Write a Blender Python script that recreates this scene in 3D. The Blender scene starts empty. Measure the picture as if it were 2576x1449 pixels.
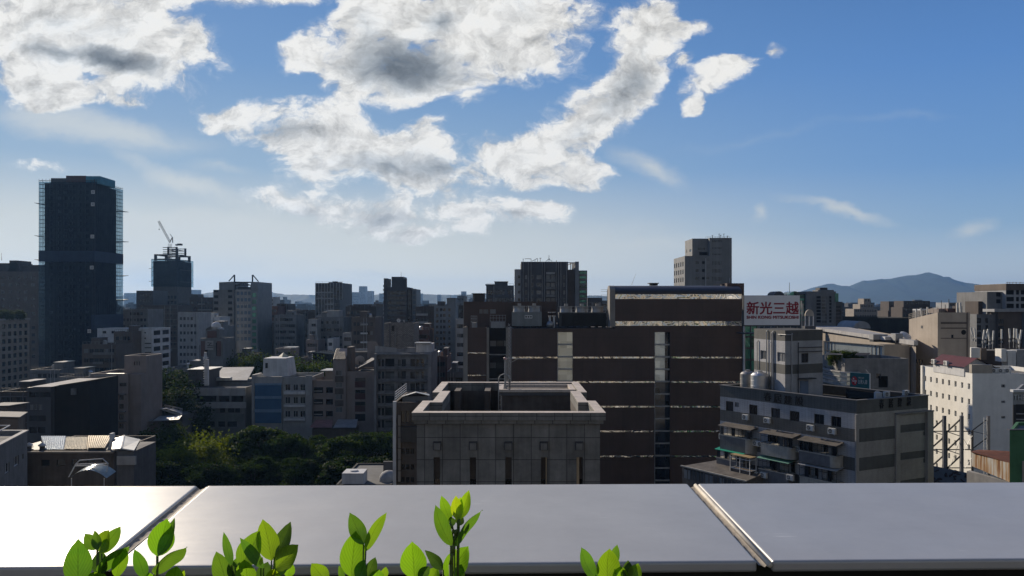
import bpy, bmesh, math, random
from mathutils import Vector, Matrix
R = math.radians
random.seed(7)
SC = bpy.context.scene
COL = SC.collection

# ------------------------------------------------------------------ camera
F = 1932.0            # focal length in photograph pixels (2576 wide)
H = 45.0              # eye height above the street
cam_d = bpy.data.cameras.new('camera'); cam = bpy.data.objects.new('camera', cam_d); COL.objects.link(cam)
cam_d.sensor_width = 36; cam_d.lens = 27; cam_d.shift_y = 40.5 / 2576
cam_d.clip_start = 0.05; cam_d.clip_end = 40000
cam.location = (0, 0, H); cam.rotation_euler = (R(90), 0, 0)
SC.camera = cam

# ------------------------------------------------------------------ sun and sky
SUN_AZ, SUN_EL = R(-35), R(24)          # azimuth from +Y, negative = to the left
sd = Vector((math.sin(SUN_AZ) * math.cos(SUN_EL), math.cos(SUN_AZ) * math.cos(SUN_EL), math.sin(SUN_EL)))
sl = bpy.data.lights.new('sun', 'SUN'); sl.energy = 5.0; sl.angle = R(0.53); sl.color = (1.0, 0.86, 0.68)
so = bpy.data.objects.new('sun', sl); COL.objects.link(so); so.rotation_euler = (-sd).to_track_quat('-Z', 'Y').to_euler()

W = bpy.data.worlds.new('World'); SC.world = W; W.use_nodes = True
nt = W.node_tree; nt.nodes.clear()
def N(t, **k):
    n = nt.nodes.new(t)
    for a, b in k.items(): setattr(n, a, b)
    return n
def L(a, b): nt.links.new(a, b)
def M(op, a, b=None, c=None, clamp=False):
    n = N('ShaderNodeMath', operation=op, use_clamp=clamp)
    for i, v in enumerate((a, b, c)):
        if v is None: continue
        if isinstance(v, (int, float)): n.inputs[i].default_value = v
        else: L(v, n.inputs[i])
    return n.outputs[0]
def SS(v, lo, hi, to0=0., to1=1.):
    n = N('ShaderNodeMapRange', interpolation_type='SMOOTHSTEP')
    L(v, n.inputs[0]); n.inputs[1].default_value = lo; n.inputs[2].default_value = hi
    n.inputs[3].default_value = to0; n.inputs[4].default_value = to1
    return n.outputs[0]
def MIX(f, a, b):
    n = N('ShaderNodeMix', data_type='RGBA')
    for s, v in ((n.inputs[0], f), (n.inputs[6], a), (n.inputs[7], b)):
        if isinstance(v, (int, float)): s.default_value = v
        elif isinstance(v, tuple): s.default_value = (*v, 1)
        else: L(v, s)
    return n.outputs[2]
tc = N('ShaderNodeTexCoord'); sx = N('ShaderNodeSeparateXYZ'); L(tc.outputs['Generated'], sx.inputs[0])
yy = M('MAXIMUM', sx.outputs[1], 0.06)
U = M('DIVIDE', sx.outputs[0], yy); V = M('DIVIDE', sx.outputs[2], yy)
cb = N('ShaderNodeCombineXYZ'); L(U, cb.inputs[0]); L(V, cb.inputs[1])
UV = cb.outputs[0]
def noise(vec, scale, detail=8., rough=.6, dist=0., sx_=1., sy_=1., off=(0, 0, 0)):
    mp = N('ShaderNodeMapping'); mp.inputs[1].default_value = off; mp.inputs[3].default_value = (sx_, sy_, 1)
    L(vec, mp.inputs[0])
    n = N('ShaderNodeTexNoise'); L(mp.outputs[0], n.inputs['Vector'])
    n.inputs['Scale'].default_value = scale; n.inputs['Detail'].default_value = detail
    n.inputs['Roughness'].default_value = rough; n.inputs['Distortion'].default_value = dist
    return n
# warp the field a little so that no cloud keeps an elliptic outline
wn = noise(UV, 7.0, 5., .6, 0., 1., 1.4)
wv = N('ShaderNodeVectorMath', operation='MULTIPLY_ADD'); L(wn.outputs['Color'], wv.inputs[0])
wv.inputs[1].default_value = (.10, .065, 0); wv.inputs[2].default_value = (-.054, -.035, 0)
ad = N('ShaderNodeVectorMath', operation='ADD'); L(UV, ad.inputs[0]); L(wv.outputs[0], ad.inputs[1])
WUV = ad.outputs[0]
def blobs(lst, vec):
    acc = None
    for (cx, cy, rx, ry, rot, w) in lst:
        mp = N('ShaderNodeMapping', vector_type='TEXTURE')
        mp.inputs[1].default_value = ((cx - 1288) / F, (765 - cy) / F, 0)
        mp.inputs[2].default_value = (0, 0, R(-rot)); mp.inputs[3].default_value = (rx / F, ry / F, 1)
        L(vec, mp.inputs[0])
        g = N('ShaderNodeTexGradient', gradient_type='SPHERICAL'); L(mp.outputs[0], g.inputs[0])
        acc = M('MULTIPLY', g.outputs[1], w) if acc is None else M('MULTIPLY_ADD', g.outputs[1], w, acc)
    return acc
CUM = [(150, 80, 460, 190, 12, 1.35), (410, 165, 210, 105, 30, 1.0), (560, -30, 330, 70, 0, 1.1), (90, 215, 260, 46, 8, .9),
       (60, 262, 150, 30, 6, .8), (330, 258, 60, 20, 0, .6),
       (1000, 130, 270, 160, 0, 1.3), (960, 10, 110, 110, 0, 1.1), (1120, 60, 120, 90, 0, .6), (1290, 90, 240, 150, 10, 1.2), (1400, 30, 130, 80, 0, .8),
       (745, 135, 90, 60, -25, .8), (1040, 235, 100, 50, -15, .6),
       (1610, 100, 130, 130, 0, 1.1), (1550, 220, 210, 110, -48, 1.15), (1440, 310, 210, 95, -35, 1.0), (1300, 375, 190, 75, -12, .95), (1655, 30, 80, 70, 0, .9),
       (1175, 272, 85, 42, -30, .8), (1072, 308, 60, 34, -10, .8),
       (745, 312, 230, 85, 4, 1.15), (860, 310, 100, 80, 0, .6), (560, 295, 90, 40, -10, .75), (660, 268, 110, 40, -8, .6),
       (960, 410, 300, 110, 6, 1.2), (1080, 385, 190, 90, 0, .6), (860, 370, 120, 60, 20, .5), (1050, 455, 180, 55, 0, .5), (1300, 430, 190, 60, -6, .9), (1450, 437, 90, 55, 0, .8), (775, 445, 100, 40, -8, .7),
       (840, 535, 310, 75, 6, 1.15), (1010, 550, 130, 65, 0, .6), (700, 522, 150, 45, 0, .6), (1180, 545, 130, 75, 0, .8), (1300, 542, 190, 55, 5, .95), (1110, 597, 160, 32, -6, .8),
       (1790, 200, 120, 48, -18, .75), (1830, 165, 60, 30, -10, .6), (1757, 75, 60, 32, 0, .65), (1920, 125, 42, 32, 0, .6), (1735, 152, 32, 32, 0, .6), (1735, 262, 30, 28, 0, .6),
       (105, 432, 120, 26, 8, .75)]
D = blobs(CUM, WUV)
def puff(off):
    """billowing lobes (fractal cells) roughened by fine noise"""
    mp = N('ShaderNodeMapping'); mp.inputs[1].default_value = off; mp.inputs[3].default_value = (1, 1.35, 1); L(WUV, mp.inputs[0])
    v = N('ShaderNodeTexVoronoi', feature='SMOOTH_F1', voronoi_dimensions='2D', normalize=True); L(mp.outputs[0], v.inputs['Vector'])
    v.inputs['Scale'].default_value = 13; v.inputs['Detail'].default_value = 4.5; v.inputs['Roughness'].default_value = .62; v.inputs['Lacunarity'].default_value = 2.3; v.inputs['Smoothness'].default_value = .35
    n = noise(WUV, 7.0, 10., .62, 0., 1., 1.3, off=off)
    return M('ADD', M('MULTIPLY', M('SUBTRACT', .46, v.outputs['Distance']), 1.15), M('MULTIPLY', M('SUBTRACT', n.outputs[0], .5), 1.75))
p0 = puff((0, 0, 0)); p1 = puff((.009, -.017, 0))
lo = noise(WUV, 4.5, 5., .65, 0., 1., 1.7, off=(3.1, 1.7, 0))
Ds = M('MULTIPLY', M('SUBTRACT', 1., M('EXPONENT', M('MULTIPLY', D, -1.5))), 1.05)
den = M('ADD', M('ADD', Ds, M('MULTIPLY', p0, 1.15)), M('MULTIPLY', M('SUBTRACT', lo.outputs[0], .56), 2.3))
alpha = M('MULTIPLY', M('MULTIPLY_ADD', SS(den, .22, .86), .62, M('MULTIPLY', SS(den, .46, .70), .38)), SS(D, .02, .25))
rel = M('MULTIPLY', M('SUBTRACT', p0, p1), .6)                  # lit and shaded sides of the puffs
DARK = [(300, 165, 170, 42, 17, .9), (150, 125, 150, 40, 10, .35), (620, -30, 140, 50, 0, .5), (1010, 165, 190, 95, 5, 1.2), (1095, 62, 70, 42, 0, .7), (1290, 195, 260, 60, 0, .3), (930, 60, 60, 60, 0, .3),
        (1580, 220, 150, 95, -40, .6), (1450, 330, 130, 50, -35, .35), (700, 330, 130, 38, 0, .55), (960, 425, 190, 62, 0, .75), (1110, 425, 100, 40, 0, .5),
        (735, 548, 110, 28, 0, .6), (950, 562, 120, 32, 0, .6), (1270, 552, 130, 28, 0, .6), (1150, 600, 100, 16, 0, .3)]
DK = blobs(DARK, WUV)
n2 = noise(WUV, 16., 6., .6, .2, 1., 1.3)
dk = M('ADD', M('MULTIPLY', DK, 1.0), M('MULTIPLY', M('SUBTRACT', n2.outputs[0], .5), .9))
dk = M('ADD', dk, M('MULTIPLY', M('SUBTRACT', den, .80), .38))
dkf = SS(dk, -.02, 1.15)
lum = M('MULTIPLY_ADD', rel, 2.1, 0.95)                         # brightness of the puffs
lum = M('MAXIMUM', M('MINIMUM', M('MULTIPLY', lum, M('MULTIPLY_ADD', dkf, -.80, 1.06)), 1.12), .16)
lumw = M('MULTIPLY', lum, .80)
cc = MIX(dkf, (1.0, .985, .945), (.80, .90, 1.0))
ccl = N('ShaderNodeVectorMath', operation='SCALE'); L(cc, ccl.inputs[0]); L(lumw, ccl.inputs['Scale'])
# thin high cloud
CIR = [(1620, 425, 150, 50, 24, .8), (2120, 542, 190, 26, 14, .8), (1910, 540, 45, 28, -30, .7), (2440, 592, 75, 40, -15, .55), (1650, 625, 700, 75, 2, .55), (480, 470, 260, 34, 22, .8), (350, 560, 600, 90, 8, .5), (120, 300, 320, 60, 8, .6), (640, 580, 380, 50, 6, .5),
       (520, 650, 900, 120, 4, .55), (300, 340, 400, 70, 6, .5), (560, 430, 140, 30, 4, .45), (1900, 350, 500, 24, -8, .2), (2300, 300, 200, 18, -8, .2), (950, 690, 120, 14, 2, .5), (380, 700, 160, 40, 6, .5)]
cn = noise(WUV, 7., 7., .6, .4, .5, 2.4)
ci = SS(M('MULTIPLY', blobs(CIR, WUV), M('MULTIPLY_ADD', cn.outputs[0], 1.7, -.15)), .02, .62, 0., .74)

sk = N('ShaderNodeTexSky', sky_type='NISHITA', sun_disc=False)
sk.sun_elevation = SUN_EL; sk.sun_rotation = SUN_AZ; sk.altitude = 50; sk.air_density = 1.0; sk.dust_density = .4; sk.ozone_density = 2.5
sks = N('ShaderNodeVectorMath', operation='SCALE'); L(sk.outputs[0], sks.inputs[0]); sks.inputs['Scale'].default_value = .07
bw = N('ShaderNodeRGBToBW'); L(sks.outputs[0], bw.inputs[0])
skd = N('ShaderNodeVectorMath', operation='SCALE'); L(sks.outputs[0], skd.inputs[0])
L(M('DIVIDE', 1., M('MULTIPLY_ADD', bw.outputs[0], 1.9, 1.)), skd.inputs['Scale'])      # tame the aureole as the phone's exposure does
# humid summer air: paler towards the horizon and towards the sun
hz = M('SQRT', M('MAXIMUM', M('SUBTRACT', 1., M('MULTIPLY', sx.outputs[2], sx.outputs[2])), 1e-4))
EL = M('DIVIDE', sx.outputs[2], hz)
toS = M('DIVIDE', M('ADD', M('MULTIPLY', sx.outputs[0], math.sin(SUN_AZ)), M('MULTIPLY', sx.outputs[1], math.cos(SUN_AZ))), hz)
def srgb(c): return tuple(((v / 255 + .055) / 1.055) ** 2.4 if v > 10 else v / 255 / 12.92 for v in c)
def ramp(stops):
    r = N('ShaderNodeValToRGB'); L(M('MULTIPLY', EL, 1.6), r.inputs[0])
    e = r.color_ramp.elements
    while len(e) < len(stops): e.new(.5)
    for k, (p, c) in enumerate(stops): e[k].position = p * 1.6; e[k].color = (*srgb(c), 1)
    return r.outputs[0]
near = ramp([(0, (255, 248, 226)), (.035, (246, 242, 226)), (.10, (216, 220, 216)), (.17, (154, 182, 208)), (.30, (110, 153, 203)), (.45, (88, 134, 194)), (.62, (60, 98, 165))])
away = ramp([(0, (226, 230, 230)), (.04, (196, 211, 223)), (.09, (146, 180, 213)), (.16, (112, 158, 212)), (.28, (90, 140, 205)), (.40, (76, 122, 184)), (.62, (50, 86, 150))])
back = ramp([(0, (166, 165, 164)), (.06, (158, 160, 162)), (.2, (134, 142, 153)), (.62, (88, 101, 122))])
hum = MIX(SS(toS, -.35, .3), back, MIX(SS(toS, .35, 1.0), away, near))
c0 = MIX(.16, hum, skd.outputs[0])
c1 = MIX(ci, c0, (.66, .68, .66))
c2 = MIX(M('MULTIPLY', alpha, SS(sx.outputs[1], .06, .2)), c1, ccl.outputs[0])
bg = N('ShaderNodeBackground'); L(c2, bg.inputs[0]); bg.inputs[1].default_value = 1.0
ow = N('ShaderNodeOutputWorld'); L(bg.outputs[0], ow.inputs[0])
W.cycles.sampling_method = 'MANUAL'; W.cycles.sample_map_resolution = 1024

# ------------------------------------------------------------------ render look
SC.view_settings.view_transform = 'Standard'; SC.view_settings.look = 'None'; SC.view_settings.gamma = 1
SC.view_settings.exposure = 0.0; SC.view_settings.use_curve_mapping = False
SC.cycles.use_denoising = True; SC.cycles.max_bounces = 6; SC.cycles.diffuse_bounces = 3; SC.cycles.glossy_bounces = 3
SC.cycles.transparent_max_bounces = 12; SC.cycles.sample_clamp_indirect = 6; SC.cycles.caustics_reflective = False; SC.cycles.caustics_refractive = False

# ------------------------------------------------------------------ helpers
def X(px, d): return (px - 1288) * d / F
def Z(py, d): return H + (765 - py) * d / F
def P(px, py, d): return Vector((X(px, d), d, Z(py, d)))
def UF(px, A, B):
    """metres along the wall A-B (plan) at which the sight line of photograph column px meets it"""
    k = (px - 1288) / F; ax, ay = A; bx, by = B; l = math.hypot(bx - ax, by - ay); ux, uy = (bx - ax) / l, (by - ay) / l
    return (ax - k * ay) / (k * uy - ux)
def ZW(py, px, A, B):
    """height at which the sight line of pixel (px, py) meets the wall A-B"""
    u = UF(px, A, B); l = math.hypot(B[0] - A[0], B[1] - A[1]); return Z(py, A[1] + (B[1] - A[1]) * u / l)

class MB:
    def __init__(s): s.v = []; s.f = []; s.m = []
    def face(s, pts, m=0):
        b = len(s.v); s.v += [tuple(p) for p in pts]; s.f.append(tuple(range(b, b + len(pts)))); s.m.append(m); return s
    def box(s, x0, y0, z0, x1, y1, z1, m=0):
        p = [(x0, y0, z0), (x1, y0, z0), (x1, y1, z0), (x0, y1, z0), (x0, y0, z1), (x1, y0, z1), (x1, y1, z1), (x0, y1, z1)]
        return s.hexa(p, m)
    def hexa(s, p, m=0):
        b = len(s.v); s.v += [tuple(q) for q in p]
        for q in ((0, 3, 2, 1), (4, 5, 6, 7), (0, 1, 5, 4), (1, 2, 6, 5), (2, 3, 7, 6), (3, 0, 4, 7)):
            s.f.append(tuple(b + i for i in q)); s.m.append(m)
        return s
    def bar(s, p, q, r, m=0, r2=None, n=4):
        p = Vector(p); q = Vector(q); t = (q - p).normalized(); a = t.orthogonal().normalized() if abs(t.z) < .9 else Vector((1, 0, 0))
        if abs(t.z) < .9: a = t.cross(Vector((0, 0, 1))).normalized()
        c = t.cross(a); r2 = r if r2 is None else r2; b = len(s.v); o = math.pi / n if n == 4 else 0
        for (e, w) in ((p, r), (q, r2)):
            for i in range(n):
                g = o + 2 * math.pi * i / n; s.v.append(tuple(e + a * (w * math.cos(g)) + c * (w * math.sin(g))))
        for i in range(n):
            j = (i + 1) % n; s.f.append((b + i, b + j, b + n + j, b + n + i)); s.m.append(m)
        s.f.append(tuple(b + n - 1 - i for i in range(n))); s.f.append(tuple(b + n + i for i in range(n))); s.m += [m, m]
        return s
    def path(s, pts, r, m=0, n=6):
        for a, b in zip(pts, pts[1:]): s.bar(a, b, r, m, n=n)
        return s
    def lathe(s, prof, c, m=0, n=20, a0=0, a1=2 * math.pi):
        b = len(s.v); full = abs(a1 - a0 - 2 * math.pi) < 1e-6; k = n if full else n + 1
        for (r, z) in prof:
            for i in range(k):
                g = a0 + (a1 - a0) * i / n; s.v.append((c[0] + r * math.cos(g), c[1] + r * math.sin(g), c[2] + z))
        for j in range(len(prof) - 1):
            for i in range(n):
                i2 = (i + 1) % k; s.f.append((b + j * k + i, b + j * k + i2, b + (j + 1) * k + i2, b + (j + 1) * k + i)); s.m.append(m)
        return s
    def prism(s, poly, z0, z1, m=0):
        n = len(poly)
        for i in range(n):
            a = poly[i]; b = poly[(i + 1) % n]; s.face([(*a, z0), (*b, z0), (*b, z1), (*a, z1)], m)
        s.face([(*a, z1) for a in poly], m); s.face([(*a, z0) for a in reversed(poly)], m); return s
    def build(s, name, mats, parent=None, smooth=False, weld=0):
        me = bpy.data.meshes.new(name); o0 = parent.location if parent else Vector((0, 0, 0))
        if parent and parent.parent: o0 = o0 + parent.parent.location
        me.from_pydata([(x - o0[0], y - o0[1], z - o0[2]) for x, y, z in s.v], [], s.f)
        for m in (mats if isinstance(mats, (list, tuple)) else [mats]): me.materials.append(m)
        if len(me.materials) > 1: me.polygons.foreach_set('material_index', s.m)
        if weld:
            bm = bmesh.new(); bm.from_mesh(me); bmesh.ops.remove_doubles(bm, verts=bm.verts, dist=weld); bm.to_mesh(me); bm.free()
        if smooth: me.polygons.foreach_set('use_smooth', [True] * len(me.polygons))
        me.update(); o = bpy.data.objects.new(name, me); COL.objects.link(o)
        if parent: o.parent = parent
        return o
def tag(o, label=None, cat=None, group=None, kind=None):
    for k, v in (('label', label), ('category', cat), ('group', group), ('kind', kind)):
        if v: o[k] = v
    return o
def thing(name, label, cat, loc=(0, 0, 0), group=None):
    o = bpy.data.objects.new(name, None); COL.objects.link(o); o.location = loc; o.empty_display_size = .1
    return tag(o, label, cat, group)
def copy_tree(o, parent=None):
    c = o.copy(); COL.objects.link(c); c.parent = parent
    for ch in o.children: copy_tree(ch, c)
    return c
def rotcopy(proto, loc, rz, label, sc=None, group=None):
    c = copy_tree(proto); c.location = loc; c.rotation_euler = (0, 0, rz)
    if sc: c.scale = sc if isinstance(sc, tuple) else (sc, sc, sc)
    c['label'] = label
    if group: c['group'] = group
    return c
def text_mesh(name, body, size, mat, origin, ux, up, parent, bold=0., ext=.03, width=None, shear=0, height=None):
    cu = bpy.data.curves.new(name, 'FONT'); cu.body = body; cu.size = size; cu.offset = 0; cu.extrude = ext; cu.resolution_u = 4
    t = bpy.data.objects.new(name, cu); COL.objects.link(t); dg = bpy.context.evaluated_depsgraph_get(); dg.update()
    me = bpy.data.meshes.new_from_object(t.evaluated_get(dg)); bpy.data.objects.remove(t); bpy.data.curves.remove(cu)
    xs = [v.co.x for v in me.vertices]; ys = [v.co.y for v in me.vertices]; kx = width / (max(xs) - min(xs)) if width else 1
    ky = height / (max(ys) - min(ys)) if height else (kx if width else 1)
    ux = Vector(ux).normalized(); up = Vector(up); nrm = ux.cross(up).normalized(); o0 = Vector(origin); mx, my = min(xs), min(ys)
    pl = parent.location if parent else Vector()
    for v in me.vertices:
        c = v.co; v.co = o0 + ux * ((c.x - mx) * kx) + up * ((c.y - my) * ky) + nrm * (c.z + ext) - pl
    if bold:
        bm = bmesh.new(); bm.from_mesh(me); src = bm.verts[:] + bm.edges[:] + bm.faces[:]; k = (max(xs) - mx) * kx * bold * (.06 if width and len(body) > 2 else .3)
        for i, (a, c) in enumerate(((1, 0), (0, 1), (1, 1))):
            r = bmesh.ops.duplicate(bm, geom=src); bmesh.ops.translate(bm, verts=[v for v in r['geom'] if isinstance(v, bmesh.types.BMVert)], vec=ux * (a * k) + up * (c * k) + nrm * (.002 * (i + 1)))
        bm.to_mesh(me); bm.free()
    me.name = name; me.materials.clear(); me.materials.append(mat); o = bpy.data.objects.new(name, me); COL.objects.link(o); o.parent = parent
    return o

# ------------------------------------------------------------------ materials
MATS = {}
def newmat(name):
    m = bpy.data.materials.new(name); m.use_nodes = True; t = m.node_tree; b = t.nodes['Principled BSDF']; return m, t, b
def lk(t, a, b): t.links.new(a, b)
def nd(t, k, **kw):
    n = t.nodes.new(k)
    for a, b in kw.items(): setattr(n, a, b)
    return n
def surf(name, rgb, rough=.85, dirt=.35, scale=.6, streak=True, metal=0., tile=None, tilec=None, bump=0., spec=.35, mort=.02, var=None):
    """weathered wall / metal / paint: patchy tone, rain streaks, optional tiles or panel joints"""
    if name in MATS: return MATS[name]
    m, t, b = newmat(name); MATS[name] = m
    tcn = nd(t, 'ShaderNodeTexCoord'); co = tcn.outputs['Object']
    n1 = nd(t, 'ShaderNodeTexNoise'); lk(t, co, n1.inputs['Vector']); n1.inputs['Scale'].default_value = scale; n1.inputs['Detail'].default_value = 7; n1.inputs['Roughness'].default_value = .65
    mp = nd(t, 'ShaderNodeMapping'); mp.inputs[3].default_value = (3., 3., .22); lk(t, co, mp.inputs[0])
    n2 = nd(t, 'ShaderNodeTexNoise'); lk(t, mp.outputs[0], n2.inputs['Vector']); n2.inputs['Scale'].default_value = scale * 1.4; n2.inputs['Detail'].default_value = 6
    mx = nd(t, 'ShaderNodeMath', operation='MULTIPLY_ADD'); lk(t, n2.outputs[0], mx.inputs[0]); mx.inputs[1].default_value = .5 if streak else .0; lk(t, n1.outputs[0], mx.inputs[2])
    mr = nd(t, 'ShaderNodeMapRange'); lk(t, mx.outputs[0], mr.inputs[0]); mr.inputs[1].default_value = .5 if streak else .3; mr.inputs[2].default_value = 1.0 if streak else .7
    mr.inputs[3].default_value = 1 - dirt; mr.inputs[4].default_value = 1 + dirt * .45
    col = nd(t, 'ShaderNodeVectorMath', operation='SCALE'); col.inputs[0].default_value = rgb; lk(t, mr.outputs[0], col.inputs['Scale']); out = col.outputs[0]
    if tile:
        sp = nd(t, 'ShaderNodeSeparateXYZ'); lk(t, co, sp.inputs[0]); ad = nd(t, 'ShaderNodeMath', operation='ADD'); lk(t, sp.outputs[0], ad.inputs[0]); lk(t, sp.outputs[1], ad.inputs[1])
        cb = nd(t, 'ShaderNodeCombineXYZ'); lk(t, ad.outputs[0], cb.inputs[0]); lk(t, sp.outputs[2], cb.inputs[1])
        br = nd(t, 'ShaderNodeTexBrick'); lk(t, cb.outputs[0], br.inputs['Vector']); br.offset = tile[2] if len(tile) > 2 else 0.; br.inputs['Scale'].default_value = 1
        br.inputs['Brick Width'].default_value = tile[0]; br.inputs['Row Height'].default_value = tile[1]; br.inputs['Mortar Size'].default_value = mort; br.inputs['Mortar Smooth'].default_value = .3
        v = var or .12; br.inputs['Color1'].default_value = (1 + v, 1 + v, 1 + v, 1); br.inputs['Color2'].default_value = (1 - v, 1 - v, 1 - v, 1); g = tilec or .55; br.inputs['Mortar'].default_value = (g, g, g, 1)
        ml = nd(t, 'ShaderNodeVectorMath', operation='MULTIPLY'); lk(t, out, ml.inputs[0]); lk(t, br.outputs[0], ml.inputs[1]); out = ml.outputs[0]
    lk(t, out, b.inputs['Base Color']); b.inputs['Roughness'].default_value = rough; b.inputs['Metallic'].default_value = metal; b.inputs['Specular IOR Level'].default_value = spec
    if bump:
        bp = nd(t, 'ShaderNodeBump'); bp.inputs['Strength'].default_value = bump; lk(t, n1.outputs[0], bp.inputs['Height']); lk(t, bp.outputs[0], b.inputs['Normal'])
    return m
def glassy(name, rgb, rough=.08, spec=.6, var=.5, wave=0., metal=0., cell=1.3):
    """window pane: dark room behind reflective glass, each pane a little different, optional ripple"""
    if name in MATS: return MATS[name]
    m, t, b = newmat(name); MATS[name] = m
    oi = nd(t, 'ShaderNodeObjectInfo'); co = nd(t, 'ShaderNodeTexCoord').outputs['Object']
    wn_ = nd(t, 'ShaderNodeTexWhiteNoise', noise_dimensions='4D'); sp = nd(t, 'ShaderNodeVectorMath', operation='SNAP'); lk(t, co, sp.inputs[0]); sp.inputs[1].default_value = (cell, cell, cell)
    lk(t, sp.outputs[0], wn_.inputs[0]); lk(t, oi.outputs['Random'], wn_.inputs[1])
    mr = nd(t, 'ShaderNodeMapRange'); lk(t, wn_.outputs[0], mr.inputs[0]); mr.inputs[3].default_value = 1 - var; mr.inputs[4].default_value = 1 + var * 1.6
    c = nd(t, 'ShaderNodeVectorMath', operation='SCALE'); c.inputs[0].default_value = rgb; lk(t, mr.outputs[0], c.inputs['Scale']); lk(t, c.outputs[0], b.inputs['Base Color'])
    b.inputs['Roughness'].default_value = rough; b.inputs['Specular IOR Level'].default_value = spec; b.inputs['Metallic'].default_value = metal
    if wave:
        n = nd(t, 'ShaderNodeTexNoise'); lk(t, co, n.inputs['Vector']); n.inputs['Scale'].default_value = .55; n.inputs['Detail'].default_value = 2; n.inputs['Distortion'].default_value = 1.5
        bp = nd(t, 'ShaderNodeBump'); bp.inputs['Strength'].default_value = wave; bp.inputs['Distance'].default_value = 1.; lk(t, n.outputs[0], bp.inputs['Height']); lk(t, bp.outputs[0], b.inputs['Normal'])
    return m
GR = lambda v, k=1.0: (v * .97, v * 1.0, v * 1.05 * k)
conc = surf('weathered_concrete', (.21, .205, .20)); conc_d = surf('dark_concrete', (.12, .12, .125)); conc_l = surf('pale_concrete', (.36, .355, .35))
roofm = surf('flat_roof_coating', (.16, .16, .155), .9, .5, .25, False); roofd = surf('dark_roof_felt', (.055, .055, .055), .95, .5, .3, False)
white = surf('white_render', (.80, .79, .74), .8, .14, .5); whit_b = surf('aged_white_paint', (.60, .61, .62), .8, .3, .5)
steel = surf('galvanised_steel', (.33, .34, .35), .5, .3, 1., False, .6); dsteel = surf('dark_steel', (.035, .037, .042), .6, .3, 1., False)
stain = surf('stainless_steel', (.6, .6, .6), .45, .25, .8, True, .9); black = surf('black_paint', (.012, .012, .013), .7, .2)
acw = surf('ac_casing_white', (.62, .62, .59), .6, .2, 1.5)
gl = glassy('window_glass', (.018, .022, .028)); gl_l = glassy('curtained_glass', (.10, .105, .11), .12, .5, .7); gl_v = glassy('open_shade', (.010, .010, .011), .6, .1, .4)
gl_g = glassy('green_glass', (.045, .17, .12), .1, .8, .8, .15, .25, 1.9); gl_b = glassy('blue_glass', (.03, .09, .17), .2, .5, .25)
gl_m = glassy('mirror_strip', (.75, .74, .70), .03, .8, .12, .22, 1., 9.)
gl_s = glassy('pale_reflection_glass', (.46, .52, .54), .12, .8, .18, .0, .6, 1.3)  # pale base colour stands in for a bright reflection
frm = surf('aluminium_frame', (.30, .30, .30), .5, .2, 2., False, .3); frm_d = surf('bronze_frame', (.05, .045, .04), .5, .2, 2., False)
ST = {'d': (gl, frm_d, 1), 'f': (gl, frm, 1), 'n': (gl, None, 0), 'v': (gl_v, None, 0), 'c': (gl_l, frm, 1), 'g': (gl_g, frm_d, 0), 'b': (gl_b, frm, 3), 's': (gl_s, frm, 1), 'm': (gl_m, None, 0), 'w': (gl, whit_b, 1), 'l': (gl_l, None, 0)}
WM = {}
def window_mesh(w, h, st, split=False):
    k = (round(w, 2), round(h, 2), st, split)
    if k in WM: return WM[k]
    g, f, n = ST[st]; pm = MB().face([(0, 0, 0), (w, 0, 0), (w, 0, h), (0, 0, h)], 0); mb = MB() if split else pm
    if f:
        e = min(.07, w * .12)
        for a in ((0, 0, w, e), (0, h - e, w, h), (0, e, e, h - e), (w - e, e, w, h - e)): mb.box(a[0], -.05, a[1], a[2], -.002, a[3], 1)
        for i in range(n):
            c = w * (i + 1) / (n + 1); mb.box(c - e * .45, -.045, e, c + e * .45, -.002, h - e, 1)
    def mk(name, m, mats):
        me = bpy.data.meshes.new(name); me.from_pydata(m.v, [], m.f)
        for x in mats: me.materials.append(x)
        if len(mats) > 1: me.polygons.foreach_set('material_index', m.m)
        me.update(); return me
    WM[k] = (mk('window', pm, [g] if split or not f else [g, f]), mk('frame', mb, [f]) if split and f else None); return WM[k]
def inset(poly, d):
    n = len(poly); out = []
    for i in range(n):
        p, q, r = Vector(poly[i - 1]), Vector(poly[i]), Vector(poly[(i + 1) % n])
        a = (q - p).normalized(); b = (r - q).normalized(); na = Vector((-a.y, a.x)); nb = Vector((-b.y, b.x)); k = na + nb
        out.append(tuple(q + k * (d / max(.3, na.dot(k)))))
    return out
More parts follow.
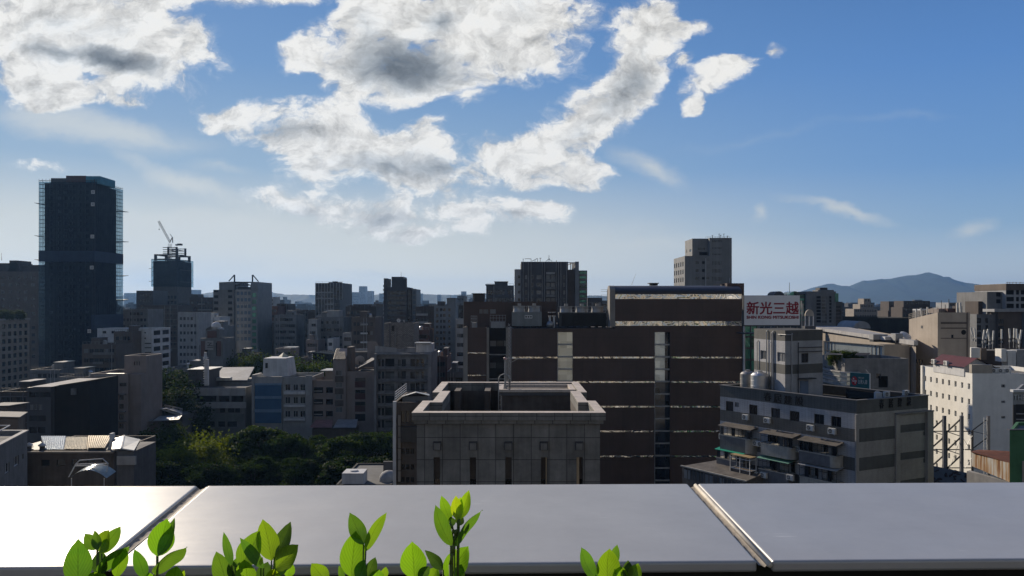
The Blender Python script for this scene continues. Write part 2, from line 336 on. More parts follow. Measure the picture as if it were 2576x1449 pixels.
def wall_face(mb, A, B, z0, z1, rects, dep, m=0):
    ax, ay = A; l = math.hypot(B[0] - ax, B[1] - ay); ux, uy = (B[0] - ax) / l, (B[1] - ay) / l; nx, ny = -uy, ux
    pt = lambda u, z, k=0: (ax + ux * u + nx * k, ay + uy * u + ny * k, z)
    rs = [(max(.02, r[0]), max(z0 + .02, r[1]), min(l - .02, r[0] + r[2]), min(z1 - .02, r[1] + r[3]), r[4]) for r in rects]
    rs = [r for r in rs if r[2] - r[0] > .05 and r[3] - r[1] > .05]
    us = sorted({0, l, *[round(a, 4) for r in rs for a in (r[0], r[2])]}); zs = sorted({z0, z1, *[round(a, 4) for r in rs for a in (r[1], r[3])]})
    for j in range(len(zs) - 1):
        zc = (zs[j] + zs[j + 1]) / 2; act = [r for r in rs if r[1] < zc < r[3]]; run = None
        for i in range(len(us) - 1):
            uc = (us[i] + us[i + 1]) / 2
            if any(r[0] < uc < r[2] for r in act): 
                if run is not None: mb.face([pt(run, zs[j]), pt(us[i], zs[j]), pt(us[i], zs[j + 1]), pt(run, zs[j + 1])], m); run = None
            elif run is None: run = us[i]
        if run is not None: mb.face([pt(run, zs[j]), pt(l, zs[j]), pt(l, zs[j + 1]), pt(run, zs[j + 1])], m)
    for (a, b, c, e, s) in rs:
        for p, q in (((a, b), (c, b)), ((c, b), (c, e)), ((c, e), (a, e)), ((a, e), (a, b))):
            mb.face([pt(*p), pt(*p, dep), pt(*q, dep), pt(*q)], m)
    return [(pt(a, b, dep), math.atan2(uy, ux), c - a, e - b, s) for (a, b, c, e, s) in rs]
def put_windows(par, ws):
    base = par.location
    ws = sorted(ws, key=lambda w: -w[2] * w[3])
    for (p, ang, w, h, s) in ws[:100]:
        wm, fm = window_mesh(w, h, s, p[1] < 165); o = bpy.data.objects.new('window', wm); COL.objects.link(o); o.parent = par; o.location = Vector(p) - base; o.rotation_euler = (0, 0, ang)
        if fm: f = bpy.data.objects.new('frame', fm); COL.objects.link(f); f.parent = o
    if len(ws) > 100:
        mb = MB(); ms = []
        for (p, ang, w, h, s) in ws[100:]:
            g = ST[s][0]
            if g not in ms: ms.append(g)
            c, n = math.cos(ang), math.sin(ang)
            mb.face([p, (p[0] + c * w, p[1] + n * w, p[2]), (p[0] + c * w, p[1] + n * w, p[2] + h), (p[0], p[1], p[2] + h)], ms.index(g))
        tag(mb.build('window', ms, par), kind='stuff')
def tower(name, label, cat, poly, z1, wall, op={}, z0=0., par=.9, thick=.25, roof=None, dep=.16, group=None, mats=None, base=None):
    """a building on any counter-clockwise plan: walls with real openings, windows set back in them, parapet and roof"""
    cx = sum(p[0] for p in poly) / len(poly); cy = sum(p[1] for p in poly) / len(poly)
    t = base or thing(name, label, cat, (cx, cy, z0), group)
    mb = MB(); ws = []
    for i in range(len(poly)):
        ws += wall_face(mb, poly[i], poly[(i + 1) % len(poly)], z0, z1, op.get(i, []), dep)
    ins = inset(poly, thick); n = len(poly)
    for i in range(n):
        a, b, c, e = poly[i], poly[(i + 1) % n], ins[(i + 1) % n], ins[i]
        mb.face([(*a, z1), (*b, z1), (*c, z1), (*e, z1)]); mb.face([(*e, z1), (*c, z1), (*c, z1 - par), (*e, z1 - par)])
    mb.build('wall', wall, t); MB().face([(*p, z1 - par) for p in ins]).build('roof', roof or roofm, t)
    put_windows(t, ws); return t
def rect(x0, x1, y0, y1): return [(x0, y0), (x1, y0), (x1, y1), (x0, y1)]     # edges: 0 front, 1 right, 2 back, 3 left
def grid(u0, u1, n, w, z_top, pitch, rows, h, st='d', jit=''):
    """n windows of w x h between u0 and u1, rows going down from z_top"""
    out = []; g = (u1 - u0) / n
    for r in range(rows):
        for c in range(n):
            s = st if not jit else random.choice(jit)
            out.append((u0 + g * (c + .5) - w / 2, z_top - r * pitch - h, w, h, s))
    return out
def pxr(d, x0, cols, rows, st='d'):
    """openings from photograph columns / rows on a front wall at depth d that starts at x0"""
    return [(X(a, d) - x0, Z(f, d), X(b, d) - X(a, d), Z(e, d) - Z(f, d), st) for (a, b) in cols for (e, f) in rows]
def block(name, label, px0, px1, pyt, d, dep, wall, front=None, side=None, cat='building', par=.9, roof=None, group=None, sides=None, win=.16):
    """an upright block whose front face fills the photograph columns px0..px1 at depth d"""
    x0, x1 = X(px0, d), X(px1, d); op = {}
    if front: op[0] = front(x1 - x0, Z(pyt, d)) if callable(front) else front
    if side:
        k = 1 if (px0 + px1) / 2 < 1288 else 3; op[k] = side(dep, Z(pyt, d)) if callable(side) else side
    t = tower(name, label, cat, rect(x0, x1, d, d + dep), Z(pyt, d), wall, op, par=par, roof=roof, group=group, dep=win)
    if hasattr(front, 'spec') and d < 560 and name != 'office_block' and x1 - x0 > 4: decorate(t, x0, x1, d, Z(pyt, d), dep, front.spec, wall)
    return t
def add_box(t, name, px0, px1, pyt, pyb, d, dep, mat, dy=0):
    return MB().box(X(px0, d), d + dy, Z(pyb, d), X(px1, d), d + dep, Z(pyt, d)).build(name, mat, t)
def fr(n, w, h, pitch, top, rows, st='d', m=.6, jit=''):
    f = lambda l, z: [r for r in grid(m, l - m, n, w, z - top, pitch, rows, h, st, jit or (st * 3 + 'dndcl')) if random.random() > .05]
    f.spec = (h, pitch, top, rows); return f
def decorate(t, x0, x1, y, z1, dep, spec, wall):
    """lintels or balcony fronts floor by floor, rain pipes, a stair head and a railing on the roof"""
    h, pitch, top, rows = spec; k_ = random.choice((0, 1, 1, 2)); ledge = random.choice((gryl, conc, wall, conc_d))
    for r in range(rows):
        zt_ = z1 - top - r * pitch
        if k_ == 1: MB().box(x0 + .05, y - .3, zt_ + .12, x1 - .05, y - .004, zt_ + .26).build('ledge', ledge, t)
        if k_ == 2:
            a = x0 + (x1 - x0) * random.choice((.05, .35)); MB().box(a, y - .75, zt_ - h - .55, a + (x1 - x0) * random.choice((.3, .6)), y - .004, zt_ - h + .25).build('balcony', ledge, t)
    for i in range(2):
        a = x0 + (x1 - x0) * random.uniform(.1, .9); MB().box(a - .08, y - .36, max(0, z1 - 30), a + .08, y - .305, z1 - .2).build('rain_pipe', random.choice((conc_d, gryl)), t)
    if z1 < H - 4:
        w = (x1 - x0) * random.uniform(.22, .4); a = random.uniform(x0 + .4, x1 - w - .4); MB().box(a, y + dep * .35, z1 - .88, a + w, y + dep * .8, z1 + 1.9).build('stair_head', wall, t)
        MB().box(a - .15, y + dep * .33, z1 + 1.902, a + w + .15, y + dep * .82, z1 + 2.05).build('stair_head_roof', random.choice((gryl, conc_d, conc_l)), t)
        b1 = a + w + .9 if a + w + 3 < x1 else a - 1.3
        if x0 + .8 < b1 < x1 - .8:
            c = (b1, y + dep * .5, z1 - .88); k = thing('roof_water_tank', 'steel water tank on one of the packed middle distance roofs', 'water tank', c, 'water tanks on the middle distance roofs'); MB().lathe([(.01, .3), (.7, .3), (.7, 1.7), (.4, 2.0), (.01, 2.05)], c, n=16).build('body', stain if random.random() < .6 else conc_l, k); MB().box(c[0] - .6, c[1] - .6, c[2], c[0] + .6, c[1] + .6, c[2] + .29).build('stand', conc_d, k)
    mb = MB(); p_ = [x0 + .3 + (x1 - x0 - .6) * i / 8 for i in range(9)]
    for a in p_: mb.box(a - .03, y + .05, z1, a + .03, y + .11, z1 + .8)
    mb.box(x0 + .3, y + .05, z1 + .8, x1 - .3, y + .11, z1 + .86); mb.build('railing', random.choice((dsteel, steel)), t)
def ring(mb, po, pi, z0, z1, top=None):
    n = len(po)
    for i in range(n):
        a, b1 = po[i], po[(i + 1) % n]; c, e = pi[(i + 1) % n], pi[i]
        mb.face([(*a, z0), (*b1, z0), (*b1, z1), (*a, z1)]); mb.face([(*e, z0), (*e, z1), (*c, z1), (*c, z0)]); mb.face([(*a, z1), (*b1, z1), (*c, z1), (*e, z1)]); mb.face([(*a, z0), (*e, z0), (*c, z0), (*b1, z0)])
    return mb

# ------------------------------------------------------------------ the setting: ground, hills, haze
asph = surf('asphalt', (.05, .05, .052), .95, .4, .05, False)
g = MB().face([(-16000, -2500, 0), (16000, -2500, 0), (16000, 16000, 0), (-16000, 16000, 0)]).build('ground', asph); tag(g, kind='structure')
rd = MB().box(-170, 138, .004, 20, 150, .008).box(-170, 232, .004, 20, 240, .008).build('road', surf('road_asphalt', (.035, .035, .037), .95, .3, .2, False)); tag(rd, kind='structure')
pv = MB().box(-170, 150, 0, 20, 154, .14).build('pavement', conc); tag(pv, kind='structure')
def ridge(name, pts, d, front, back, mat, seed):
    rnd = random.Random(seed); xs = []; a = pts[0][0]
    while a < pts[-1][0]:
        for (p, q) in zip(pts, pts[1:]):
            if p[0] <= a <= q[0]: t = (a - p[0]) / (q[0] - p[0]); xs.append((a, p[1] + (q[1] - p[1]) * t + rnd.uniform(-.7, .7))); break
        a += 4
    rows = [(-front, 0), (-front * .72, .16), (-front * .45, .42), (-front * .22, .72), (-front * .08, .93), (0, 1), (back * .1, .92), (back * .4, .5), (back, 0)]
    v = []; f = []; k = len(rows)
    for i, (px, py) in enumerate(xs):
        x0 = X(px, d); h = Z(py, d)
        for j, (dy, s) in enumerate(rows):
            gul = 1 + .16 * math.sin(i * .21 + j * 1.3) * (1 if 0 < j < 5 else 0) + .09 * math.sin(i * .57 + j * 2.1) * (1 if 0 < j < 5 else 0)
            v.append((x0 + 30 * math.sin(j * 2.2 + i * .1) * (j != 5), d + dy * (1 + .1 * math.sin(i * .13)) * (j != 5), max(-2, h * min(.985, s * gul) if j != 5 else h)))
    for i in range(len(xs) - 1):
        for j in range(k - 1): f.append((i * k + j, (i + 1) * k + j, (i + 1) * k + j + 1, i * k + j + 1))
    me = bpy.data.meshes.new(name); me.from_pydata(v, [], f); me.materials.append(mat); me.polygons.foreach_set('use_smooth', [True] * len(f))
    o = bpy.data.objects.new(name, me); COL.objects.link(o); return tag(o, kind='structure')
forest = surf('forest_slope', (.028, .045, .032), .95, .5, .012, False, bump=.6)
ridge('hills', [(-500, 745), (60, 742), (280, 748), (330, 740), (370, 736), (420, 742), (447, 740), (505, 741), (535, 735), (590, 738), (650, 733), (675, 730), (690, 737), (720, 741), (760, 741), (800, 743), (850, 747), (905, 745), (960, 740), (1030, 742), (1045, 739), (1070, 740), (1120, 742), (1170, 741), (1230, 738), (1300, 742), (1500, 744), (1600, 747), (1900, 752), (2040, 758)], 5200, 900, 1400, forest, 1)
ridge('mountain', [(1850, 762), (1960, 752), (2020, 738), (2045, 727), (2065, 719), (2085, 713), (2098, 714), (2112, 721), (2128, 729), (2140, 724), (2155, 714), (2170, 706), (2195, 705), (2215, 702), (2240, 702), (2262, 697), (2285, 693), (2305, 692), (2320, 689), (2330, 685), (2340, 686), (2352, 691), (2375, 702), (2400, 714), (2425, 724), (2450, 730), (2490, 738), (2560, 746), (2640, 750), (2900, 757)], 7600, 2100, 2200, forest, 2)

hz_ = MB().box(-9500, -300, -1, 9500, 11000, 380).build('haze', None); hz_.data.materials.clear()
hm = bpy.data.materials.new('haze_air'); hm.use_nodes = True; ht = hm.node_tree; ht.nodes.clear()
pvn = ht.nodes.new('ShaderNodeVolumePrincipled'); pvn.inputs['Color'].default_value = (.28, .54, 1., 1); pvn.inputs['Density'].default_value = 7.2e-5; pvn.inputs['Anisotropy'].default_value = .35
hmo = ht.nodes.new('ShaderNodeOutputMaterial'); ht.links.new(pvn.outputs[0], hmo.inputs['Volume']); hz_.data.materials.append(hm); tag(hz_, kind='stuff')

# ------------------------------------------------------------------ the parapet we look over
m, t, b = newmat('brushed_coping_metal'); cop = m
co = nd(t, 'ShaderNodeTexCoord').outputs['Object']
n1 = nd(t, 'ShaderNodeTexNoise'); lk(t, co, n1.inputs['Vector']); n1.inputs['Scale'].default_value = 5; n1.inputs['Detail'].default_value = 8; n1.inputs['Roughness'].default_value = .7
mp = nd(t, 'ShaderNodeMapping'); mp.inputs[2].default_value = (0, 0, R(24)); mp.inputs[3].default_value = (16, 130, 1); lk(t, co, mp.inputs[0])
n2 = nd(t, 'ShaderNodeTexNoise'); lk(t, mp.outputs[0], n2.inputs['Vector']); n2.inputs['Scale'].default_value = 1; n2.inputs['Detail'].default_value = 3
sm = nd(t, 'ShaderNodeMath', operation='POWER'); lk(t, n2.outputs[0], sm.inputs[0]); sm.inputs[1].default_value = 5
ma = nd(t, 'ShaderNodeMath', operation='MULTIPLY_ADD'); lk(t, n1.outputs[0], ma.inputs[0]); ma.inputs[1].default_value = .10; ma.inputs[2].default_value = .31; 
mb_ = nd(t, 'ShaderNodeMath', operation='MULTIPLY_ADD'); lk(t, sm.outputs[0], mb_.inputs[0]); mb_.inputs[1].default_value = .15; lk(t, ma.outputs[0], mb_.inputs[2])
lk(t, mb_.outputs[0], b.inputs['Roughness']); b.inputs['Metallic'].default_value = .24; b.inputs['Specular IOR Level'].default_value = .38
n3 = nd(t, 'ShaderNodeTexNoise'); lk(t, co, n3.inputs['Vector']); n3.inputs['Scale'].default_value = 9; n3.inputs['Detail'].default_value = 10; n3.inputs['Roughness'].default_value = .75
scf = nd(t, 'ShaderNodeMapRange'); lk(t, n2.outputs[0], scf.inputs[0]); scf.inputs[1].default_value = .66; scf.inputs[2].default_value = .78
sc3 = nd(t, 'ShaderNodeMapRange'); lk(t, n3.outputs[0], sc3.inputs[0]); sc3.inputs[1].default_value = .52; sc3.inputs[2].default_value = .66
smu = nd(t, 'ShaderNodeMath', operation='MULTIPLY'); lk(t, scf.outputs[0], smu.inputs[0]); lk(t, sc3.outputs[0], smu.inputs[1])
cr_ = nd(t, 'ShaderNodeValToRGB'); lk(t, n3.outputs[0], cr_.inputs[0]); cr_.color_ramp.elements[0].position = .3; cr_.color_ramp.elements[0].color = (.40, .395, .39, 1); cr_.color_ramp.elements[1].position = .7; cr_.color_ramp.elements[1].color = (.47, .465, .455, 1)
cm_ = nd(t, 'ShaderNodeMix', data_type='RGBA'); lk(t, smu.outputs[0], cm_.inputs[0]); lk(t, cr_.outputs[0], cm_.inputs[6]); cm_.inputs[7].default_value = (.72, .70, .66, 1); lk(t, cm_.outputs[2], b.inputs['Base Color'])
bp = nd(t, 'ShaderNodeBump'); bp.inputs['Strength'].default_value = .03; bp.inputs['Distance'].default_value = .01; lk(t, n1.outputs[0], bp.inputs['Height']); lk(t, bp.outputs[0], b.inputs['Normal'])
seal = surf('rough_sealant', (.36, .32, .265), .8, .5, 45., False, bump=.5); bead = surf('cream_sealant_bead', (.58, .53, .44), .6, .3, 30., False, spec=.6)
CH = .31
fy = lambda px: CH * F / (1223.5 - px * 11.0 / 2576 - 765); ny = lambda px: CH * F / (1427 - px * 21.0 / 2576 - 765)
wx = lambda px, far: X(px, fy(px) if far else ny(px))
zt = H - CH
pw = thing('parapet_wall', 'brushed metal topped roof parapet with two sealed joints in the foreground', 'parapet', (0, 1.1, 0))
JN = [((497, 523), (247, 283)), ((1730, 1755), (1905, 1942))]
edges = [(wx(-1500, 1), wx(-1500, 0)), None, None, None, None, (wx(4000, 1), wx(4000, 0))]
ln = lambda p, q, far: [(X(v, (fy if far else ny)(v)), (fy if far else ny)(v)) for v in (p, q)]
jl = []
for (fa, na) in JN:
    f0, f1 = ln(*fa, True); n0, n1_ = ln(*na, False); jl.append((f0, f1, n0, n1_))
def coping(fl, frr, nl, nr):
    bm = bmesh.new(); vs = [bm.verts.new((x, y, z)) for z in (zt - .014, zt) for (x, y) in (nl, nr, frr, fl)]
    for q in ((3, 2, 1, 0), (4, 5, 6, 7), (0, 1, 5, 4), (1, 2, 6, 5), (2, 3, 7, 6), (3, 0, 4, 7)): bm.faces.new([vs[i] for i in q])
    bmesh.ops.bevel(bm, geom=[e for e in bm.edges], offset=.0035, segments=3, affect='EDGES', profile=.5)
    for v in bm.verts: v.co -= Vector((0, 1.1, 0))
    me = bpy.data.meshes.new('coping_panel'); bm.to_mesh(me); bm.free(); me.materials.append(cop); me.polygons.foreach_set('use_smooth', [False] * len(me.polygons))
    o = bpy.data.objects.new('coping_panel', me); COL.objects.link(o); o.parent = pw
eL = ((wx(-1500, 1), fy(-1500)), (wx(-1500, 0), ny(-1500))); eR = ((wx(4000, 1), fy(4000)), (wx(4000, 0), ny(4000)))
coping(eL[0], jl[0][0], eL[1], jl[0][2]); coping(jl[0][1], jl[1][0], jl[0][3], jl[1][2]); coping(jl[1][1], eR[0], jl[1][3], eR[1])
for k, (f0, f1, n0, n1_) in enumerate(jl):
    mb = MB(); nseg = 26; rr = random.Random(k)
    for i in range(nseg):
        def q(i): 
            s = i / nseg; w = .0012 * math.sin(i * 2.1 + k) ; L0 = (n0[0] + (f0[0] - n0[0]) * s, n0[1] + (f0[1] - n0[1]) * s); R0 = (n1_[0] + (f1[0] - n1_[0]) * s, n1_[1] + (f1[1] - n1_[1]) * s)
            row = []
            for c, h in ((0, -.003), (.1, -.005), (.3, -.0065 + w), (.5, -.0065 - w), (.62, -.0055), (.75, -.004), (1, -.004)): row.append((L0[0] + (R0[0] - L0[0]) * c, L0[1] + (R0[1] - L0[1]) * c, zt + h))
            return row
        A_, B_ = q(i), q(i + 1)
        for j in range(6): mb.face([A_[j], A_[j + 1], B_[j + 1], B_[j]])
    mb.build('joint_seal', seal, pw, True, 1e-5)
    off = .80 if k else .86
    mb = MB(); c0 = Vector((n0[0] + (n1_[0] - n0[0]) * off, n0[1] + (n1_[1] - n0[1]) * off - .003, zt - .004)); c1 = Vector((f0[0] + (f1[0] - f0[0]) * off, f0[1] + (f1[1] - f0[1]) * off + .001, zt - .004))
    mb.bar(c0, c1, .0034 if k else .0016, n=12); mb.build('sealant_bead', bead, pw, True)
darkw = surf('dark_planter_wall', (.016, .018, .016), .8, .3, 3.)
MB().hexa([(eL[1][0], eL[1][1] + .035, 0), (eR[1][0], eR[1][1] + .035, 0), (eR[0][0], eR[0][1] - .03, 0), (eL[0][0], eL[0][1] - .03, 0), (eL[1][0], eL[1][1] + .035, zt - .017), (eR[1][0], eR[1][1] + .035, zt - .017), (eR[0][0], eR[0][1] - .03, zt - .017), (eL[0][0], eL[0][1] - .03, zt - .017)]).build('wall', darkw, pw)
dk_ = MB().box(-6, -4, H - 1.75, 6, .88, H - 1.6).build('floor', conc_d); tag(dk_, kind='structure')

# ------------------------------------------------------------------ leafy shoots in front of the parapet
m, t, b = newmat('young_leaf'); leafm = m
co = nd(t, 'ShaderNodeTexCoord').outputs['UV']; sp = nd(t, 'ShaderNodeSeparateXYZ'); lk(t, co, sp.inputs[0])
oi = nd(t, 'ShaderNodeObjectInfo')
n1 = nd(t, 'ShaderNodeTexNoise'); lk(t, nd(t, 'ShaderNodeTexCoord').outputs['Object'], n1.inputs['Vector']); n1.inputs['Scale'].default_value = 90; n1.inputs['Detail'].default_value = 5
wv_ = nd(t, 'ShaderNodeTexWave', wave_type='BANDS', bands_direction='X'); mpw = nd(t, 'ShaderNodeMapping'); lk(t, co, mpw.inputs[0]); mpw.inputs[2].default_value = (0, 0, R(0)); lk(t, mpw.outputs[0], wv_.inputs['Vector'])
ab = nd(t, 'ShaderNodeMath', operation='ABSOLUTE'); lk(t, sp.outputs[0], ab.inputs[0])
vv = nd(t, 'ShaderNodeMath', operation='MULTIPLY_ADD'); lk(t, ab.outputs[0], vv.inputs[0]); vv.inputs[1].default_value = -.55; lk(t, sp.outputs[1], vv.inputs[2])
cbv = nd(t, 'ShaderNodeCombineXYZ'); lk(t, vv.outputs[0], cbv.inputs[0]); lk(t, cbv.outputs[0], wv_.inputs['Vector']); wv_.inputs['Scale'].default_value = 2.6; wv_.inputs['Distortion'].default_value = 1.2; wv_.inputs['Detail'].default_value = 1
c1 = nd(t, 'ShaderNodeMix', data_type='RGBA'); lk(t, oi.outputs['Color'], c1.inputs[6]); c1.inputs[7].default_value = (.22, .38, .03, 1)
f1 = nd(t, 'ShaderNodeMath', operation='MULTIPLY'); lk(t, n1.outputs[0], f1.inputs[0]); f1.inputs[1].default_value = .32; lk(t, f1.outputs[0], c1.inputs[0])
mdr = nd(t, 'ShaderNodeMapRange'); lk(t, ab.outputs[0], mdr.inputs[0]); mdr.inputs[1].default_value = .0; mdr.inputs[2].default_value = .07; mdr.inputs[3].default_value = .62; mdr.inputs[4].default_value = 1.
vnr = nd(t, 'ShaderNodeMapRange'); lk(t, wv_.outputs[1], vnr.inputs[0]); vnr.inputs[3].default_value = .90; vnr.inputs[4].default_value = 1.06
mv = nd(t, 'ShaderNodeMath', operation='MULTIPLY'); lk(t, mdr.outputs[0], mv.inputs[0]); lk(t, vnr.outputs[0], mv.inputs[1])
sc_ = nd(t, 'ShaderNodeVectorMath', operation='SCALE'); lk(t, c1.outputs[2], sc_.inputs[0]); lk(t, mv.outputs[0], sc_.inputs['Scale'])
lk(t, sc_.outputs[0], b.inputs['Base Color']); b.inputs['Roughness'].default_value = .34; b.inputs['Specular IOR Level'].default_value = .5
tr = nd(t, 'ShaderNodeBsdfTranslucent'); sc2 = nd(t, 'ShaderNodeVectorMath', operation='MULTIPLY'); lk(t, sc_.outputs[0], sc2.inputs[0]); sc2.inputs[1].default_value = (1.3, 1.22, .6); lk(t, sc2.outputs[0], tr.inputs[0])
mxs = nd(t, 'ShaderNodeMixShader'); mxs.inputs[0].default_value = .55; lk(t, b.outputs[0], mxs.inputs[1]); lk(t, tr.outputs[0], mxs.inputs[2]); lk(t, mxs.outputs[0], t.nodes['Material Output'].inputs[0])
bp = nd(t, 'ShaderNodeBump'); bp.inputs['Strength'].default_value = .25; bp.inputs['Distance'].default_value = .002; lk(t, wv_.outputs[1], bp.inputs['Height']); lk(t, bp.outputs[0], b.inputs['Normal'])
stemm = surf('green_stem', (.12, .17, .04), .5, .3, 60., False)
def leaf(parent, base, tip, wpx, d0, lean, yaw, tone=(.17, .36, .025), pointy=1.0, name='leaf'):
    """base, tip in photograph pixels at depth d0; lean tilts the tip away (+) or towards us; yaw turns the blade about its midrib (degrees)"""
    B = P(*base, d0); T = P(*tip, d0); ax = T - B; l0 = ax.length; ax.normalize(); v0 = Vector((0, 1, 0))
    T = T + v0 * (l0 * math.tan(R(lean))); ax = (T - B); l = ax.length; ax.normalize()
    nrm = (Vector((0, -1, 0)) - ax * (-ax.y)).normalized(); sd_ = ax.cross(nrm).normalized()
    w = wpx * d0 / F / max(.25, abs(math.cos(R(yaw))))
    q = Matrix.Rotation(R(yaw), 3, ax); nrm = q @ nrm; sd_ = q @ sd_
    mb = MB(); nl, nw = 14, 8; vs = []; uv = []
    for i in range(nl + 1):
        s = i / nl; hw = .5 * w * (math.sin(math.pi * s ** .86) ** .72) * (1 - .22 * s ** 2.6 * pointy) if 0 < i < nl else .0
        if i == 0: hw = .03 * w
        if i == nl: hw = .004 * w
        if i == nl - 1: hw *= .8
        ctr = B + ax * (l * s) + nrm * (-.10 * l * math.sin(math.pi * s) + .07 * l * s * s)
        for j in range(nw + 1):
            c = j / nw * 2 - 1
            vs.append(ctr + sd_ * (hw * c) + nrm * (.30 * hw * abs(c) ** 1.3 + .03 * w * math.sin(9 * s + 2 * c) * abs(c))); uv.append((c, s))
    fs = []
    for i in range(nl):
        for j in range(nw): k = i * (nw + 1) + j; fs.append((k, k + 1, k + nw + 2, k + nw + 1))
    me = bpy.data.meshes.new(name); me.from_pydata([tuple(v - parent.location) for v in vs], [], fs); me.materials.append(leafm); me.polygons.foreach_set('use_smooth', [True] * len(fs))
    ul = me.uv_layers.new(name='UVMap')
    for lp in me.loops: ul.data[lp.index].uv = uv[lp.vertex_index]
    o = bpy.data.objects.new(name, me); COL.objects.link(o); o.parent = parent; o.color = (*tone, 1); return o
BR, MD, DKG, YL = (.17, .36, .02), (.075, .20, .028), (.022, .06, .022), (.34, .50, .02)
a1 = lambda x, y: (127.8 + x * .2728, 1182 + y * .2728); a2 = lambda x, y: (766.7 + x * .372, 1182 + y * .372)
SH = [
 ('leafy shoot nearest the glaring white end of the parapet', (250, 1470), .78, [(a1(250, 1075), a1(218, 650), 58, 8, 30, MD), (a1(425, 735), a1(335, 575), 34, -10, 20, MD), (a1(430, 740), a1(390, 570), 32, 14, -15, MD), (a1(440, 755), a1(560, 545), 46, -6, -22, BR), (a1(470, 770), a1(612, 530), 34, 12, 30, MD), (a1(440, 960), a1(420, 760), 30, 20, 40, DKG), (a1(470, 960), a1(505, 790), 28, 6, -30, DKG), (a1(440, 950), a1(718, 680), 30, 0, 62, MD), (a1(600, 990), a1(712, 690), 32, -8, 30, BR), (a1(430, 1060), a1(560, 900), 60, -30, 10, BR)]),
 ('single broad upright leaf with a slim pair below, beside the dark parapet joint', (390, 1475), .80, [(a1(977, 795), a1(1066, 450), 64, 4, 12, BR), (a1(988, 795), a1(1122, 475), 40, 14, -35, MD), (a1(872, 1000), a1(762, 737), 30, 4, 25, MD), (a1(950, 960), a1(1228, 703), 34, 6, 66, MD), (a1(1120, 1080), a1(1178, 864), 44, -10, 20, BR), (a1(950, 1060), a1(920, 925), 26, -18, 10, BR), (a1(1205, 1010), a1(1225, 920), 12, 5, 10, YL)]),
 ('thick cluster of many broad leaves, the widest clump of all', (665, 1480), .79, [(a1(2035, 835), a1(1966, 440), 56, -4, 10, BR), (a1(2060, 800), a1(2195, 508), 44, 16, -20, DKG), (a1(2065, 915), a1(2303, 675), 52, -6, -20, BR), (a1(1745, 905), a1(1905, 580), 62, 12, -8, BR), (a1(1960, 905), a1(1753, 613), 26, -6, 30, MD), (a1(1668, 880), a1(1571, 588), 20, 10, 30, MD), (a1(1625, 1075), a1(1545, 728), 48, -8, 16, MD), (a1(1690, 1010), a1(1650, 830), 24, 10, 40, DKG), (a1(1810, 1050), a1(1808, 798), 52, -14, 5, BR), (a1(2045, 960), a1(2240, 800), 36, 0, -40, BR), (a1(1930, 1030), a1(1990, 850), 34, 8, 30, DKG), (a1(2050, 1045), a1(2062, 890), 36, -16, 14, YL), (a1(2180, 990), a1(2225, 870), 26, 8, 20, BR), (a1(1700, 900), a1(1715, 815), 20, 16, 0, MD), (a1(1930, 880), a1(1950, 805), 10, 6, 0, YL)]),
 ('pair of upswept leaves over one big leaf, in line with the antenna topped block', (890, 1485), .78, [(a2(398, 505), a2(295, 303), 42, 12, 14, MD), (a2(412, 548), a2(546, 283), 30, 4, 28, BR), (a2(312, 725), a2(352, 393), 66, -6, 10, BR), (a2(352, 745), a2(418, 590), 34, -14, -20, MD), (a2(150, 760), a2(46, 627), 40, -4, 24, BR), (a2(425, 730), a2(470, 603), 30, 18, 10, DKG), (a2(262, 760), a2(228, 650), 16, 8, 10, MD), (a2(480, 760), a2(500, 660), 40, -12, 12, BR), (a2(530, 740), a2(545, 655), 20, 4, 30, BR)]),
 ('tall shoot with a bright yellow green tuft rising highest against the parapet', (1140, 1480), .79, [(a2(1034, 335), a2(1020, 166), 30, -6, 14, YL), (a2(1045, 332), a2(1116, 133), 32, -2, -18, YL), (a2(985, 345), a2(917, 182), 27, 10, 25, BR), (a2(992, 512), a2(877, 218), 34, -10, 34, MD), (a2(1014, 515), a2(1186, 264), 28, 4, 66, MD), (a2(1000, 380), a2(985, 312), 22, -10, 10, DKG), (a2(1040, 375), a2(1062, 290), 24, -8, -20, DKG), (a2(1038, 335), a2(1050, 190), 22, 14, 10, YL), (a2(955, 735), a2(1112, 500), 60, -6, -10, BR), (a2(935, 675), a2(815, 553), 36, 14, -30, DKG), (a2(1035, 740), a2(1060, 640), 30, 6, -20, MD)]),
 ('broad solitary oval leaf glowing against the pale ledge, left of the tall tuft', (1040, 1480), .80, [(a2(742, 735), a2(727, 473), 68, -4, 6, BR), (a2(850, 760), a2(905, 650), 36, -10, -24, BR), (a2(770, 730), a2(840, 660), 30, 16, 20, DKG)]),
 ('small shoot standing by itself on the right half of the ledge', (1530, 1480), .79, [(a2(1965, 735), a2(1860, 528), 34, 4, 44, MD), (a2(2048, 760), a2(2052, 516), 62, -6, 8, BR), (a2(2085, 660), a2(2114, 514), 28, 14, 20, MD), (a2(2140, 770), a2(2130, 633), 42, -14, -10, BR), (a2(2185, 745), a2(2186, 616), 30, 10, 12, DKG), (a2(2215, 745), a2(2256, 628), 34, -2, -16, BR), (a2(1985, 770), a2(1945, 690), 24, 6, 20, MD)]),
]
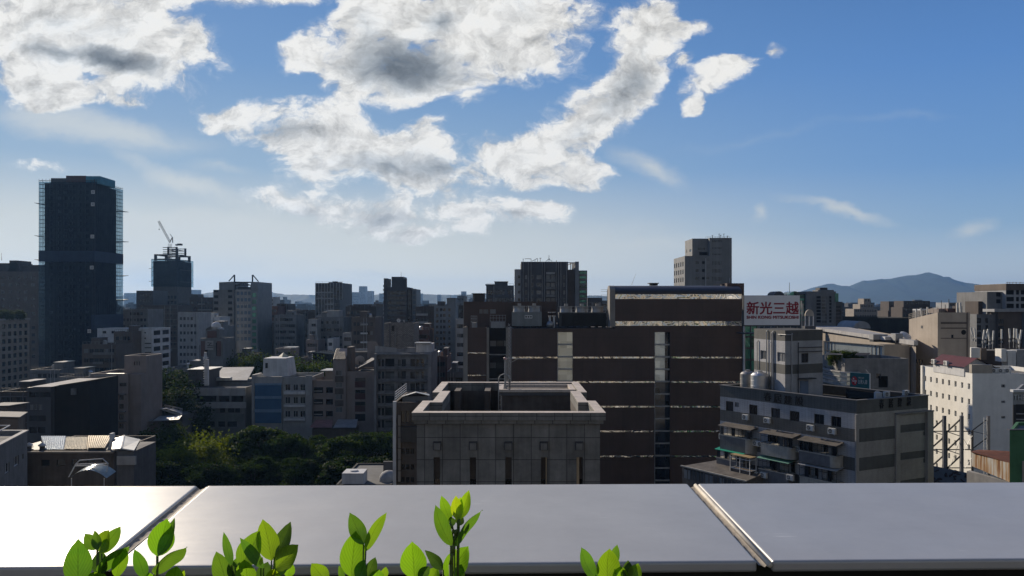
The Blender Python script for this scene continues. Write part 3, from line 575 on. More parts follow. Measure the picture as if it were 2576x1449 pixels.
for lab, root, d0, lv in SH:
    rp = P(root[0], root[1], d0); s = thing('hedge_shoot', lab, 'plant shoot', (rp.x, rp.y, rp.z - .12), 'shoots of the parapet hedge')
    mb = MB(); r0 = Vector(s.location)
    for (bs, tp, w, ln_, yw, tone) in lv:
        o = leaf(s, bs, tp, w, d0 + random.uniform(-.012, .012), ln_, yw, tuple(c * random.uniform(.85, 1.15) for c in tone))
        e = P(*bs, d0); md = (r0 + e) / 2 + Vector(((e.x - r0.x) * .3, 0, .015))
        mb.path([r0, md, e], .0008, n=6)
    if root == (1140, 1480):
        mb.path([P(*a2(1000, 560), d0), P(*a2(1008, 500), d0), P(*a2(1020, 440), d0), P(*a2(1024, 405), d0)], .0019, n=8); mb.path([P(*a2(1018, 440), d0), P(*a2(1000, 400), d0), P(*a2(988, 365), d0)], .0012); mb.path([P(*a2(1022, 430), d0), P(*a2(1040, 390), d0), P(*a2(1046, 345), d0)], .0012); mb.path([P(*a2(1000, 560), d0), P(*a2(985, 640), d0), r0], .0017)
    mb.build('stem', stemm, s, True)
# the hedge they grow from, below the frame
hg = thing('hedge', 'dense leafy hedge in a planter just under the parapet edge', 'hedge', (0, .72, H - 1.6))
rnd = random.Random(5); mb = MB()
for i in range(2600):
    c = Vector((rnd.uniform(-1.5, 1.5), rnd.gauss(.74, .045), H - .43 - abs(rnd.gauss(0, .16)))); a = Vector((rnd.gauss(0, 1), rnd.gauss(0, 1), rnd.gauss(.6, 1))).normalized(); q = a.orthogonal().normalized(); l = rnd.uniform(.02, .04)
    mb.face([c - a * l, c + q * l * .5, c + a * l, c - q * l * .5])
tag(mb.build('foliage', leafm, hg), kind='stuff').color = (.10, .24, .03, 1)
MB().box(-2.2, .58, H - 1.6, 2.2, .86, H - .75).build('planter', darkw, hg)

# ------------------------------------------------------------------ wall colours of the city
gry = surf('grey_mosaic_tile', (.17, .175, .18), .7, .35, .3); gryd = surf('charcoal_tile', (.075, .077, .085), .65, .3, .3); gryl = surf('light_grey_tile', (.34, .345, .35), .7, .35, .3)
brn = surf('brown_tile', (.13, .105, .088), .75, .3, .3); brnd = surf('dark_brown_tile', (.07, .055, .048), .75, .3, .3); redb = surf('red_brick_tile', (.12, .065, .055), .8, .3, .3)
tan = surf('tan_stone', (.30, .265, .225), .8, .25, .35); tanl = surf('buff_render', (.40, .36, .30), .8, .25, .4); pink = surf('pinkish_tile', (.27, .225, .205), .75, .25, .4)
blu = surf('bluish_panel', (.19, .215, .24), .6, .3, .3); grn = surf('grey_green_tile', (.15, .17, .165), .7, .35, .4); tin = surf('tin_roof', (.42, .43, .43), .45, .35, .5, False, .5)
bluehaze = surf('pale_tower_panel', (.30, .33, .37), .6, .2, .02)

# ------------------------------------------------------------------ scaffold-wrapped tower
m, t, b = newmat('scaffold_netting'); net = m
dfb = nd(t, 'ShaderNodeBsdfDiffuse'); dfb.inputs[0].default_value = (.045, .060, .10, 1); trn = nd(t, 'ShaderNodeBsdfTranslucent'); trn.inputs[0].default_value = (.04, .09, .15, 1)
tp = nd(t, 'ShaderNodeBsdfTransparent'); tp.inputs[0].default_value = (.52, .70, .80, 1)
a_ = nd(t, 'ShaderNodeMixShader'); a_.inputs[0].default_value = .35; lk(t, dfb.outputs[0], a_.inputs[1]); lk(t, trn.outputs[0], a_.inputs[2])
n1 = nd(t, 'ShaderNodeTexNoise'); lk(t, nd(t, 'ShaderNodeTexCoord').outputs['Object'], n1.inputs['Vector']); n1.inputs['Scale'].default_value = .25; n1.inputs['Detail'].default_value = 5
mr = nd(t, 'ShaderNodeMapRange'); lk(t, n1.outputs[0], mr.inputs[0]); mr.inputs[1].default_value = .3; mr.inputs[2].default_value = .7; mr.inputs[3].default_value = .46; mr.inputs[4].default_value = .72
b_ = nd(t, 'ShaderNodeMixShader'); lk(t, mr.outputs[0], b_.inputs[0]); lk(t, a_.outputs[0], b_.inputs[1]); lk(t, tp.outputs[0], b_.inputs[2]); lk(t, b_.outputs[0], t.nodes['Material Output'].inputs[0])
canvas = surf('blue_canvas', (.022, .042, .085), .8, .3, .3); canvasl = surf('cyan_canvas', (.07, .26, .36), .8, .3, .3)
slab = surf('raw_slab_concrete', (.085, .082, .082), .9, .3, .4)
D1 = 365.; xl, xr = X(97.5, D1), X(238, D1); cl = X(108, D1); yb = 387.4; yB = 391.7; zt1 = Z(457, D1)
tw = thing('scaffolded_tower', 'tall tower wrapped in dark blue scaffold netting with numbered floors', 'building', ((xl + xr) / 2, 378, 0))
mb = MB(); fl = 3.0; z = zt1 - 1; core = rect(cl, xr - 1.3, D1 + 1.4, yb); ws = []
opn = []
for k in range(31):
    zz = zt1 - 2.6 - k * fl
    for (u, w) in ((2.2, 1.6), (6.5, 1.1), (9, 2.2), (11.6, 1.2), (13.2, 1.4), (16.4, 1.2), (19.5, 1.6)): opn.append((u, zz, w, 1.7, 'n'))
for i in range(4): ws += wall_face(mb, core[i], core[(i + 1) % 4], 0, zt1 - .6, opn if i == 0 else [], .3)
mb.face([(*p, zt1 - .6) for p in core]); mb.build('wall', slab, tw); put_windows(tw, ws)
mb = MB()
for k in range(33): mb.box(cl - .15, D1 + 1.2, zt1 - .75 - k * fl, xr - 1.1, D1 + 1.38, zt1 - .4 - k * fl)
mb.build('floor_edge', slab, tw)
MB().face([(xl, D1, 0), (xr, D1, 0), (xr, D1, zt1), (xl, D1, zt1)]).face([(xr, D1, 0), (xr, yB, 0), (xr, yB, zt1), (xr, D1, zt1)]).build('netting', net, tw)
mb = MB(); n = 16
for k in range(int(zt1 / 1.85) + 1):
    zz = zt1 + .6 - k * 1.85
    mb.box(xl, D1 + .1, zz - .05, xr, D1 + .17, zz + .05).box(xl, D1 + 1.0, zz - .05, xr, D1 + 1.07, zz + .05).box(xr - .17, D1, zz - .05, xr - .1, yB, zz + .05).box(xr - 1., D1, zz - .05, xr - .93, yB, zz + .05)
    mb.box(cl - .1, yB - .1, zz - .05, xr, yB, zz + .05); mb.box(xl, D1 + .1, zz - .09, cl + .2, D1 + 1.07, zz - .03)
for i in range(n + 1):
    a = xl + (xr - xl) * i / n; mb.box(a - .045, D1 + .1, 0, a + .045, D1 + .19, zt1 + 1.4); mb.box(a - .045, D1 + 1., 0, a + .045, D1 + 1.09, zt1 + .3)
for i in range(15): a = D1 + (yB - D1) * i / 14; mb.box(xr - .19, a - .045, 0, xr - .1, a + .045, zt1 + 1.3); mb.box(xr - 1.02, a - .045, 0, xr - .93, a + .045, zt1 + .3)
mb.build('scaffold', dsteel, tw)
zc = Z(443, D1 + 2)
MB().box(X(160, D1), D1 + 2, zt1 - .6, X(210, D1), D1 + 12, zc + .2).build('rooftop_formwork', redb, tw); MB().box(X(120, D1), D1 + 2.5, zt1 - .6, X(160, D1), D1 + 12, zc - .9).build('rooftop_formwork', slab, tw)
MB().box(X(210, D1), D1 + 2, zt1 - .6, X(262, D1) - 3, D1 + 16, zc).build('rooftop_wrap', canvasl, tw)
MB().box(xl - .05, D1 - .12, Z(658, D1), xr + .1, D1 - .03, Z(631, D1)).box(xr + .02, D1, Z(658, D1), xr + .1, yB, Z(631, D1)).build('canvas_band', canvas, tw)
MB().box(X(230, D1), D1 - .1, Z(830, D1), xr + .1, D1 - .03, Z(792, D1)).box(xr + .02, D1, Z(830, D1), xr + .1, yB, Z(792, D1)).build('canvas_band', canvas, tw)
for (py, side) in ((513, 0), (595, 0), (655, 0), (533, 1), (609, 1), (695, 1), (756, 1)):
    mb = MB(); zz = Z(py, D1 if not side else yB)
    if not side: mb.hexa([(xl - 2.1, D1, zz + .45), (xl, D1, zz - .1), (xl, yB, zz - .1), (xl - 2.1, yB, zz + .45), (xl - 2.1, D1, zz + .6), (xl, D1, zz + .35), (xl, yB, zz + .35), (xl - 2.1, yB, zz + .6)])
    else: mb.hexa([(xl, yB, zz - .1), (xr, yB, zz - .1), (xr + .2, yB + 5.5, zz + .5), (xl, yB + 5.5, zz + .5), (xl, yB, zz + .4), (xr, yB, zz + .4), (xr + .2, yB + 5.5, zz + .65), (xl, yB + 5.5, zz + .65)])
    mb.build('catch_platform', dsteel, tw)
platew = surf('floor_number_board', (.62, .62, .60), .7, .15, 1.)
for (tx, py, px) in (('32', 483, 234), ('30', 514, 233.5), ('25', 595, 232.5), ('20', 673, 231), ('10', 833, 224.5)):
    zz = Z(py, D1); xx = X(px, D1); p_ = MB().box(xx - .85, D1 - .1, zz - .85, xx + .85, D1 - .04, zz + .85).build('number_board', platew, tw)
    text_mesh('floor_number', tx, 1, black, (xx - .55, D1 - .101, zz - .5), (1, 0, 0), (0, 0, 1), tw, .03, .02, width=1.1, height=1.)

# ------------------------------------------------------------------ second tower under construction and its crane
D2 = 520.
t2 = thing('unfinished_tower', 'smaller netted tower under construction with a bare steel frame on top', 'building', (X(414, D2), D2 + 12, 0))
x0, x1 = X(380, D2), X(448, D2)
MB().box(x0 + 1, D2 + 1, Z(738, D2), x1 - 1, D2 + 24, Z(656, D2)).build('wall', slab, t2)
mb = MB()
for py in (652, 661, 672, 683, 694, 705, 716): mb.box(x0 + .2, D2 + .2, Z(py, D2) - .15, x1 - .2, D2 + .9, Z(py, D2) + .15)
mb.build('floor_edge', slab, t2)
MB().face([(x0, D2, Z(721, D2)), (x1, D2, Z(721, D2)), (x1, D2, Z(652, D2)), (x0, D2, Z(652, D2))]).face([(x1, D2, Z(721, D2)), (x1, D2 + 25, Z(721, D2)), (x1, D2 + 25, Z(652, D2)), (x1, D2, Z(652, D2))]).build('netting', net, t2)
mb = MB()
for px in (387, 414, 441):
    for dy in (2, 22): mb.box(X(px, D2) - .8, D2 + dy, Z(655, D2), X(px, D2) + .8, D2 + dy + 1.2, Z(639, D2))
for py in (640, 651): 
    for dy in (2.05, 22.05): mb.box(X(386, D2), D2 + dy, Z(py + 2.5, D2), X(443, D2), D2 + dy + .9, Z(py - 1, D2))
for px in (416, 437):
    for dy in (4, 18): mb.box(X(px, D2) - .55, D2 + dy, Z(640, D2), X(px, D2) + .55, D2 + dy + .9, Z(620, D2))
for py in (621.5, 627, 632.5, 637):
    for dy in (3.9, 17.9): mb.box(X(403, D2), D2 + dy, Z(py + .8, D2), X(439.5, D2), D2 + dy + 1.1, Z(py - .8, D2))
for px in (387, 441): mb.box(X(px, D2) - .3, D2 + 3, Z(642, D2), X(px, D2) + .3, D2 + 22.1, Z(639.6, D2))
for px in (416, 437): mb.box(X(px, D2) - .25, D2 + 4.7, Z(628, D2), X(px, D2) + .25, D2 + 18, Z(626.6, D2))
mb.build('steel_frame', dsteel, t2)
for (px, py) in ((376, 676), (452, 679), (376, 708), (452, 709)): MB().hexa([(X(px - 2, D2), D2, Z(py, D2)), (X(px + 2, D2), D2, Z(py, D2)), (X(px + 2, D2), D2 + 20, Z(py, D2)), (X(px - 2, D2), D2 + 20, Z(py, D2)), (X(px - 2, D2), D2, Z(py - .8, D2)), (X(px + 2, D2), D2, Z(py - .8, D2)), (X(px + 2, D2), D2 + 20, Z(py - .8, D2)), (X(px - 2, D2), D2 + 20, Z(py - .8, D2))]).build('catch_platform', dsteel, t2)
tower('unfinished_tower', '', '', rect(x0, x1, D2 + .5, D2 + 24), Z(738, D2), slab, {0: grid(1, x1 - x0 - 1, 7, 1.6, Z(744, D2), 3.6, 6, 2, 'n')}, base=t2)
cr = thing('tower_crane', 'pale luffing tower crane standing on the unfinished tower', 'crane', (X(428, D2), D2 + 12, Z(640, D2)))
crm = surf('crane_paint', (.50, .50, .47), .6, .2, .5, False)
def lattice(mb, p, q, w, seg):
    p = Vector(p); q = Vector(q); t_ = (q - p).normalized(); s_ = t_.cross(Vector((0, 1, 0))).normalized() * w; y_ = Vector((0, w, 0))
    cs = [s_ + y_, -s_ + y_, -s_ - y_, s_ - y_]
    for c in cs: mb.bar(p + c, q + c, .10)
    for i in range(seg):
        a = p.lerp(q, i / seg); e = p.lerp(q, (i + 1) / seg)
        for k in range(4): mb.bar(a + cs[k], e + cs[(k + 1) % 4], .055)
    return mb
c0 = P(427.5, 640, D2 + 12); lattice(MB(), P(427.5, 656, D2 + 12), P(427.5, 613, D2 + 12), .8, 9).build('mast', crm, cr)
lattice(MB(), P(428, 610, D2 + 12), P(399, 556, D2 + 12), .5, 14).build('jib', crm, cr)
MB().bar(P(427, 610, D2 + 12), P(433.5, 597, D2 + 12), .35).bar(P(434.5, 611, D2 + 12), P(434, 597, D2 + 12), .35).bar(P(434, 597, D2 + 12), P(427.5, 588.5, D2 + 12), .22).build('back_frame', crm, cr)
MB().box(X(429, D2), D2 + 10.5, Z(614, D2), X(438, D2), D2 + 13.5, Z(609.5, D2)).build('counterweight', dsteel, cr); MB().box(X(424.5, D2), D2 + 10, Z(615, D2), X(428.5, D2), D2 + 12, Z(611, D2)).build('cab', whit_b, cr)
MB().bar(P(399.5, 557, D2 + 12), P(400.5, 576, D2 + 12), .05).bar(P(400.5, 576, D2 + 12), P(400.5, 578, D2 + 12), .4).build('hook_cable', dsteel, cr)

# ------------------------------------------------------------------ skyline, left half
def fin(t, px, pyt, pyb, d, w, mat, name='fin', dep=.5): MB().box(X(px, d) - w / 2, d - dep, Z(pyb, d), X(px, d) + w / 2, d - .003, Z(pyt, d)).build(name, mat, t)
b_ = block('office_block', 'broad brown grey slab behind the netted tower at the left edge', -330, 96, 683, 430, 60, brn, fr(22, 1.9, 1.7, 4.0, 2.6, 12, 'd'), fr(8, 3.2, 1.7, 4, 2.6, 10, 'd'))
for (a, c, e) in ((-60, 26, 660), (0, 20, 653), (-300, -120, 655), (35, 80, 668), (38, 76, 664)): add_box(b_, 'rooftop_room', a, c, e, 690, 430, 15 + (c % 7), brnd, 8 + (a % 5))
MB().bar(P(4, 655, 440), P(4, 636, 440), .12, r2=.04).build('antenna_mast', dsteel, b_)
block('office_block', 'plain dark block with an antenna at the foot of the unfinished tower', 343, 384, 731, 455, 20, gryd, fr(5, 1.2, 1.4, 3.3, 2, 10, 'n'))
block('apartment_block', 'low grey block under the cranes, right of the netted tower', 305, 372, 778, 400, 18, gry, fr(7, 1.3, 1.5, 3.2, 1.6, 7, 'd'))
block('apartment_block', 'dim brick block in front of the unfinished tower', 362, 446, 768, 430, 20, brnd, fr(9, 1.2, 1.4, 3.2, 1.8, 8, 'n'))
b_ = block('dark_block', 'long dark flat box with a higher left corner, left of the truss roof', 477, 537, 748, 460, 24, brnd, fr(8, 1.1, 1.4, 3.4, 2.5, 9, 'n')); add_box(b_, 'rooftop_room', 474, 492, 740, 750, 460, 12, brnd, 4)
# truss-roof building
D4 = 400.; tr4 = thing('truss_roof_building', 'grey tower with triangular steel trusses and a glazed gap at its top', 'building', (X(592, D4), D4 + 12, 0))
tower('truss_roof_building', '', '', rect(X(536.5, D4), X(588, D4), D4, D4 + 24), Z(729, D4), gry, {0: [(u, Z(735, D4) - k * 3.15, 2.3, 1.5, 'v') for k in range(13) for u in (.3, 7.6)]}, base=tr4)
MB().hexa([(X(550, D4), D4 + .5, Z(730, D4)), (X(588, D4), D4 + .5, Z(730, D4)), (X(588, D4), D4 + 22, Z(730, D4)), (X(550, D4), D4 + 22, Z(730, D4)), (X(550, D4), D4 + .5, Z(710, D4)), (X(588, D4), D4 + .5, Z(708, D4)), (X(588, D4), D4 + 22, Z(706, D4)), (X(550, D4), D4 + 22, Z(708, D4))]).build('rooftop_room', blu, tr4)
tower('truss_roof_building', '', '', rect(X(588, D4) + .01, X(631, D4), D4 + 2, D4 + 24), Z(728, D4), gryl, {0: grid(.6, 8.3, 4, 1.5, Z(733, D4), 3.4, 8, 1.9, 'b')}, base=tr4)
tower('truss_roof_building', '', '', rect(X(631, D4) + .01, X(648, D4), D4, D4 + 24), Z(709, D4), blu, {0: [(.6, Z(748, D4) - k * 3.4, 2.2, 2.2, 'g') for k in range(9)]}, base=tr4)
mb = MB()
for dy in (2,):
    y = D4 + dy; q = lambda px, py: (X(px, D4), y, Z(py, D4))
    mb.bar(q(586, 710), q(632, 710), .45).bar(q(588, 717), q(632, 717), .4).bar(q(586.5, 712), q(586.5, 691), .42).bar(q(586.5, 691), q(572, 707), .32).bar(q(632, 712), q(632, 691), .42).bar(q(632.5, 691), q(647, 708), .32)
    mb.bar(q(592, 717), q(609, 711), .25).bar(q(609, 711), q(627, 717), .25).bar(q(609, 711), q(609, 717), .25).bar(q(589, 717), q(589, 729), .35).bar(q(628, 717), q(628, 729), .35)
mb.build('roof_truss', dsteel, tr4); MB().box(X(590, D4), D4 + 6, Z(729, D4), X(630, D4), D4 + 18, Z(721, D4)).build('rooftop_room', gryd, tr4)
sg = surf('faded_sign_letters', (.55, .55, .52), .7, .2)
mb = MB()
for k, px in enumerate((594, 598.5, 603, 607.5, 613, 618)): mb.box(X(px, D4), D4 + 1.93, Z(768, D4), X(px, D4) + .42, D4 + 1.99, Z(765.6, D4))
mb.build('sign_lettering', sg, tr4)
block('small_office', 'small pale block alone against the hills', 659.5, 688.6, 747, 600, 16, gryl, fr(6, 1., 1.3, 3.2, 1.8, 6, 'n'))
for (a, c, e, d, mt, lab) in ((649, 698, 770, 430, redb, 'dark reddish block in front of the small pale block'), (696, 724, 764, 445, brnd, 'dark narrow block with a tilted roof mast among reddish roofs'), (741, 775, 780, 420, brnd, 'dark low block left of the ribbed tower'), (690, 745, 792, 400, gry, 'grey low block in front of the reddish roofs'), (724, 742, 786, 470, redb, 'thin red brown block squeezed between two dark roofs'), (446, 480, 764, 480, gryd, 'dark block right of the unfinished tower')):
    block('apartment_block', lab, a, c, e, d, 16, mt, fr(max(3, int((c - a) / 6)), 1.1, 1.4, 3.2, 1.8, 6, 'n'))
# ribbed tower
D8 = 430.; t8 = block('ribbed_tower', 'dark broad tower striped by thin pale vertical fins', 793, 863, 712, D8, 24, gryd, fr(9, 1.0, 2.2, 3.3, 3.0, 14, 'n', .5))
for k in range(10): fin(t8, 794.5 + k * 7.45, 712, 800, D8, .34, gryl)
for (a, c, e) in ((821, 833, 709), (831, 842, 707), (840, 853, 709)): add_box(t8, 'rooftop_room', a, c, e, 716, D8, 8, gryd, 5)
# banded dark tower
D11 = 330.; t11 = thing('banded_tower', 'dark stepped tower with pale horizontal bands and a serrated left edge', 'building', (X(1000, D11), D11 + 10, 0))
tower('banded_tower', '', '', rect(X(973, D11), X(1023.5, D11), D11, D11 + 20), Z(722, D11), gryd, {0: [(.35, Z(741 + 12.6 * k, D11), 8., 1.35, 'n') for k in range(16)]}, base=t11)
tower('banded_tower', '', '', rect(X(1023.5, D11) + .01, X(1034, D11), D11 + 1.2, D11 + 20), Z(725, D11), brnd, {0: [(.3, Z(741 + 12.6 * k, D11), 1.2, 1.3, 'n') for k in range(16)]}, base=t11)
tower('banded_tower', '', '', rect(X(1034, D11) + .02, X(1045.6, D11), D11 + 3, D11 + 18), Z(727, D11), blu, {0: [(.3, Z(741 + 12.6 * k, D11), 1.3, 1.9, 'b') for k in range(14)]}, base=t11)
add_box(t11, 'rooftop_room', 984, 1013.7, 696, 724, D11, 12, gryd, 1); MB().box(X(965, D11), D11 + .5, 0, X(973, D11) - .01, D11 + 12, Z(700, D11)).build('side_fin', gryd, t11); add_box(t11, 'side_fin', 1014, 1023, 701, 722, D11, 1.2, gryd, .6)
for k in range(9): MB().box(X(963.4, D11), D11 + .2, Z(722 + k * 9.8, D11), X(965, D11) - .003, D11 + 3, Z(717 + k * 9.8, D11)).build('balcony', gryl, t11)
MB().bar(P(1009, 697, D11 + 5), P(1009, 683, D11 + 5), .1, r2=.04).build('antenna_mast', dsteel, t11)
# blank brick box with dishes
brkt = surf('pale_brick_tile', (.24, .22, .20), .8, .25, .3, tile=(.6, .3, .5), tilec=.4, mort=.05, var=.25)
D12 = 215.; t12 = block('blank_walled_block', 'blank wall of pale brick tile with one narrow window slot', 966, 1041, 813, D12, 12, brkt, [(X(985, D12) - X(966, D12), Z(833, D12), X(993, D12) - X(985, D12) - .1, Z(819, D12) - Z(833, D12), 'n')])
MB().box(X(980, D12), D12 - .25, Z(890, D12), X(982, D12), D12 - .01, Z(814, D12)).build('pilaster', conc_d, t12); MB().box(X(993.5, D12), D12 - .35, Z(890, D12), X(996, D12), D12 - .01, Z(834, D12)).build('pilaster', conc, t12)
# grey slab apartment block, and blocks around
t10 = block('apartment_tower', 'tall grey flats with columns of small windows and a rounded stair head', 1092, 1146, 769, 270, 14, blu, [(u, Z(783 + 14.4 * k, 270), w, 1., s) for k in range(10) for (u, w, s) in ((.6, .9, 'n'), (2.15, .55, 'v'), (3.1, .9, 'n'), (5.0, .75, 'n'))])
add_box(t10, 'stair_head', 1124, 1145.5, 752, 771, 270, 9, blu, .4); add_box(t10, 'stair_head', 1123.5, 1146, 749.5, 752, 270, 9.6, gryd, .1); add_box(t10, 'rooftop_room', 1099, 1116, 758, 771, 270, 8, gryd, 2); MB().bar(P(1134, 750, 275), P(1134, 742, 275), .08).build('antenna_mast', dsteel, t10)
for (a, c, e, d, mt, n, lab) in ((1045, 1093, 771, 300, brnd, 8, 'dark brown flats between the banded tower and the tall grey flats'), (1146, 1172, 768, 310, brnd, 4, 'dark narrow block between tall grey flats and the mall'), (1043, 1080, 830, 262, redb, 6, 'reddish block with a lettered shop band below the dark brown flats'), (1086, 1125, 896, 225, redb, 4, 'dark brick shed roofed block at the foot of the tall grey flats'), (1146, 1170, 803, 255, gryl, 3, 'pale narrow block with a white tank, by the mall side')):
    block('apartment_block', lab, a, c, e, d, 15, mt, fr(n, 1., 1.3, 3.1, 1.7, 8, 'd'))
t_ = block('apartment_block', 'dark bulky block with stepped rooms on its roof, right of the ribbed tower', 869.5, 946, 771, 350, 20, brnd, fr(9, 1.2, 1.4, 3.2, 2.2, 9, 'n'))
for (a, c, e) in ((886, 908, 765), (912, 930, 765), (873, 884, 768)): add_box(t_, 'rooftop_room', a, c, e, 773, 350, 7, brnd, 2)
t_ = block('apartment_block', 'grey brown flats with a few bright white balconies and pale screens', 884, 943, 798, 272, 14, brn, fr(6, .95, 1.3, 3.15, 1.8, 9, jit='dddlc'))
for k in range(5): MB().box(X(908, 272), 271.2, Z(818 + 22.5 * k, 272), X(925, 272), 271.99, Z(814 + 22.5 * k, 272)).build('balcony', whit_b if k in (1, 2) else gryl, t_)
block('apartment_block', 'thin grey block pressed against the ribbed tower front', 840, 854, 754, 395, 10, gryd, fr(3, .8, 1.2, 3.1, 1.8, 9, 'n'))
t_ = block('apartment_block', 'wide grey flats with rows of small dark windows below the ribbed tower', 797, 864, 797, 332, 18, gry, fr(9, .9, 1.2, 3.2, 1.9, 8, 'n')); add_box(t_, 'rooftop_room', 818, 850, 781, 800, 332, 9, gryl, 3)
block('apartment_block', 'grey lower block with white roof edge left of the wide grey flats', 776, 797, 803, 325, 12, gryl, fr(3, 1, 1.2, 3.2, 1.9, 7, 'n'))
block('long_office', 'long bluish office slab with six rows of windows', 559.6, 684, 817, 440, 20, blu, fr(22, .95, 1.15, 2.75, 1.5, 8, 'n'))
block('long_office', 'brown slab with shelf like balconies beside the bluish slab', 685, 772, 812, 420, 18, brn, fr(12, 1.1, 1.4, 2.9, 1.4, 8, jit='ndc'))
for (a, c, e, d, mt, n, lab) in ((772, 800, 815, 400, gry, 4, 'grey slab end joining the brown slab to the wide flats'), (447, 499, 786, 332, gryl, 5, 'pale grey flats with two columns of windows, left of the domed tower'), (495, 560, 820, 345, gry, 6, 'grey office with a column of dark windows behind the domed tower'), (487, 552, 797, 372, whit_b, 3, 'white walled rooftop hall under the truss roof tower'), (575, 660, 803, 470, gry, 8, 'mid grey block with a white awning below the truss roof tower')):
    block('apartment_block', lab, a, c, e, d, 14, mt, fr(n, 1.0, 1.3, 3.1, 2.0, 9, jit='ndn'))
# domed tower
D17 = 250.; t17 = thing('domed_tower', 'slender tower with a small pale dome and red brown panels', 'building', (X(533, D17), D17 + 5, 0))
tower('domed_tower', '', '', rect(X(504, D17), X(561, D17), D17, D17 + 10), Z(851, D17), gry, {0: [(.9, Z(895, D17), 1.5, 4.3, 'v'), (5.0, Z(895, D17), 1.5, 4.3, 'v')]}, base=t17)
MB().box(X(506, D17), D17 - .2, Z(896, D17), X(516, D17), D17 - .02, Z(858, D17)).box(X(546, D17), D17 - .2, Z(896, D17), X(556, D17), D17 - .02, Z(858, D17)).build('brick_panel', redb, t17)
MB().box(X(517, D17), D17 - .3, Z(880, D17), X(537, D17), D17 - .02, Z(857, D17)).build('emblem_panel', conc_l, t17)
mb = MB(); e = .11
for (a, b1, c, d_) in ((522, 862, 533, 863.3), (530, 863, 525, 869), (521, 869, 536, 870), (521, 873.5, 536, 874.3)): mb.bar(P(a, b1, D17 - .36), P(c, d_, D17 - .36), e)
mb.build('emblem', black, t17)
add_box(t17, 'belfry', 513, 547, 829, 852, D17, 4.4, gry, 1.5); MB().box(X(518, D17), D17 + 1.2, Z(850, D17), X(541, D17), D17 + 1.49, Z(833, D17)).build('brick_panel', redb, t17)
mb = MB(); n = 24
for k in range(n): a0_ = math.pi * k / n; a1_ = math.pi * (k + 1) / n; cx_ = X(530, D17); cz = Z(831, D17); mb.face([(cx_ + 2.2 * math.cos(a0_), D17 + 1.4, cz + 1.1 * math.sin(a0_)), (cx_ + 2.2 * math.cos(a0_), D17 + 6, cz + 1.1 * math.sin(a0_)), (cx_ + 2.2 * math.cos(a1_), D17 + 6, cz + 1.1 * math.sin(a1_)), (cx_ + 2.2 * math.cos(a1_), D17 + 1.4, cz + 1.1 * math.sin(a1_))])
mb.build('arch_roof', gryl, t17)
MB().lathe([(1.45 * math.cos(i * math.pi / 20), 1.35 * math.sin(i * math.pi / 20)) for i in range(10)] + [(0.01, 1.35)], (X(533, D17), D17 + 3.6, Z(820.5, D17)), n=24).lathe([(1.55, -1.6), (1.55, 0)], (X(533, D17), D17 + 3.6, Z(820.5, D17)), n=24).build('dome', whit_b, t17, True)

# left foreground and middle
t_ = tower('office_block', 'tan flats with a grid of square windows and bushes on its roof', 'building', rect(-270, -216.8, 303, 345), Z(801, 345), tan, {0: grid(1, 52, 12, 2.2, Z(801, 345) - 2, 3.2, 11, 1.9, 'd'), 1: [r for r in grid(.6, 41.5, 11, 2.3, Z(801, 345) - 2.2, 3.2, 11, 1.9, 'd')]}, dep=.3)
MB().box(-216.79, 304, Z(801, 345) - .5, -216.5, 345, Z(801, 345) + .25).build('cornice', conc_l, t_)
block('apartment_block', 'white sided flats with stacked balconies on the right, left of the pale grey flats', 326, 383.5, 826, 285, 15, whit_b, [(X(a, 285) - X(326, 285), Z(e, 285), .55, .55, 'n') for a in (352, 363) for e in (839, 853)] + [(1.4 + 4.1, Z(e, 285), 2.5, .35, 'n') for e in (865, 876, 888, 901, 915, 928)], lambda l, z: [(1.0, z - 2.6 - 3. * k, 5.6, 1.7, 'v') for k in range(9)] + [(8.2, z - 2.6 - 3. * k, 5.6, 1.7, 'd') for k in range(9)])
t_ = block('apartment_block', 'pale topped brown flats rising in front of the netted tower foot', 244.6, 330, 826, 300, 12, whit_b, [(2, Z(839, 300), 1.5, 1.0, 'n'), (5.5, Z(839, 300), 1.5, 1., 'n')])
block('apartment_block', 'brown stepped flats overlapping the pale topped block', 286, 332, 834, 278, 10, brn, fr(4, 1.1, 1.3, 3.2, 1.8, 7, 'n'))
block('apartment_block', 'brownish low flats with a flat eave before the netted tower', 206, 292, 866, 262, 12, brn, fr(6, 1.6, 1.4, 3.2, 1.6, 6, 'd'))
for (a, c, e, d, mt, lab) in ((75, 150, 930, 245, gry, 'grey rooftop sheds below the netted tower'), (148, 215, 948, 215, conc, 'low pale roof cluster beside the tan tower'), (0, 70, 985, 190, brnd, 'low dark shop row below the tan flats'), (420, 500, 925, 265, gry, 'low grey building behind the dark trees')):
    block('low_building', lab, a, c, e, d, 14, mt, fr(5, 1.2, 1.2, 3.2, 1.4, 3, 'n'))
D20 = 172.; t20 = thing('apartment_building', 'tan flats with a tall blank stair tower on the right, beside the dark block', 'building', (X(288, D20), D20 + 8, 0))
tower('apartment_building', '', '', rect(X(227, D20), X(322, D20), D20, D20 + 12), Z(940, D20), pink, {0: pxr(D20, X(227, D20), [(234, 252), (276, 297), (300, 318)], [(963, 972)], 'd') + pxr(D20, X(227, D20), [(252, 274), (278, 296)], [(994, 1012), (1016, 1024), (1038, 1050), (1060, 1072)], 'c') + pxr(D20, X(227, D20), [(300, 311)], [(994, 1006), (1016, 1028), (1042, 1056), (1066, 1078)], 'n') + pxr(D20, X(227, D20), [(230, 246)], [(1000, 1010), (1034, 1044), (1060, 1070)], 'd')}, base=t20)
tower('apartment_building', '', '', rect(X(296, D20), X(352, D20), D20 + 3, D20 + 11), Z(897, D20), pink, {0: [(2.2 + .55 * k, Z(922, D20), .2, .9, 'v') for k in range(3)]}, base=t20)
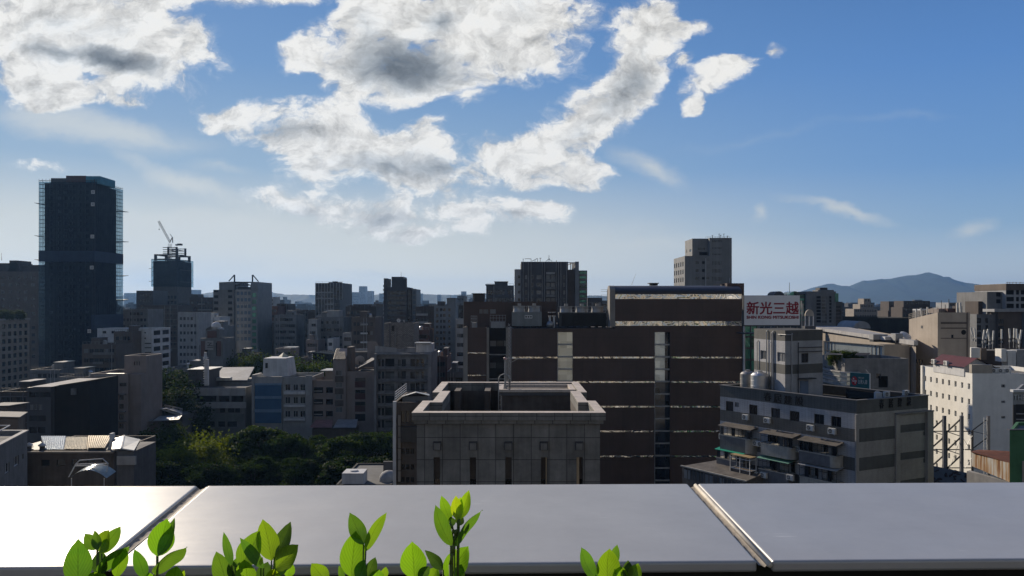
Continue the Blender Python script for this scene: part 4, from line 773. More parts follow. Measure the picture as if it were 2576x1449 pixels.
MB().box(X(322, D20) + .01, D20 + .6, 0, X(352, D20), D20 + 2.99, Z(942, D20)).build('side_wing', pink, t20)
for py in (990, 1034, 1058): MB().box(X(232, D20), D20 - .6, Z(py + 2.6, D20), X(318, D20), D20 - .01, Z(py, D20)).build('ledge', gry, t20)
MB().box(X(238, D20), D20 - .3, Z(946, D20), X(300, D20), D20 + 6, Z(944, D20) - .05).build('roof_sheet', tin, t20)
D21 = 150.; t21 = block('dark_apartment_block', 'dark walled block under a slanting pale roof sheet', 68, 128, 975, D21, 14, gryd, pxr(D21, X(68, D21), [(72, 127)], [(986, 1000)], 'd') + pxr(D21, X(68, D21), [(75, 84), (86, 94), (96, 106)], [(1018, 1031)], 'c') + pxr(D21, X(68, D21), [(74, 115)], [(1045, 1060)], 'd') + pxr(D21, X(68, D21), [(74, 92), (96, 114)], [(1074, 1090)], 'n'))
MB().hexa([(X(128, D21) + .01, D21 + 1.2, 0), (X(226, D21 + 3), D21 + 3, 0), (X(226, D21 + 3), D21 + 14, 0), (X(128, D21) + .01, D21 + 14, 0), (X(128, D21) + .01, D21 + 1.2, Z(972, D21)), (X(226, D21 + 3), D21 + 3, Z(961, D21)), (X(226, D21 + 3), D21 + 14, Z(961, D21)), (X(128, D21) + .01, D21 + 14, Z(972, D21))]).build('side_wing', surf('near_black_wall', (.022, .02, .02), .9, .4, .4), t21)  # right wing coloured far darker than the front beside it
MB().hexa([(X(78, D21), D21 - .2, Z(974, D21)), (X(130, D21), D21 - .2, Z(973.5, D21)), (X(186, D21), D21 + 11, Z(966, D21)), (X(118, D21), D21 + 11, Z(966, D21)), (X(78, D21), D21 - .2, Z(973, D21)), (X(130, D21), D21 - .2, Z(972.5, D21)), (X(186, D21), D21 + 11, Z(965, D21)), (X(118, D21), D21 + 11, Z(965, D21))]).build('roof_sheet', conc_l, t21)
MB().box(X(181, D21 + 2), D21 + 1.6, Z(996, D21), X(190, D21 + 2), D21 + 2.4, Z(980, D21)).build('wall_panel', gry, t21)
# shacks with light roofs, far left
for (pts, d, lab) in ((((-60, 1022), (22, 1020), (74, 1012), (10, 1012)), 118, 'pale corrugated lean-to roof at the left edge, upper one'), (((-80, 1046), (50, 1049), (70, 1036), (-20, 1034)), 108, 'wider corrugated roof at the left edge with a bright rim')):
    s = thing('tin_roofed_shack', lab, 'shed', (X(0, d), d, 0)); y = (d, d, d + 7, d + 7)
    q = [Vector((X(p[0], yy_), yy_, Z(p[1], yy_))) for p, yy_ in zip(pts, y)]; MB().hexa([v - Vector((0, 0, .12)) for v in q] + q).build('roof', conc, s)
    MB().hexa([(q[0].x + .4, d + .3, 0), (q[1].x - .4, d + .3, 0), (q[2].x - .4, d + 6.6, 0), (q[3].x + .4, d + 6.6, 0)] + [(q[0].x + .4, d + .3, q[0].z - .25), (q[1].x - .4, d + .3, q[1].z - .25), (q[2].x - .4, d + 6.6, q[2].z - .3), (q[3].x + .4, d + 6.6, q[3].z - .3)]).build('wall', brn, s)
# bottom left corner block
zz = H - 13.8; RA, RB = (-45.2, 60.), (-52.7, 83.5)
o22 = []
for (a, c, e, f, st) in ((35, 47, 1148, 1172, 'w'), (56, 60, 1142, 1155, 'n'), (12, 24, 1165, 1190, 'w')): o22.append((UF(a, RA, RB), ZW(f, (a + c) / 2, RA, RB), UF(c, RA, RB) - UF(a, RA, RB), ZW(e, (a + c) / 2, RA, RB) - ZW(f, (a + c) / 2, RA, RB), st))
t22 = tower('corner_block', 'grey brown block in the lower left corner with white rails and pipes on its roof', 'building', [(-80, 60), RA, RB, (-85, 83.5)], zz, conc, {1: o22}, par=.35, thick=.35)
mb = MB(); mb.bar((-80, 80, zz + .1), (-53.5, 80, zz + .1), .22, n=8).bar((-80, 82, zz + .75), (-54, 82.6, zz + .75), .06, n=6).bar((-54, 82.6, zz + .75), (-51, 74, zz + .75), .06, n=6).bar((-80, 76, zz), (-52, 76, zz), .09, n=8); mb.build('roof_pipe', whit_b, t22)
ring(MB(), [(-80.1, 59.9), (-45.1, 59.9), (-52.6, 83.6), (-85.1, 83.6)], inset([(-80, 60), RA, RB, (-85, 83.5)], .36), zz + .003, zz + .12).build('coping', conc_l, t22)
# long low building with tin roofs
D23 = 112.; brw = surf('old_brown_tile', (.115, .095, .08), .85, .45, .5)
t23 = tower('market_hall', 'long low brown building carrying a row of corrugated roofs', 'building', rect(X(61, D23), X(288, D23), D23, D23 + 13), Z(1134, D23), brw, {0: [(2.5 + 2.2 * k, Z(1172, D23), 1.2, .9, 'n') for k in range(5)]}, par=.5)
def corr(name, px0, px1, pyf, pyb, d0_, d1_, mat, par, nr=None):
    x0_, x1_ = X(px0[0], d0_), X(px0[1], d0_); xb0, xb1 = X(px1[0], d1_), X(px1[1], d1_); n_ = nr or int((x1_ - x0_) / .22); mb = MB(); z0_, z1_ = Z(pyf, d0_), Z(pyb, d1_)
    for i in range(n_):
        a = i / n_; c = (i + .5) / n_; e = (i + 1) / n_; h = .07
        for (p, q, hp, hq) in ((a, c, 0, h), (c, e, h, 0)): mb.face([(x0_ + (x1_ - x0_) * p, d0_, z0_ + hp), (x0_ + (x1_ - x0_) * q, d0_, z0_ + hq), (xb0 + (xb1 - xb0) * q, d1_, z1_ + hq), (xb0 + (xb1 - xb0) * p, d1_, z1_ + hp)])
    return mb.build(name, mat, par)
corr('blue_roof_sheet', (113, 160), (103, 166), 1131, 1097, D23 + .5, D23 + 8, surf('blue_tin', (.30, .36, .42), .4, .3, .6, False, .4), t23)
corr('tan_roof_sheet', (161, 219), (167, 222), 1130, 1099, D23 + .5, D23 + 8, surf('tan_tin', (.42, .36, .25), .45, .35, .6, False, .3), t23); corr('tan_roof_sheet', (219.5, 264), (222.5, 283), 1127, 1096, D23 + .5, D23 + 8, surf('rusty_tan_tin', (.45, .36, .23), .5, .45, .8, False, .3), t23)
MB().hexa([(X(103, D23 + 8), D23 + .6, Z(1134, D23)), (X(283, D23 + 8), D23 + .6, Z(1134, D23)), (X(283, D23 + 8), D23 + 7.9, Z(1134, D23)), (X(103, D23 + 8), D23 + 7.9, Z(1134, D23)), (X(113, D23), D23 + .6, Z(1133, D23)), (X(264, D23), D23 + .6, Z(1133, D23)), (X(283, D23 + 8), D23 + 7.9, Z(1102, D23 + 8)), (X(106, D23 + 8), D23 + 7.9, Z(1102, D23 + 8))]).build('roof_base', gryd, t23)
MB().box(X(268, D23), D23 + .8, Z(1134, D23), X(275, D23), D23 + 1.6, Z(1093, D23)).build('chimney', whit_b, t23)
MB().box(X(61, D23), D23 - .35, Z(1139, D23), X(288, D23), D23 - .005, Z(1135, D23)).build('ledge', tan, t23)
for (px, py, lab) in ((73, 1128, 'small capped ventilator at the left end of the market hall roof'), (106, 1126, 'white capped ventilator beside the bluish roof sheet')):
    t = thing('roof_ventilator', lab, 'ventilator', (X(px, 113.5), 113.5, Z(1134, 112) - .5), 'ventilators on the market hall'); c = tuple(t.location); MB().lathe([(.35, 0), (.35, .9), (.01, .9)], c, n=14).build('shaft', brn, t); MB().lathe([(.01, .95), (.55, .95), (.5, 1.15), (.01, 1.45)], c, n=14).build('cap', whit_b, t)
D24 = 106.; t24 = thing('gabled_shed', 'small shed with a grey gable roof at the end of the market hall', 'shed', (X(318, D24), D24 + 4, 0))
q = lambda px, py, d: (X(px, d), d, Z(py, d))
MB().hexa([q(281, 1131, D24), q(303, 1131, D24), q(312, 1097, D24 + 8), q(285, 1104, D24 + 8), q(281, 1130, D24), q(306, 1128, D24), q(312, 1096, D24 + 8), q(285, 1103, D24 + 8)]).hexa([q(306.5, 1129, D24), q(337, 1134, D24), q(353, 1106, D24 + 8), q(312.5, 1097, D24 + 8), q(306.5, 1128, D24), q(337, 1133, D24), q(353, 1105, D24 + 8), q(312.5, 1096, D24 + 8)]).build('roof', tin, t24)
MB().bar(q(305, 1128, D24 - .05), q(312, 1096, D24 + 8), .16).bar(q(281, 1131, D24), q(306, 1128.5, D24), .1).bar(q(306, 1128.5, D24), q(337, 1133.5, D24), .1).build('ridge_flashing', whit_b, t24)
MB().hexa([(X(290, D24), D24 + .4, 0), (X(333, D24), D24 + .4, 0), (X(333, D24), D24 + 7, 0), (X(290, D24), D24 + 7, 0), (X(290, D24), D24 + .4, Z(1134, D24)), (X(333, D24), D24 + .4, Z(1137, D24)), (X(333, D24), D24 + 7, Z(1134, D24)), (X(290, D24), D24 + 7, Z(1134, D24))]).build('wall', conc_d, t24)
MB().box(X(293, D24), D24 + .05, Z(1170, D24), X(340, D24), D24 + .38, Z(1148, D24)).build('wall_panel', conc_l, t24)
# arched glass canopy low left
D25 = 90.; t25 = thing('arched_canopy', 'arched translucent canopy on thin white rails above a dark yard', 'canopy', (X(222, D25), D25, 0))
mb = MB(); n = 14
for k in range(n):
    a0_, a1_ = k / n, (k + 1) / n; h = lambda s: .95 * (1 - (2 * s - 1) ** 2); xx = lambda s: X(173, D25) + (X(268, D25) - X(173, D25)) * s; zz = Z(1203, D25)
    mb.face([(xx(a0_), D25, zz + h(a0_)), (xx(a1_), D25, zz + h(a1_)), (xx(a1_), D25 + 2.2, zz + .3 + h(a1_)), (xx(a0_), D25 + 2.2, zz + .3 + h(a0_))])
mb.build('roof', surf('acrylic_sheet', (.30, .36, .36), .2, .3, 1.), t25)
mb = MB()
for (p, e) in (((173, 1200), (190, 1168)), ((268, 1190), (272, 1166)), ((190, 1168), (272, 1166)), ((188, 1172), (268, 1171)), ((180, 1187), (190, 1168)), ((190, 1168), (200, 1158)), ((200, 1158), (258, 1154)), ((258, 1154), (272, 1166)), ((180, 1203), (180, 1290)), ((262, 1203), (262, 1290))): mb.bar(q(*p, D25 + 1), q(*e, D25 + 1), .06, n=6)
mb.build('rail', whit_b, t25); MB().box(X(165, D25), D25 + 3, 0, X(280, D25), D25 + 10, Z(1330, D25)).build('yard_wall', gryd, t25)
# gable hall behind the trees
D26 = 182.; t26 = thing('gabled_hall', 'grey hall with a broad low gable behind the trees, left of the grey green block', 'hall', (X(404, D26), D26 + 6, 0))
MB().hexa([q(350, 1034, D26), q(420, 1030, D26), q(411, 1019, D26 + 10), q(352, 1028, D26 + 10), q(350, 1032, D26), q(420, 1028, D26), q(411, 1018, D26 + 10), q(352, 1027, D26 + 10)]).hexa([q(420, 1030, D26), q(459, 1044, D26), q(459, 1031, D26 + 10), q(411.5, 1019, D26 + 10), q(420, 1028, D26), q(459, 1042, D26), q(459, 1029, D26 + 10), q(411.5, 1018, D26 + 10)]).build('roof', conc_l, t26)
MB().bar(q(350, 1033, D26 - .1), q(385, 1023, D26 - .1), .22).bar(q(385, 1023, D26 - .1), q(458, 1046, D26 - .1), .22).bar(q(352, 1027, D26 + 5), q(411, 1018, D26 + 5), .2).bar(q(411, 1018, D26 + 5), q(459, 1029, D26 + 5), .2).build('ridge_flashing', conc_l, t26)
MB().box(X(352, D26), D26 + .5, 0, X(456, D26), D26 + 9, Z(1045, D26)).build('wall', conc_d, t26)
MB().hexa([q(328, 1062, 176), q(380, 1060, 176), q(395, 1046, 181), q(345, 1050, 181), q(328, 1061, 176), q(380, 1059, 176), q(395, 1045, 181), q(345, 1049, 181)]).hexa([q(383, 1060, 176), q(450, 1056, 176), q(458, 1046, 181), q(402, 1047, 181), q(383, 1059, 176), q(450, 1055, 176), q(458, 1045, 181), q(402, 1046, 181)]).build('lean_to_roof', tin, t26)

# ------------------------------------------------------------------ middle distance, centre
# grey green block with a slanted left bay
D30 = 200.; x0, x1 = X(472, D30), X(617, D30)
t30 = tower('concrete_block', 'grey green block with a deep parapet and a slanted left bay, behind the trees', 'building', rect(x0, x1, D30, D30 + 14), Z(975, D30), gry, {0: pxr(D30, x0, [(496, 544), (552, 577), (582, 612)], [(996, 1011)], 'v') + pxr(D30, x0, [(494, 517), (519, 531), (553, 566), (574, 590), (591, 604)], [(1026, 1038)], 'n') + pxr(D30, x0, [(498, 520), (524, 540), (548, 566), (572, 596)], [(1060, 1074)], 'n')})
MB().box(x0 - .2, D30 - .7, Z(1026, D30), x1 + .3, D30 - .005, Z(1012, D30)).box(x0 - .1, D30 - .3, Z(995, D30), x1 + .1, D30 - .005, Z(976, D30)).build('balcony_parapet', gryl, t30)
MB().box(x0 + .5, D30 - .25, Z(1060, D30), x1 - .3, D30 - .005, Z(1041, D30)).build('spandrel', grn, t30)
MB().hexa([(X(461, D30), D30 + 2, 0), (x0 - .01, D30 + .3, 0), (x0 - .01, D30 + 14, 0), (X(461, D30), D30 + 14, 0), (X(466, D30), D30 + 2, Z(984, D30)), (x0 - .01, D30 + .3, Z(972, D30)), (x0 - .01, D30 + 14, Z(972, D30)), (X(466, D30), D30 + 14, Z(978, D30))]).build('side_bay', gry, t30)
for k in (520, 551, 580): MB().box(X(k, D30) - .12, D30 - .45, Z(995, D30), X(k, D30) + .12, D30 - .301, Z(975, D30)).build('pilaster', conc_l, t30)
add_box(t30, 'rooftop_room', 474, 524, 930, 982, 206, 8, gryd); add_box(t30, 'roof_sheet', 470, 530, 929, 930.5, 205, 9, tin)
# white stepped mast
D31 = 198.; ms = thing('stepped_mast', 'slim white roof mast with climbing rungs above the grey green block', 'mast', (X(506, D31), D31 + 3, Z(972, D31)))
MB().box(X(502, D31), D31 + 3, Z(973, D31), X(511, D31), D31 + 3.9, Z(907, D31)).build('shaft', whit_b, ms)
mb = MB()
for k in range(12): mb.box(X(500, D31), D31 + 2.7, Z(968 - k * 6, D31), X(513, D31), D31 + 2.98, Z(966.6 - k * 6, D31))
mb.build('rung', whit_b, ms); mb = MB()
for k in range(5): mb.lathe([(.01, 0), (.55 - .05 * k, .05), (.35, .35), (.01, .4)], (X(503.5, D31), D31 + 3.4, Z(906 - k * 3.6, D31)), n=12)
mb.build('insulator', whit_b, ms); MB().bar(P(502.5, 908, D31 + 3.4), P(502.5, 868, D31 + 3.4), .06).build('antenna_mast', dsteel, ms)
# big shed roof behind and the bluish halls
t_ = thing('slate_roofed_hall', 'hall with a broad grey mono pitch roof beside the white stepped mast', 'hall', (X(590, 215), 222, 0))
MB().hexa([q(535, 958, 214), q(622, 958, 214), q(640, 925, 226), q(560, 926, 226), q(535, 956, 214), q(622, 956, 214), q(640, 923, 226), q(560, 924, 226)]).build('roof', gryl, t_); MB().box(X(545, 214), 214.5, 0, X(620, 214), 226, Z(959, 214)).build('wall', gryd, t_)
MB().box(X(540, 212), 211.6, Z(957, 212), X(578, 212), 213.9, Z(950, 212)).build('awning', tin, t_)
# blue and white school block
D32 = 200.; x0, x1 = X(637, D32), X(710, D32)
t32 = thing('blue_curtained_block', 'white block with three wide blue bands and a white stair head', 'building', (X(705, D32), D32 + 7, 0))
tower('blue_curtained_block', '', '', rect(x0, x1, D32, D32 + 13), Z(948, D32), gryl, {0: []}, base=t32)
bluep = surf('blue_sun_screen', (.035, .115, .235), .6, .2, .4)
for (a, c) in ((969, 996), (1003, 1029), (1037, 1064)): MB().box(x0 + .5, D32 - .2, Z(c, D32), x1 - .2, D32 - .005, Z(a, D32)).build('sun_screen', bluep, t32)
bll = surf('light_blue_spandrel', (.17, .27, .40), .6, .2, .4)
for (a, c) in ((964, 969), (996, 1003), (1029, 1037)): MB().box(x0 + .4, D32 - .28, Z(c, D32) + .02, x1 - .1, D32 - .005, Z(a, D32) - .02).build('spandrel', bll, t32)
MB().box(x0 - .3, D32 - .35, 0, x0 + .38, D32 + 6, Z(943, D32)).build('side_fin', gryl, t32)
tower('blue_curtained_block', '', '', rect(x1 + .01, X(784, D32), D32 + .4, D32 + 13), Z(948, D32), gryl, {0: pxr(D32, x1, [(716, 729), (736.5, 748.5), (754, 767)], [(967, 983), (999, 1016), (1034, 1050)], 'w')}, base=t32)
for (a, c) in ((985, 992), (1018.5, 1024), (1053, 1058)): MB().box(X(714, D32), D32 - .2, Z(c, D32), X(768, D32), D32 + .39, Z(a, D32)).build('balcony_parapet', whit_b, t32)
MB().box(X(769, D32), D32 - .1, 0, X(785, D32), D32 + .39, Z(944, D32)).build('pilaster', gryl, t32)
MB().hexa([(X(653, D32), D32 + 2.5, Z(949, D32)), (X(719, D32), D32 + 2.5, Z(949, D32)), (X(719, D32), D32 + 10, Z(949, D32)), (X(653, D32), D32 + 10, Z(949, D32)), (X(655, D32), D32 + 2.5, Z(903, D32)), (X(712, D32), D32 + 2.5, Z(903, D32)), (X(712, D32), D32 + 10, Z(903, D32)), (X(655, D32), D32 + 10, Z(903, D32))]).build('stair_head', whit_b, t32)
MB().box(X(660, D32), D32 + 2.4, Z(928, D32), X(666, D32), D32 + 2.49, Z(915, D32)).build('window', gl, t32)
MB().box(X(650, D32), D32 + 1, Z(962, D32), X(706, D32), D32 + 2, Z(950, D32)).build('roof_parapet', conc_l, t32)
MB().lathe([(1.5, 0), (.01, 1.2)], (X(690, D32), D32 + 8, Z(903, D32) + .01), n=4).build('skylight', surf('skylight_acrylic', (.6, .55, .38), .4, .2), t32)
# pinkish building with the corrugated stair tower
D33 = 200.; t33 = thing('stair_tower_block', 'pinkish block with a tall stair tower under a dark slanted ribbed roof', 'building', (X(880, D33), D33 + 7, 0))
xa, xb = X(837.5, D33), X(870, D33)
tower('stair_tower_block', '', '', rect(xa, xb, D33, D33 + 6), Z(903, D33), pink, {0: pxr(D33, xa, [(844, 861)], [(932, 945), (962, 975), (992, 1005), (1024, 1037)], 'c')}, base=t33)
for py in (950, 981, 1011): MB().box(xa + .5, D33 - .05, Z(py + 11, D33), xb - .6, D33 - .004, Z(py - 4, D33)).build('spandrel', brw, t33)
corr('roof', (838, 869), (846, 869), 904, 877, D33 - .3, D33 + 5, dsteel, t33, 14); MB().hexa([(xa, D33, Z(903, D33)), (xb, D33, Z(903, D33)), (xb, D33 + 5, Z(903, D33)), (xa, D33 + 5, Z(903, D33)), (xa + .3, D33 + .1, Z(903, D33) + .01), (xb - .1, D33 + .1, Z(903, D33) + .01), (xb - .1, D33 + 4.9, Z(879, D33)), (xa + .8, D33 + 4.9, Z(879, D33))]).build('roof_base', pink, t33)
MB().box(xb + .01, D33 + 1.5, 0, X(881, D33), D33 + 6.5, Z(874, D33)).build('stair_wing', brn, t33)
xc, xd = X(881, D33) + .01, X(942, D33); wine = surf('wine_red_panel', (.085, .03, .03), .6, .3, .6)
tower('stair_tower_block', '', '', rect(xb + .01, xd, D33 + .5, D33 + 13), Z(935, D33), pink, {0: pxr(D33, xb, [(892, 918)], [(951, 960), (981, 990), (1011, 1021), (1042, 1060)], 'd')}, base=t33)
for (a, c) in ((960, 975), (990, 1005), (1021, 1036)): MB().box(X(892, D33), D33 + .42, Z(c, D33), X(918, D33), D33 + .495, Z(a, D33) - .02).build('spandrel', wine, t33)
MB().box(X(934, D33), D33 + .1, 0, X(941, D33), D33 + .49, Z(931, D33)).build('pilaster', pink, t33)
xe = X(784.5, D33)
tower('stair_tower_block', '', '', rect(xe, xa - .01, D33 + .8, D33 + 11), Z(957, D33), pink, {0: pxr(D33, xe, [(786, 811), (818, 836)], [(975, 990), (1005, 1019), (1035, 1049)], 'v')}, base=t33, dep=.6)
for py in (985, 1014, 1044): MB().box(X(787, D33), D33 + 1.05, Z(py + 1.2, D33), X(808, D33), D33 + 1.2, Z(py - 1.2, D33)).build('handrail', conc_l, t33)
add_box(t33, 'rooftop_room', 818, 838, 934, 958, 206, 5, tan); add_box(t33, 'roof_sheet', 806, 838, 932, 934, 205, 7, tin)
rp_ = surf('faded_pink_tin', (.33, .17, .15), .5, .4, .6, False, .2); t_ = thing('canopy_roof', 'faded pink and grey ribbed canopy roofs at the foot of the pinkish block', 'canopy', (X(840, 188), 190, 0))
corr('roof_sheet', (778, 835), (795, 838), 1076, 1056, 186, 192, rp_, t_, 30); corr('roof_sheet', (838, 896), (850, 900), 1076, 1055, 186, 192, tin, t_, 30); MB().box(X(785, 187), 187, 0, X(893, 187), 192, Z(1078, 187)).build('wall', brw, t_)
# dark hall with curved white rim and the big dish
D34 = 262.; t34 = thing('rimmed_hall', 'dark glazed hall under a thin curved white roof rim', 'hall', (X(830, D34), D34 + 8, 0))
MB().box(X(787, D34), D34, 0, X(842, D34), D34 + 14, Z(888, D34)).build('wall', surf('black_glass_wall', (.012, .014, .016), .15, .2, .3), t34); MB().hexa([q(785, 886, D34 - .6), q(845, 892, D34 - .6), q(845, 892, D34 + 15), q(785, 886, D34 + 15), q(785, 883.6, D34 - .6), q(845, 889, D34 - .6), q(845, 889, D34 + 15), q(785, 883.6, D34 + 15)]).build('roof', conc_l, t34)
for k in range(7): MB().box(X(787, D34) - .3, D34 - .3, Z(893 + 5 * k, D34), X(787, D34) - .01, D34 + .2, Z(890.5 + 5 * k, D34)).build('rim_lamp', whit_b, t34)
mb = MB(); cx_, cy_ = X(900, 230), 236.; mb.lathe([(4.3, -.25), (4.6, -.25), (4.6, .1), (4.3, .1), (4.3, -.25)], (cx_, cy_, Z(883, 230)), n=36); t_ = thing('ring_roof_pavilion', 'low round pavilion with a pale ring shaped roof behind the ribbed stair tower', 'pavilion', (cx_, cy_, 0)); mb.build('roof_ring', conc_l, t_, True); MB().lathe([(4.1, -38), (4.1, -.4), (.01, -.3)], (cx_, cy_, Z(883, 230)), n=30).build('wall', gryd, t_)
def dish(c, r, tilt, az, label, mat=None, group='satellite dishes on the roofs'):
    t = thing('satellite_dish', label, 'satellite dish', c, group); mb = MB(); n = 24; rings = 5; Rm = Matrix.Rotation(az, 4, 'Z') @ Matrix.Rotation(tilt, 4, 'X')
    pts = [[Rm @ Vector((r * j / rings * math.cos(2 * math.pi * i / n), -.32 * r * (j / rings) ** 2 , r * j / rings * math.sin(2 * math.pi * i / n))) for i in range(n)] for j in range(1, rings + 1)]
    o = Vector(c) + Vector((0, 0, r * 1.25)); ctr = o + Rm @ Vector((0, 0, 0))
    for i in range(n):
        k = (i + 1) % n; mb.face([ctr, o + pts[0][k], o + pts[0][i]])
        for j in range(rings - 1): mb.face([o + pts[j][i], o + pts[j][k], o + pts[j + 1][k], o + pts[j + 1][i]])
    mb.build('reflector', mat or whit_b, t, True, 1e-5); f_ = o + Rm @ Vector((0, -.75 * r, 0))
    MB().bar(o + Rm @ Vector((0, -.1 * r, -.8 * r)), f_, .02 + .02 * r).bar(o + Rm @ Vector((.7 * r, -.2 * r, .5 * r)), f_, .015 + .01 * r).bar(f_, f_ + Rm @ Vector((0, .12 * r, 0)), .06 * r + .03).build('feed_arm', dsteel, t); MB().bar(c, o, .05 + .04 * r, n=8).build('pole', dsteel, t); return t
D35 = 212.
dish((X(905, D35), D35, Z(925, D35)), 1.45, R(-20), R(200), 'large pale dish seen from behind beside the ribbed stair tower', conc_l)
t_ = thing('lean_to_hall', 'dark mono pitch roof sloping up to the concrete flats', 'hall', (X(920, 208), 212, 0)); MB().hexa([q(900, 928, 207), q(945, 905, 207), q(948, 893, 214), q(905, 922, 214), q(900, 926, 207), q(945, 903, 207), q(948, 891, 214), q(905, 920, 214)]).build('roof', surf('slate_grey_roof', (.10, .11, .13), .8, .25, .5, False), t_); MB().box(X(902, 208), 207.5, 0, X(943, 208), 213, Z(932, 208)).build('wall', gryd, t_)
dish((X(1002.5, 217), 217, Z(813, 215)), .55, R(-15), R(20), 'round dish on the pale brick box, facing us'); dish((X(1015, 217), 217.5, Z(813, 215)), .4, R(-10), R(80), 'edge-on dish on the pale brick box')
# concrete flats with ledges
D36 = 192.; xa, xb = X(944, D36), X(1086.5, D36)
opn = []
for k in range(6):
    e, f = 903 + k * 30.8, 922 + k * 30.8
    for (a, c, s) in ((951, 957.5, 'n'), (960, 966.5, 'n'), (969, 992, 'v' if k in (0, 3) else 'l'), (1000, 1008, 'c'), (1010, 1021, 'd'), (1032, 1044, 'd'), (1046.5, 1055, 'l' if k % 2 else 'd'), (1060, 1067, 'n')): opn += pxr(D36, xa, [(a, c)], [(e + random.uniform(-1, 1.5), f)], s)
cst = surf('stained_white_concrete', (.27, .268, .275), .85, .5, .45)
t36 = tower('concrete_flats', 'stained pale concrete flats with thin dark ledges and winged parapet walls', 'apartment building', rect(xa, xb, D36, D36 + 14), Z(886, D36), cst, {0: opn}, dep=.35)
for k in range(6): 
    MB().box(xa + .6, D36 - 1.1, Z(928 + 30.8 * k, D36), X(1077, D36), D36 - .005, Z(926 + 30.8 * k, D36)).build('balcony', cst, t36)
    mb = MB()
    for j in range(34): xx = X(968, D36) + j * .31; mb.box(xx - .012, D36 - 1.08, Z(926 + 30.8 * k, D36) + .002, xx + .012, D36 - 1.05, Z(916.5 + 30.8 * k, D36))
    mb.box(X(967, D36), D36 - 1.09, Z(916.8 + 30.8 * k, D36), X(1077, D36), D36 - 1.04, Z(916 + 30.8 * k, D36)); mb.build('railing', dsteel, t36)
MB().box(X(944, D36) - .1, D36 - 1.1, 0, X(949, D36), D36 - .005, Z(889, D36)).box(X(1077, D36) + .01, D36 - 1.1, 0, X(1086, D36), D36 - .005, Z(889, D36)).build('pilaster', cst, t36); MB().box(X(949, D36) + .01, D36 - 1.0, Z(892, D36), X(1077, D36), D36 - .005, Z(889, D36)).build('ledge', cst, t36)
MB().hexa([q(944, 888, D36 + .5), q(998, 888, D36 + .5), q(998, 888, D36 + 1.2), q(944, 888, D36 + 1.2), q(944, 870, D36 + .5), q(998, 875, D36 + .5), q(998, 875, D36 + 1.2), q(944, 870, D36 + 1.2)]).box(X(1024, D36), D36 + .5, Z(888, D36), X(1044, D36), D36 + 1.2, Z(874, D36)).build('roof_parapet', conc_l, t36)
MB().hexa([q(924, 900, D36 + 4), q(966, 900, D36 + 4), q(966, 900, D36 + 11), q(924, 900, D36 + 11), q(924, 859, D36 + 4), q(947, 859, D36 + 4), q(947, 859, D36 + 11), q(924, 859, D36 + 11)]).build('stair_head', pink, t36); add_box(t36, 'stair_head', 1044, 1085, 866, 888, D36, 8, whit_b, 2.5); add_box(t36, 'roof_sheet', 1040, 1079, 863, 865.5, D36, 6, tin, 2)
MB().bar(q(1052, 891, D36 - .2), q(1060, 924, D36 - .2), .12).bar(q(1076, 891, D36 - .2), q(1068, 924, D36 - .2), .12).build('brace', cst, t36)
# house with a lit strip of windows, and small ones around
t_ = block('stone_house', 'grey house with a bright strip of windows under a skylight roof', 692, 730, 877, 282, 12, pink, pxr(282, X(692, 282), [(695, 711), (715, 735)], [(886, 891)], 'l')); MB().hexa([q(690, 905, 280), q(755, 925, 280), q(755, 925, 290), q(690, 900, 290), q(690, 893, 280), q(744, 893, 280), q(750, 893, 290), q(690, 893, 290)]).build('lower_wing', gry, t_); add_box(t_, 'skylight', 714, 744, 873.5, 876.8, 284, 5, tin)
for (a, c, e, d, mt, n, lab) in ((757, 790, 900, 300, gryd, 4, 'dim house with pale windows left of the dark glazed hall'), (770, 800, 855, 318, pink, 4, 'pinkish walled roof hall before the wide grey flats'), (824, 838, 852, 315, whit_b, 2, 'small white roof room before the wide grey flats'), (862, 886, 838, 290, gryl, 3, 'grey house with a pale roof edge left of the grey brown flats'), (590, 640, 890, 330, brnd, 6, 'dark low house under the long bluish slab'), (1043, 1090, 905, 215, gryd, 4, 'dark yard block beside the concrete flats'), (1125, 1168, 935, 205, gry, 4, 'low flat bluish shed by the mall corner')):
    block('town_house', lab, a, c, e, d, 12, mt, fr(n, 1.0, 1.3, 3.1, 1.6, 3, jit='nd'))
# white rooftop box by the parapet edge and things next to it
D37 = 96.; t37 = block('low_rooftop', 'dark low roof just above the parapet, carrying a white tank box', 845, 985, 1219, D37, 13, roofd, par=.2)
t_ = thing('tank_box', 'square white metal tank box with a round hatch on a low roof', 'water tank', (X(885, D37), D37 + 2, Z(1219, D37) - .2)); MB().box(X(858, D37), D37 + .5, Z(1219, D37) - .19, X(912, D37), D37 + 3.2, Z(1193, D37)).build('body', whit_b, t_); MB().lathe([(.5, 0), (.5, .12), (.4, .16), (.01, .18)], (X(884, D37), D37 + 1.8, Z(1193, D37) + .005), n=20).build('hatch', whit_b, t_)
t_ = thing('roof_tent', 'small pale domed roof cover beside the white tank box', 'roof cover', (X(968, D37), D37 + 3, Z(1219, D37) - .2)); MB().lathe([(1.25, 0), (1.2, .5), (.9, 1.0), (.5, 1.25), (.01, 1.35)], (X(968, D37), D37 + 3, Z(1219, D37) - .19), n=24).build('cover', conc_l, t_, True); MB().box(X(944, D37), D37 + 6, Z(1219, D37) - .19, X(992, D37), D37 + 6.4, Z(1186, D37)).build('screen_wall', gryd, t_)

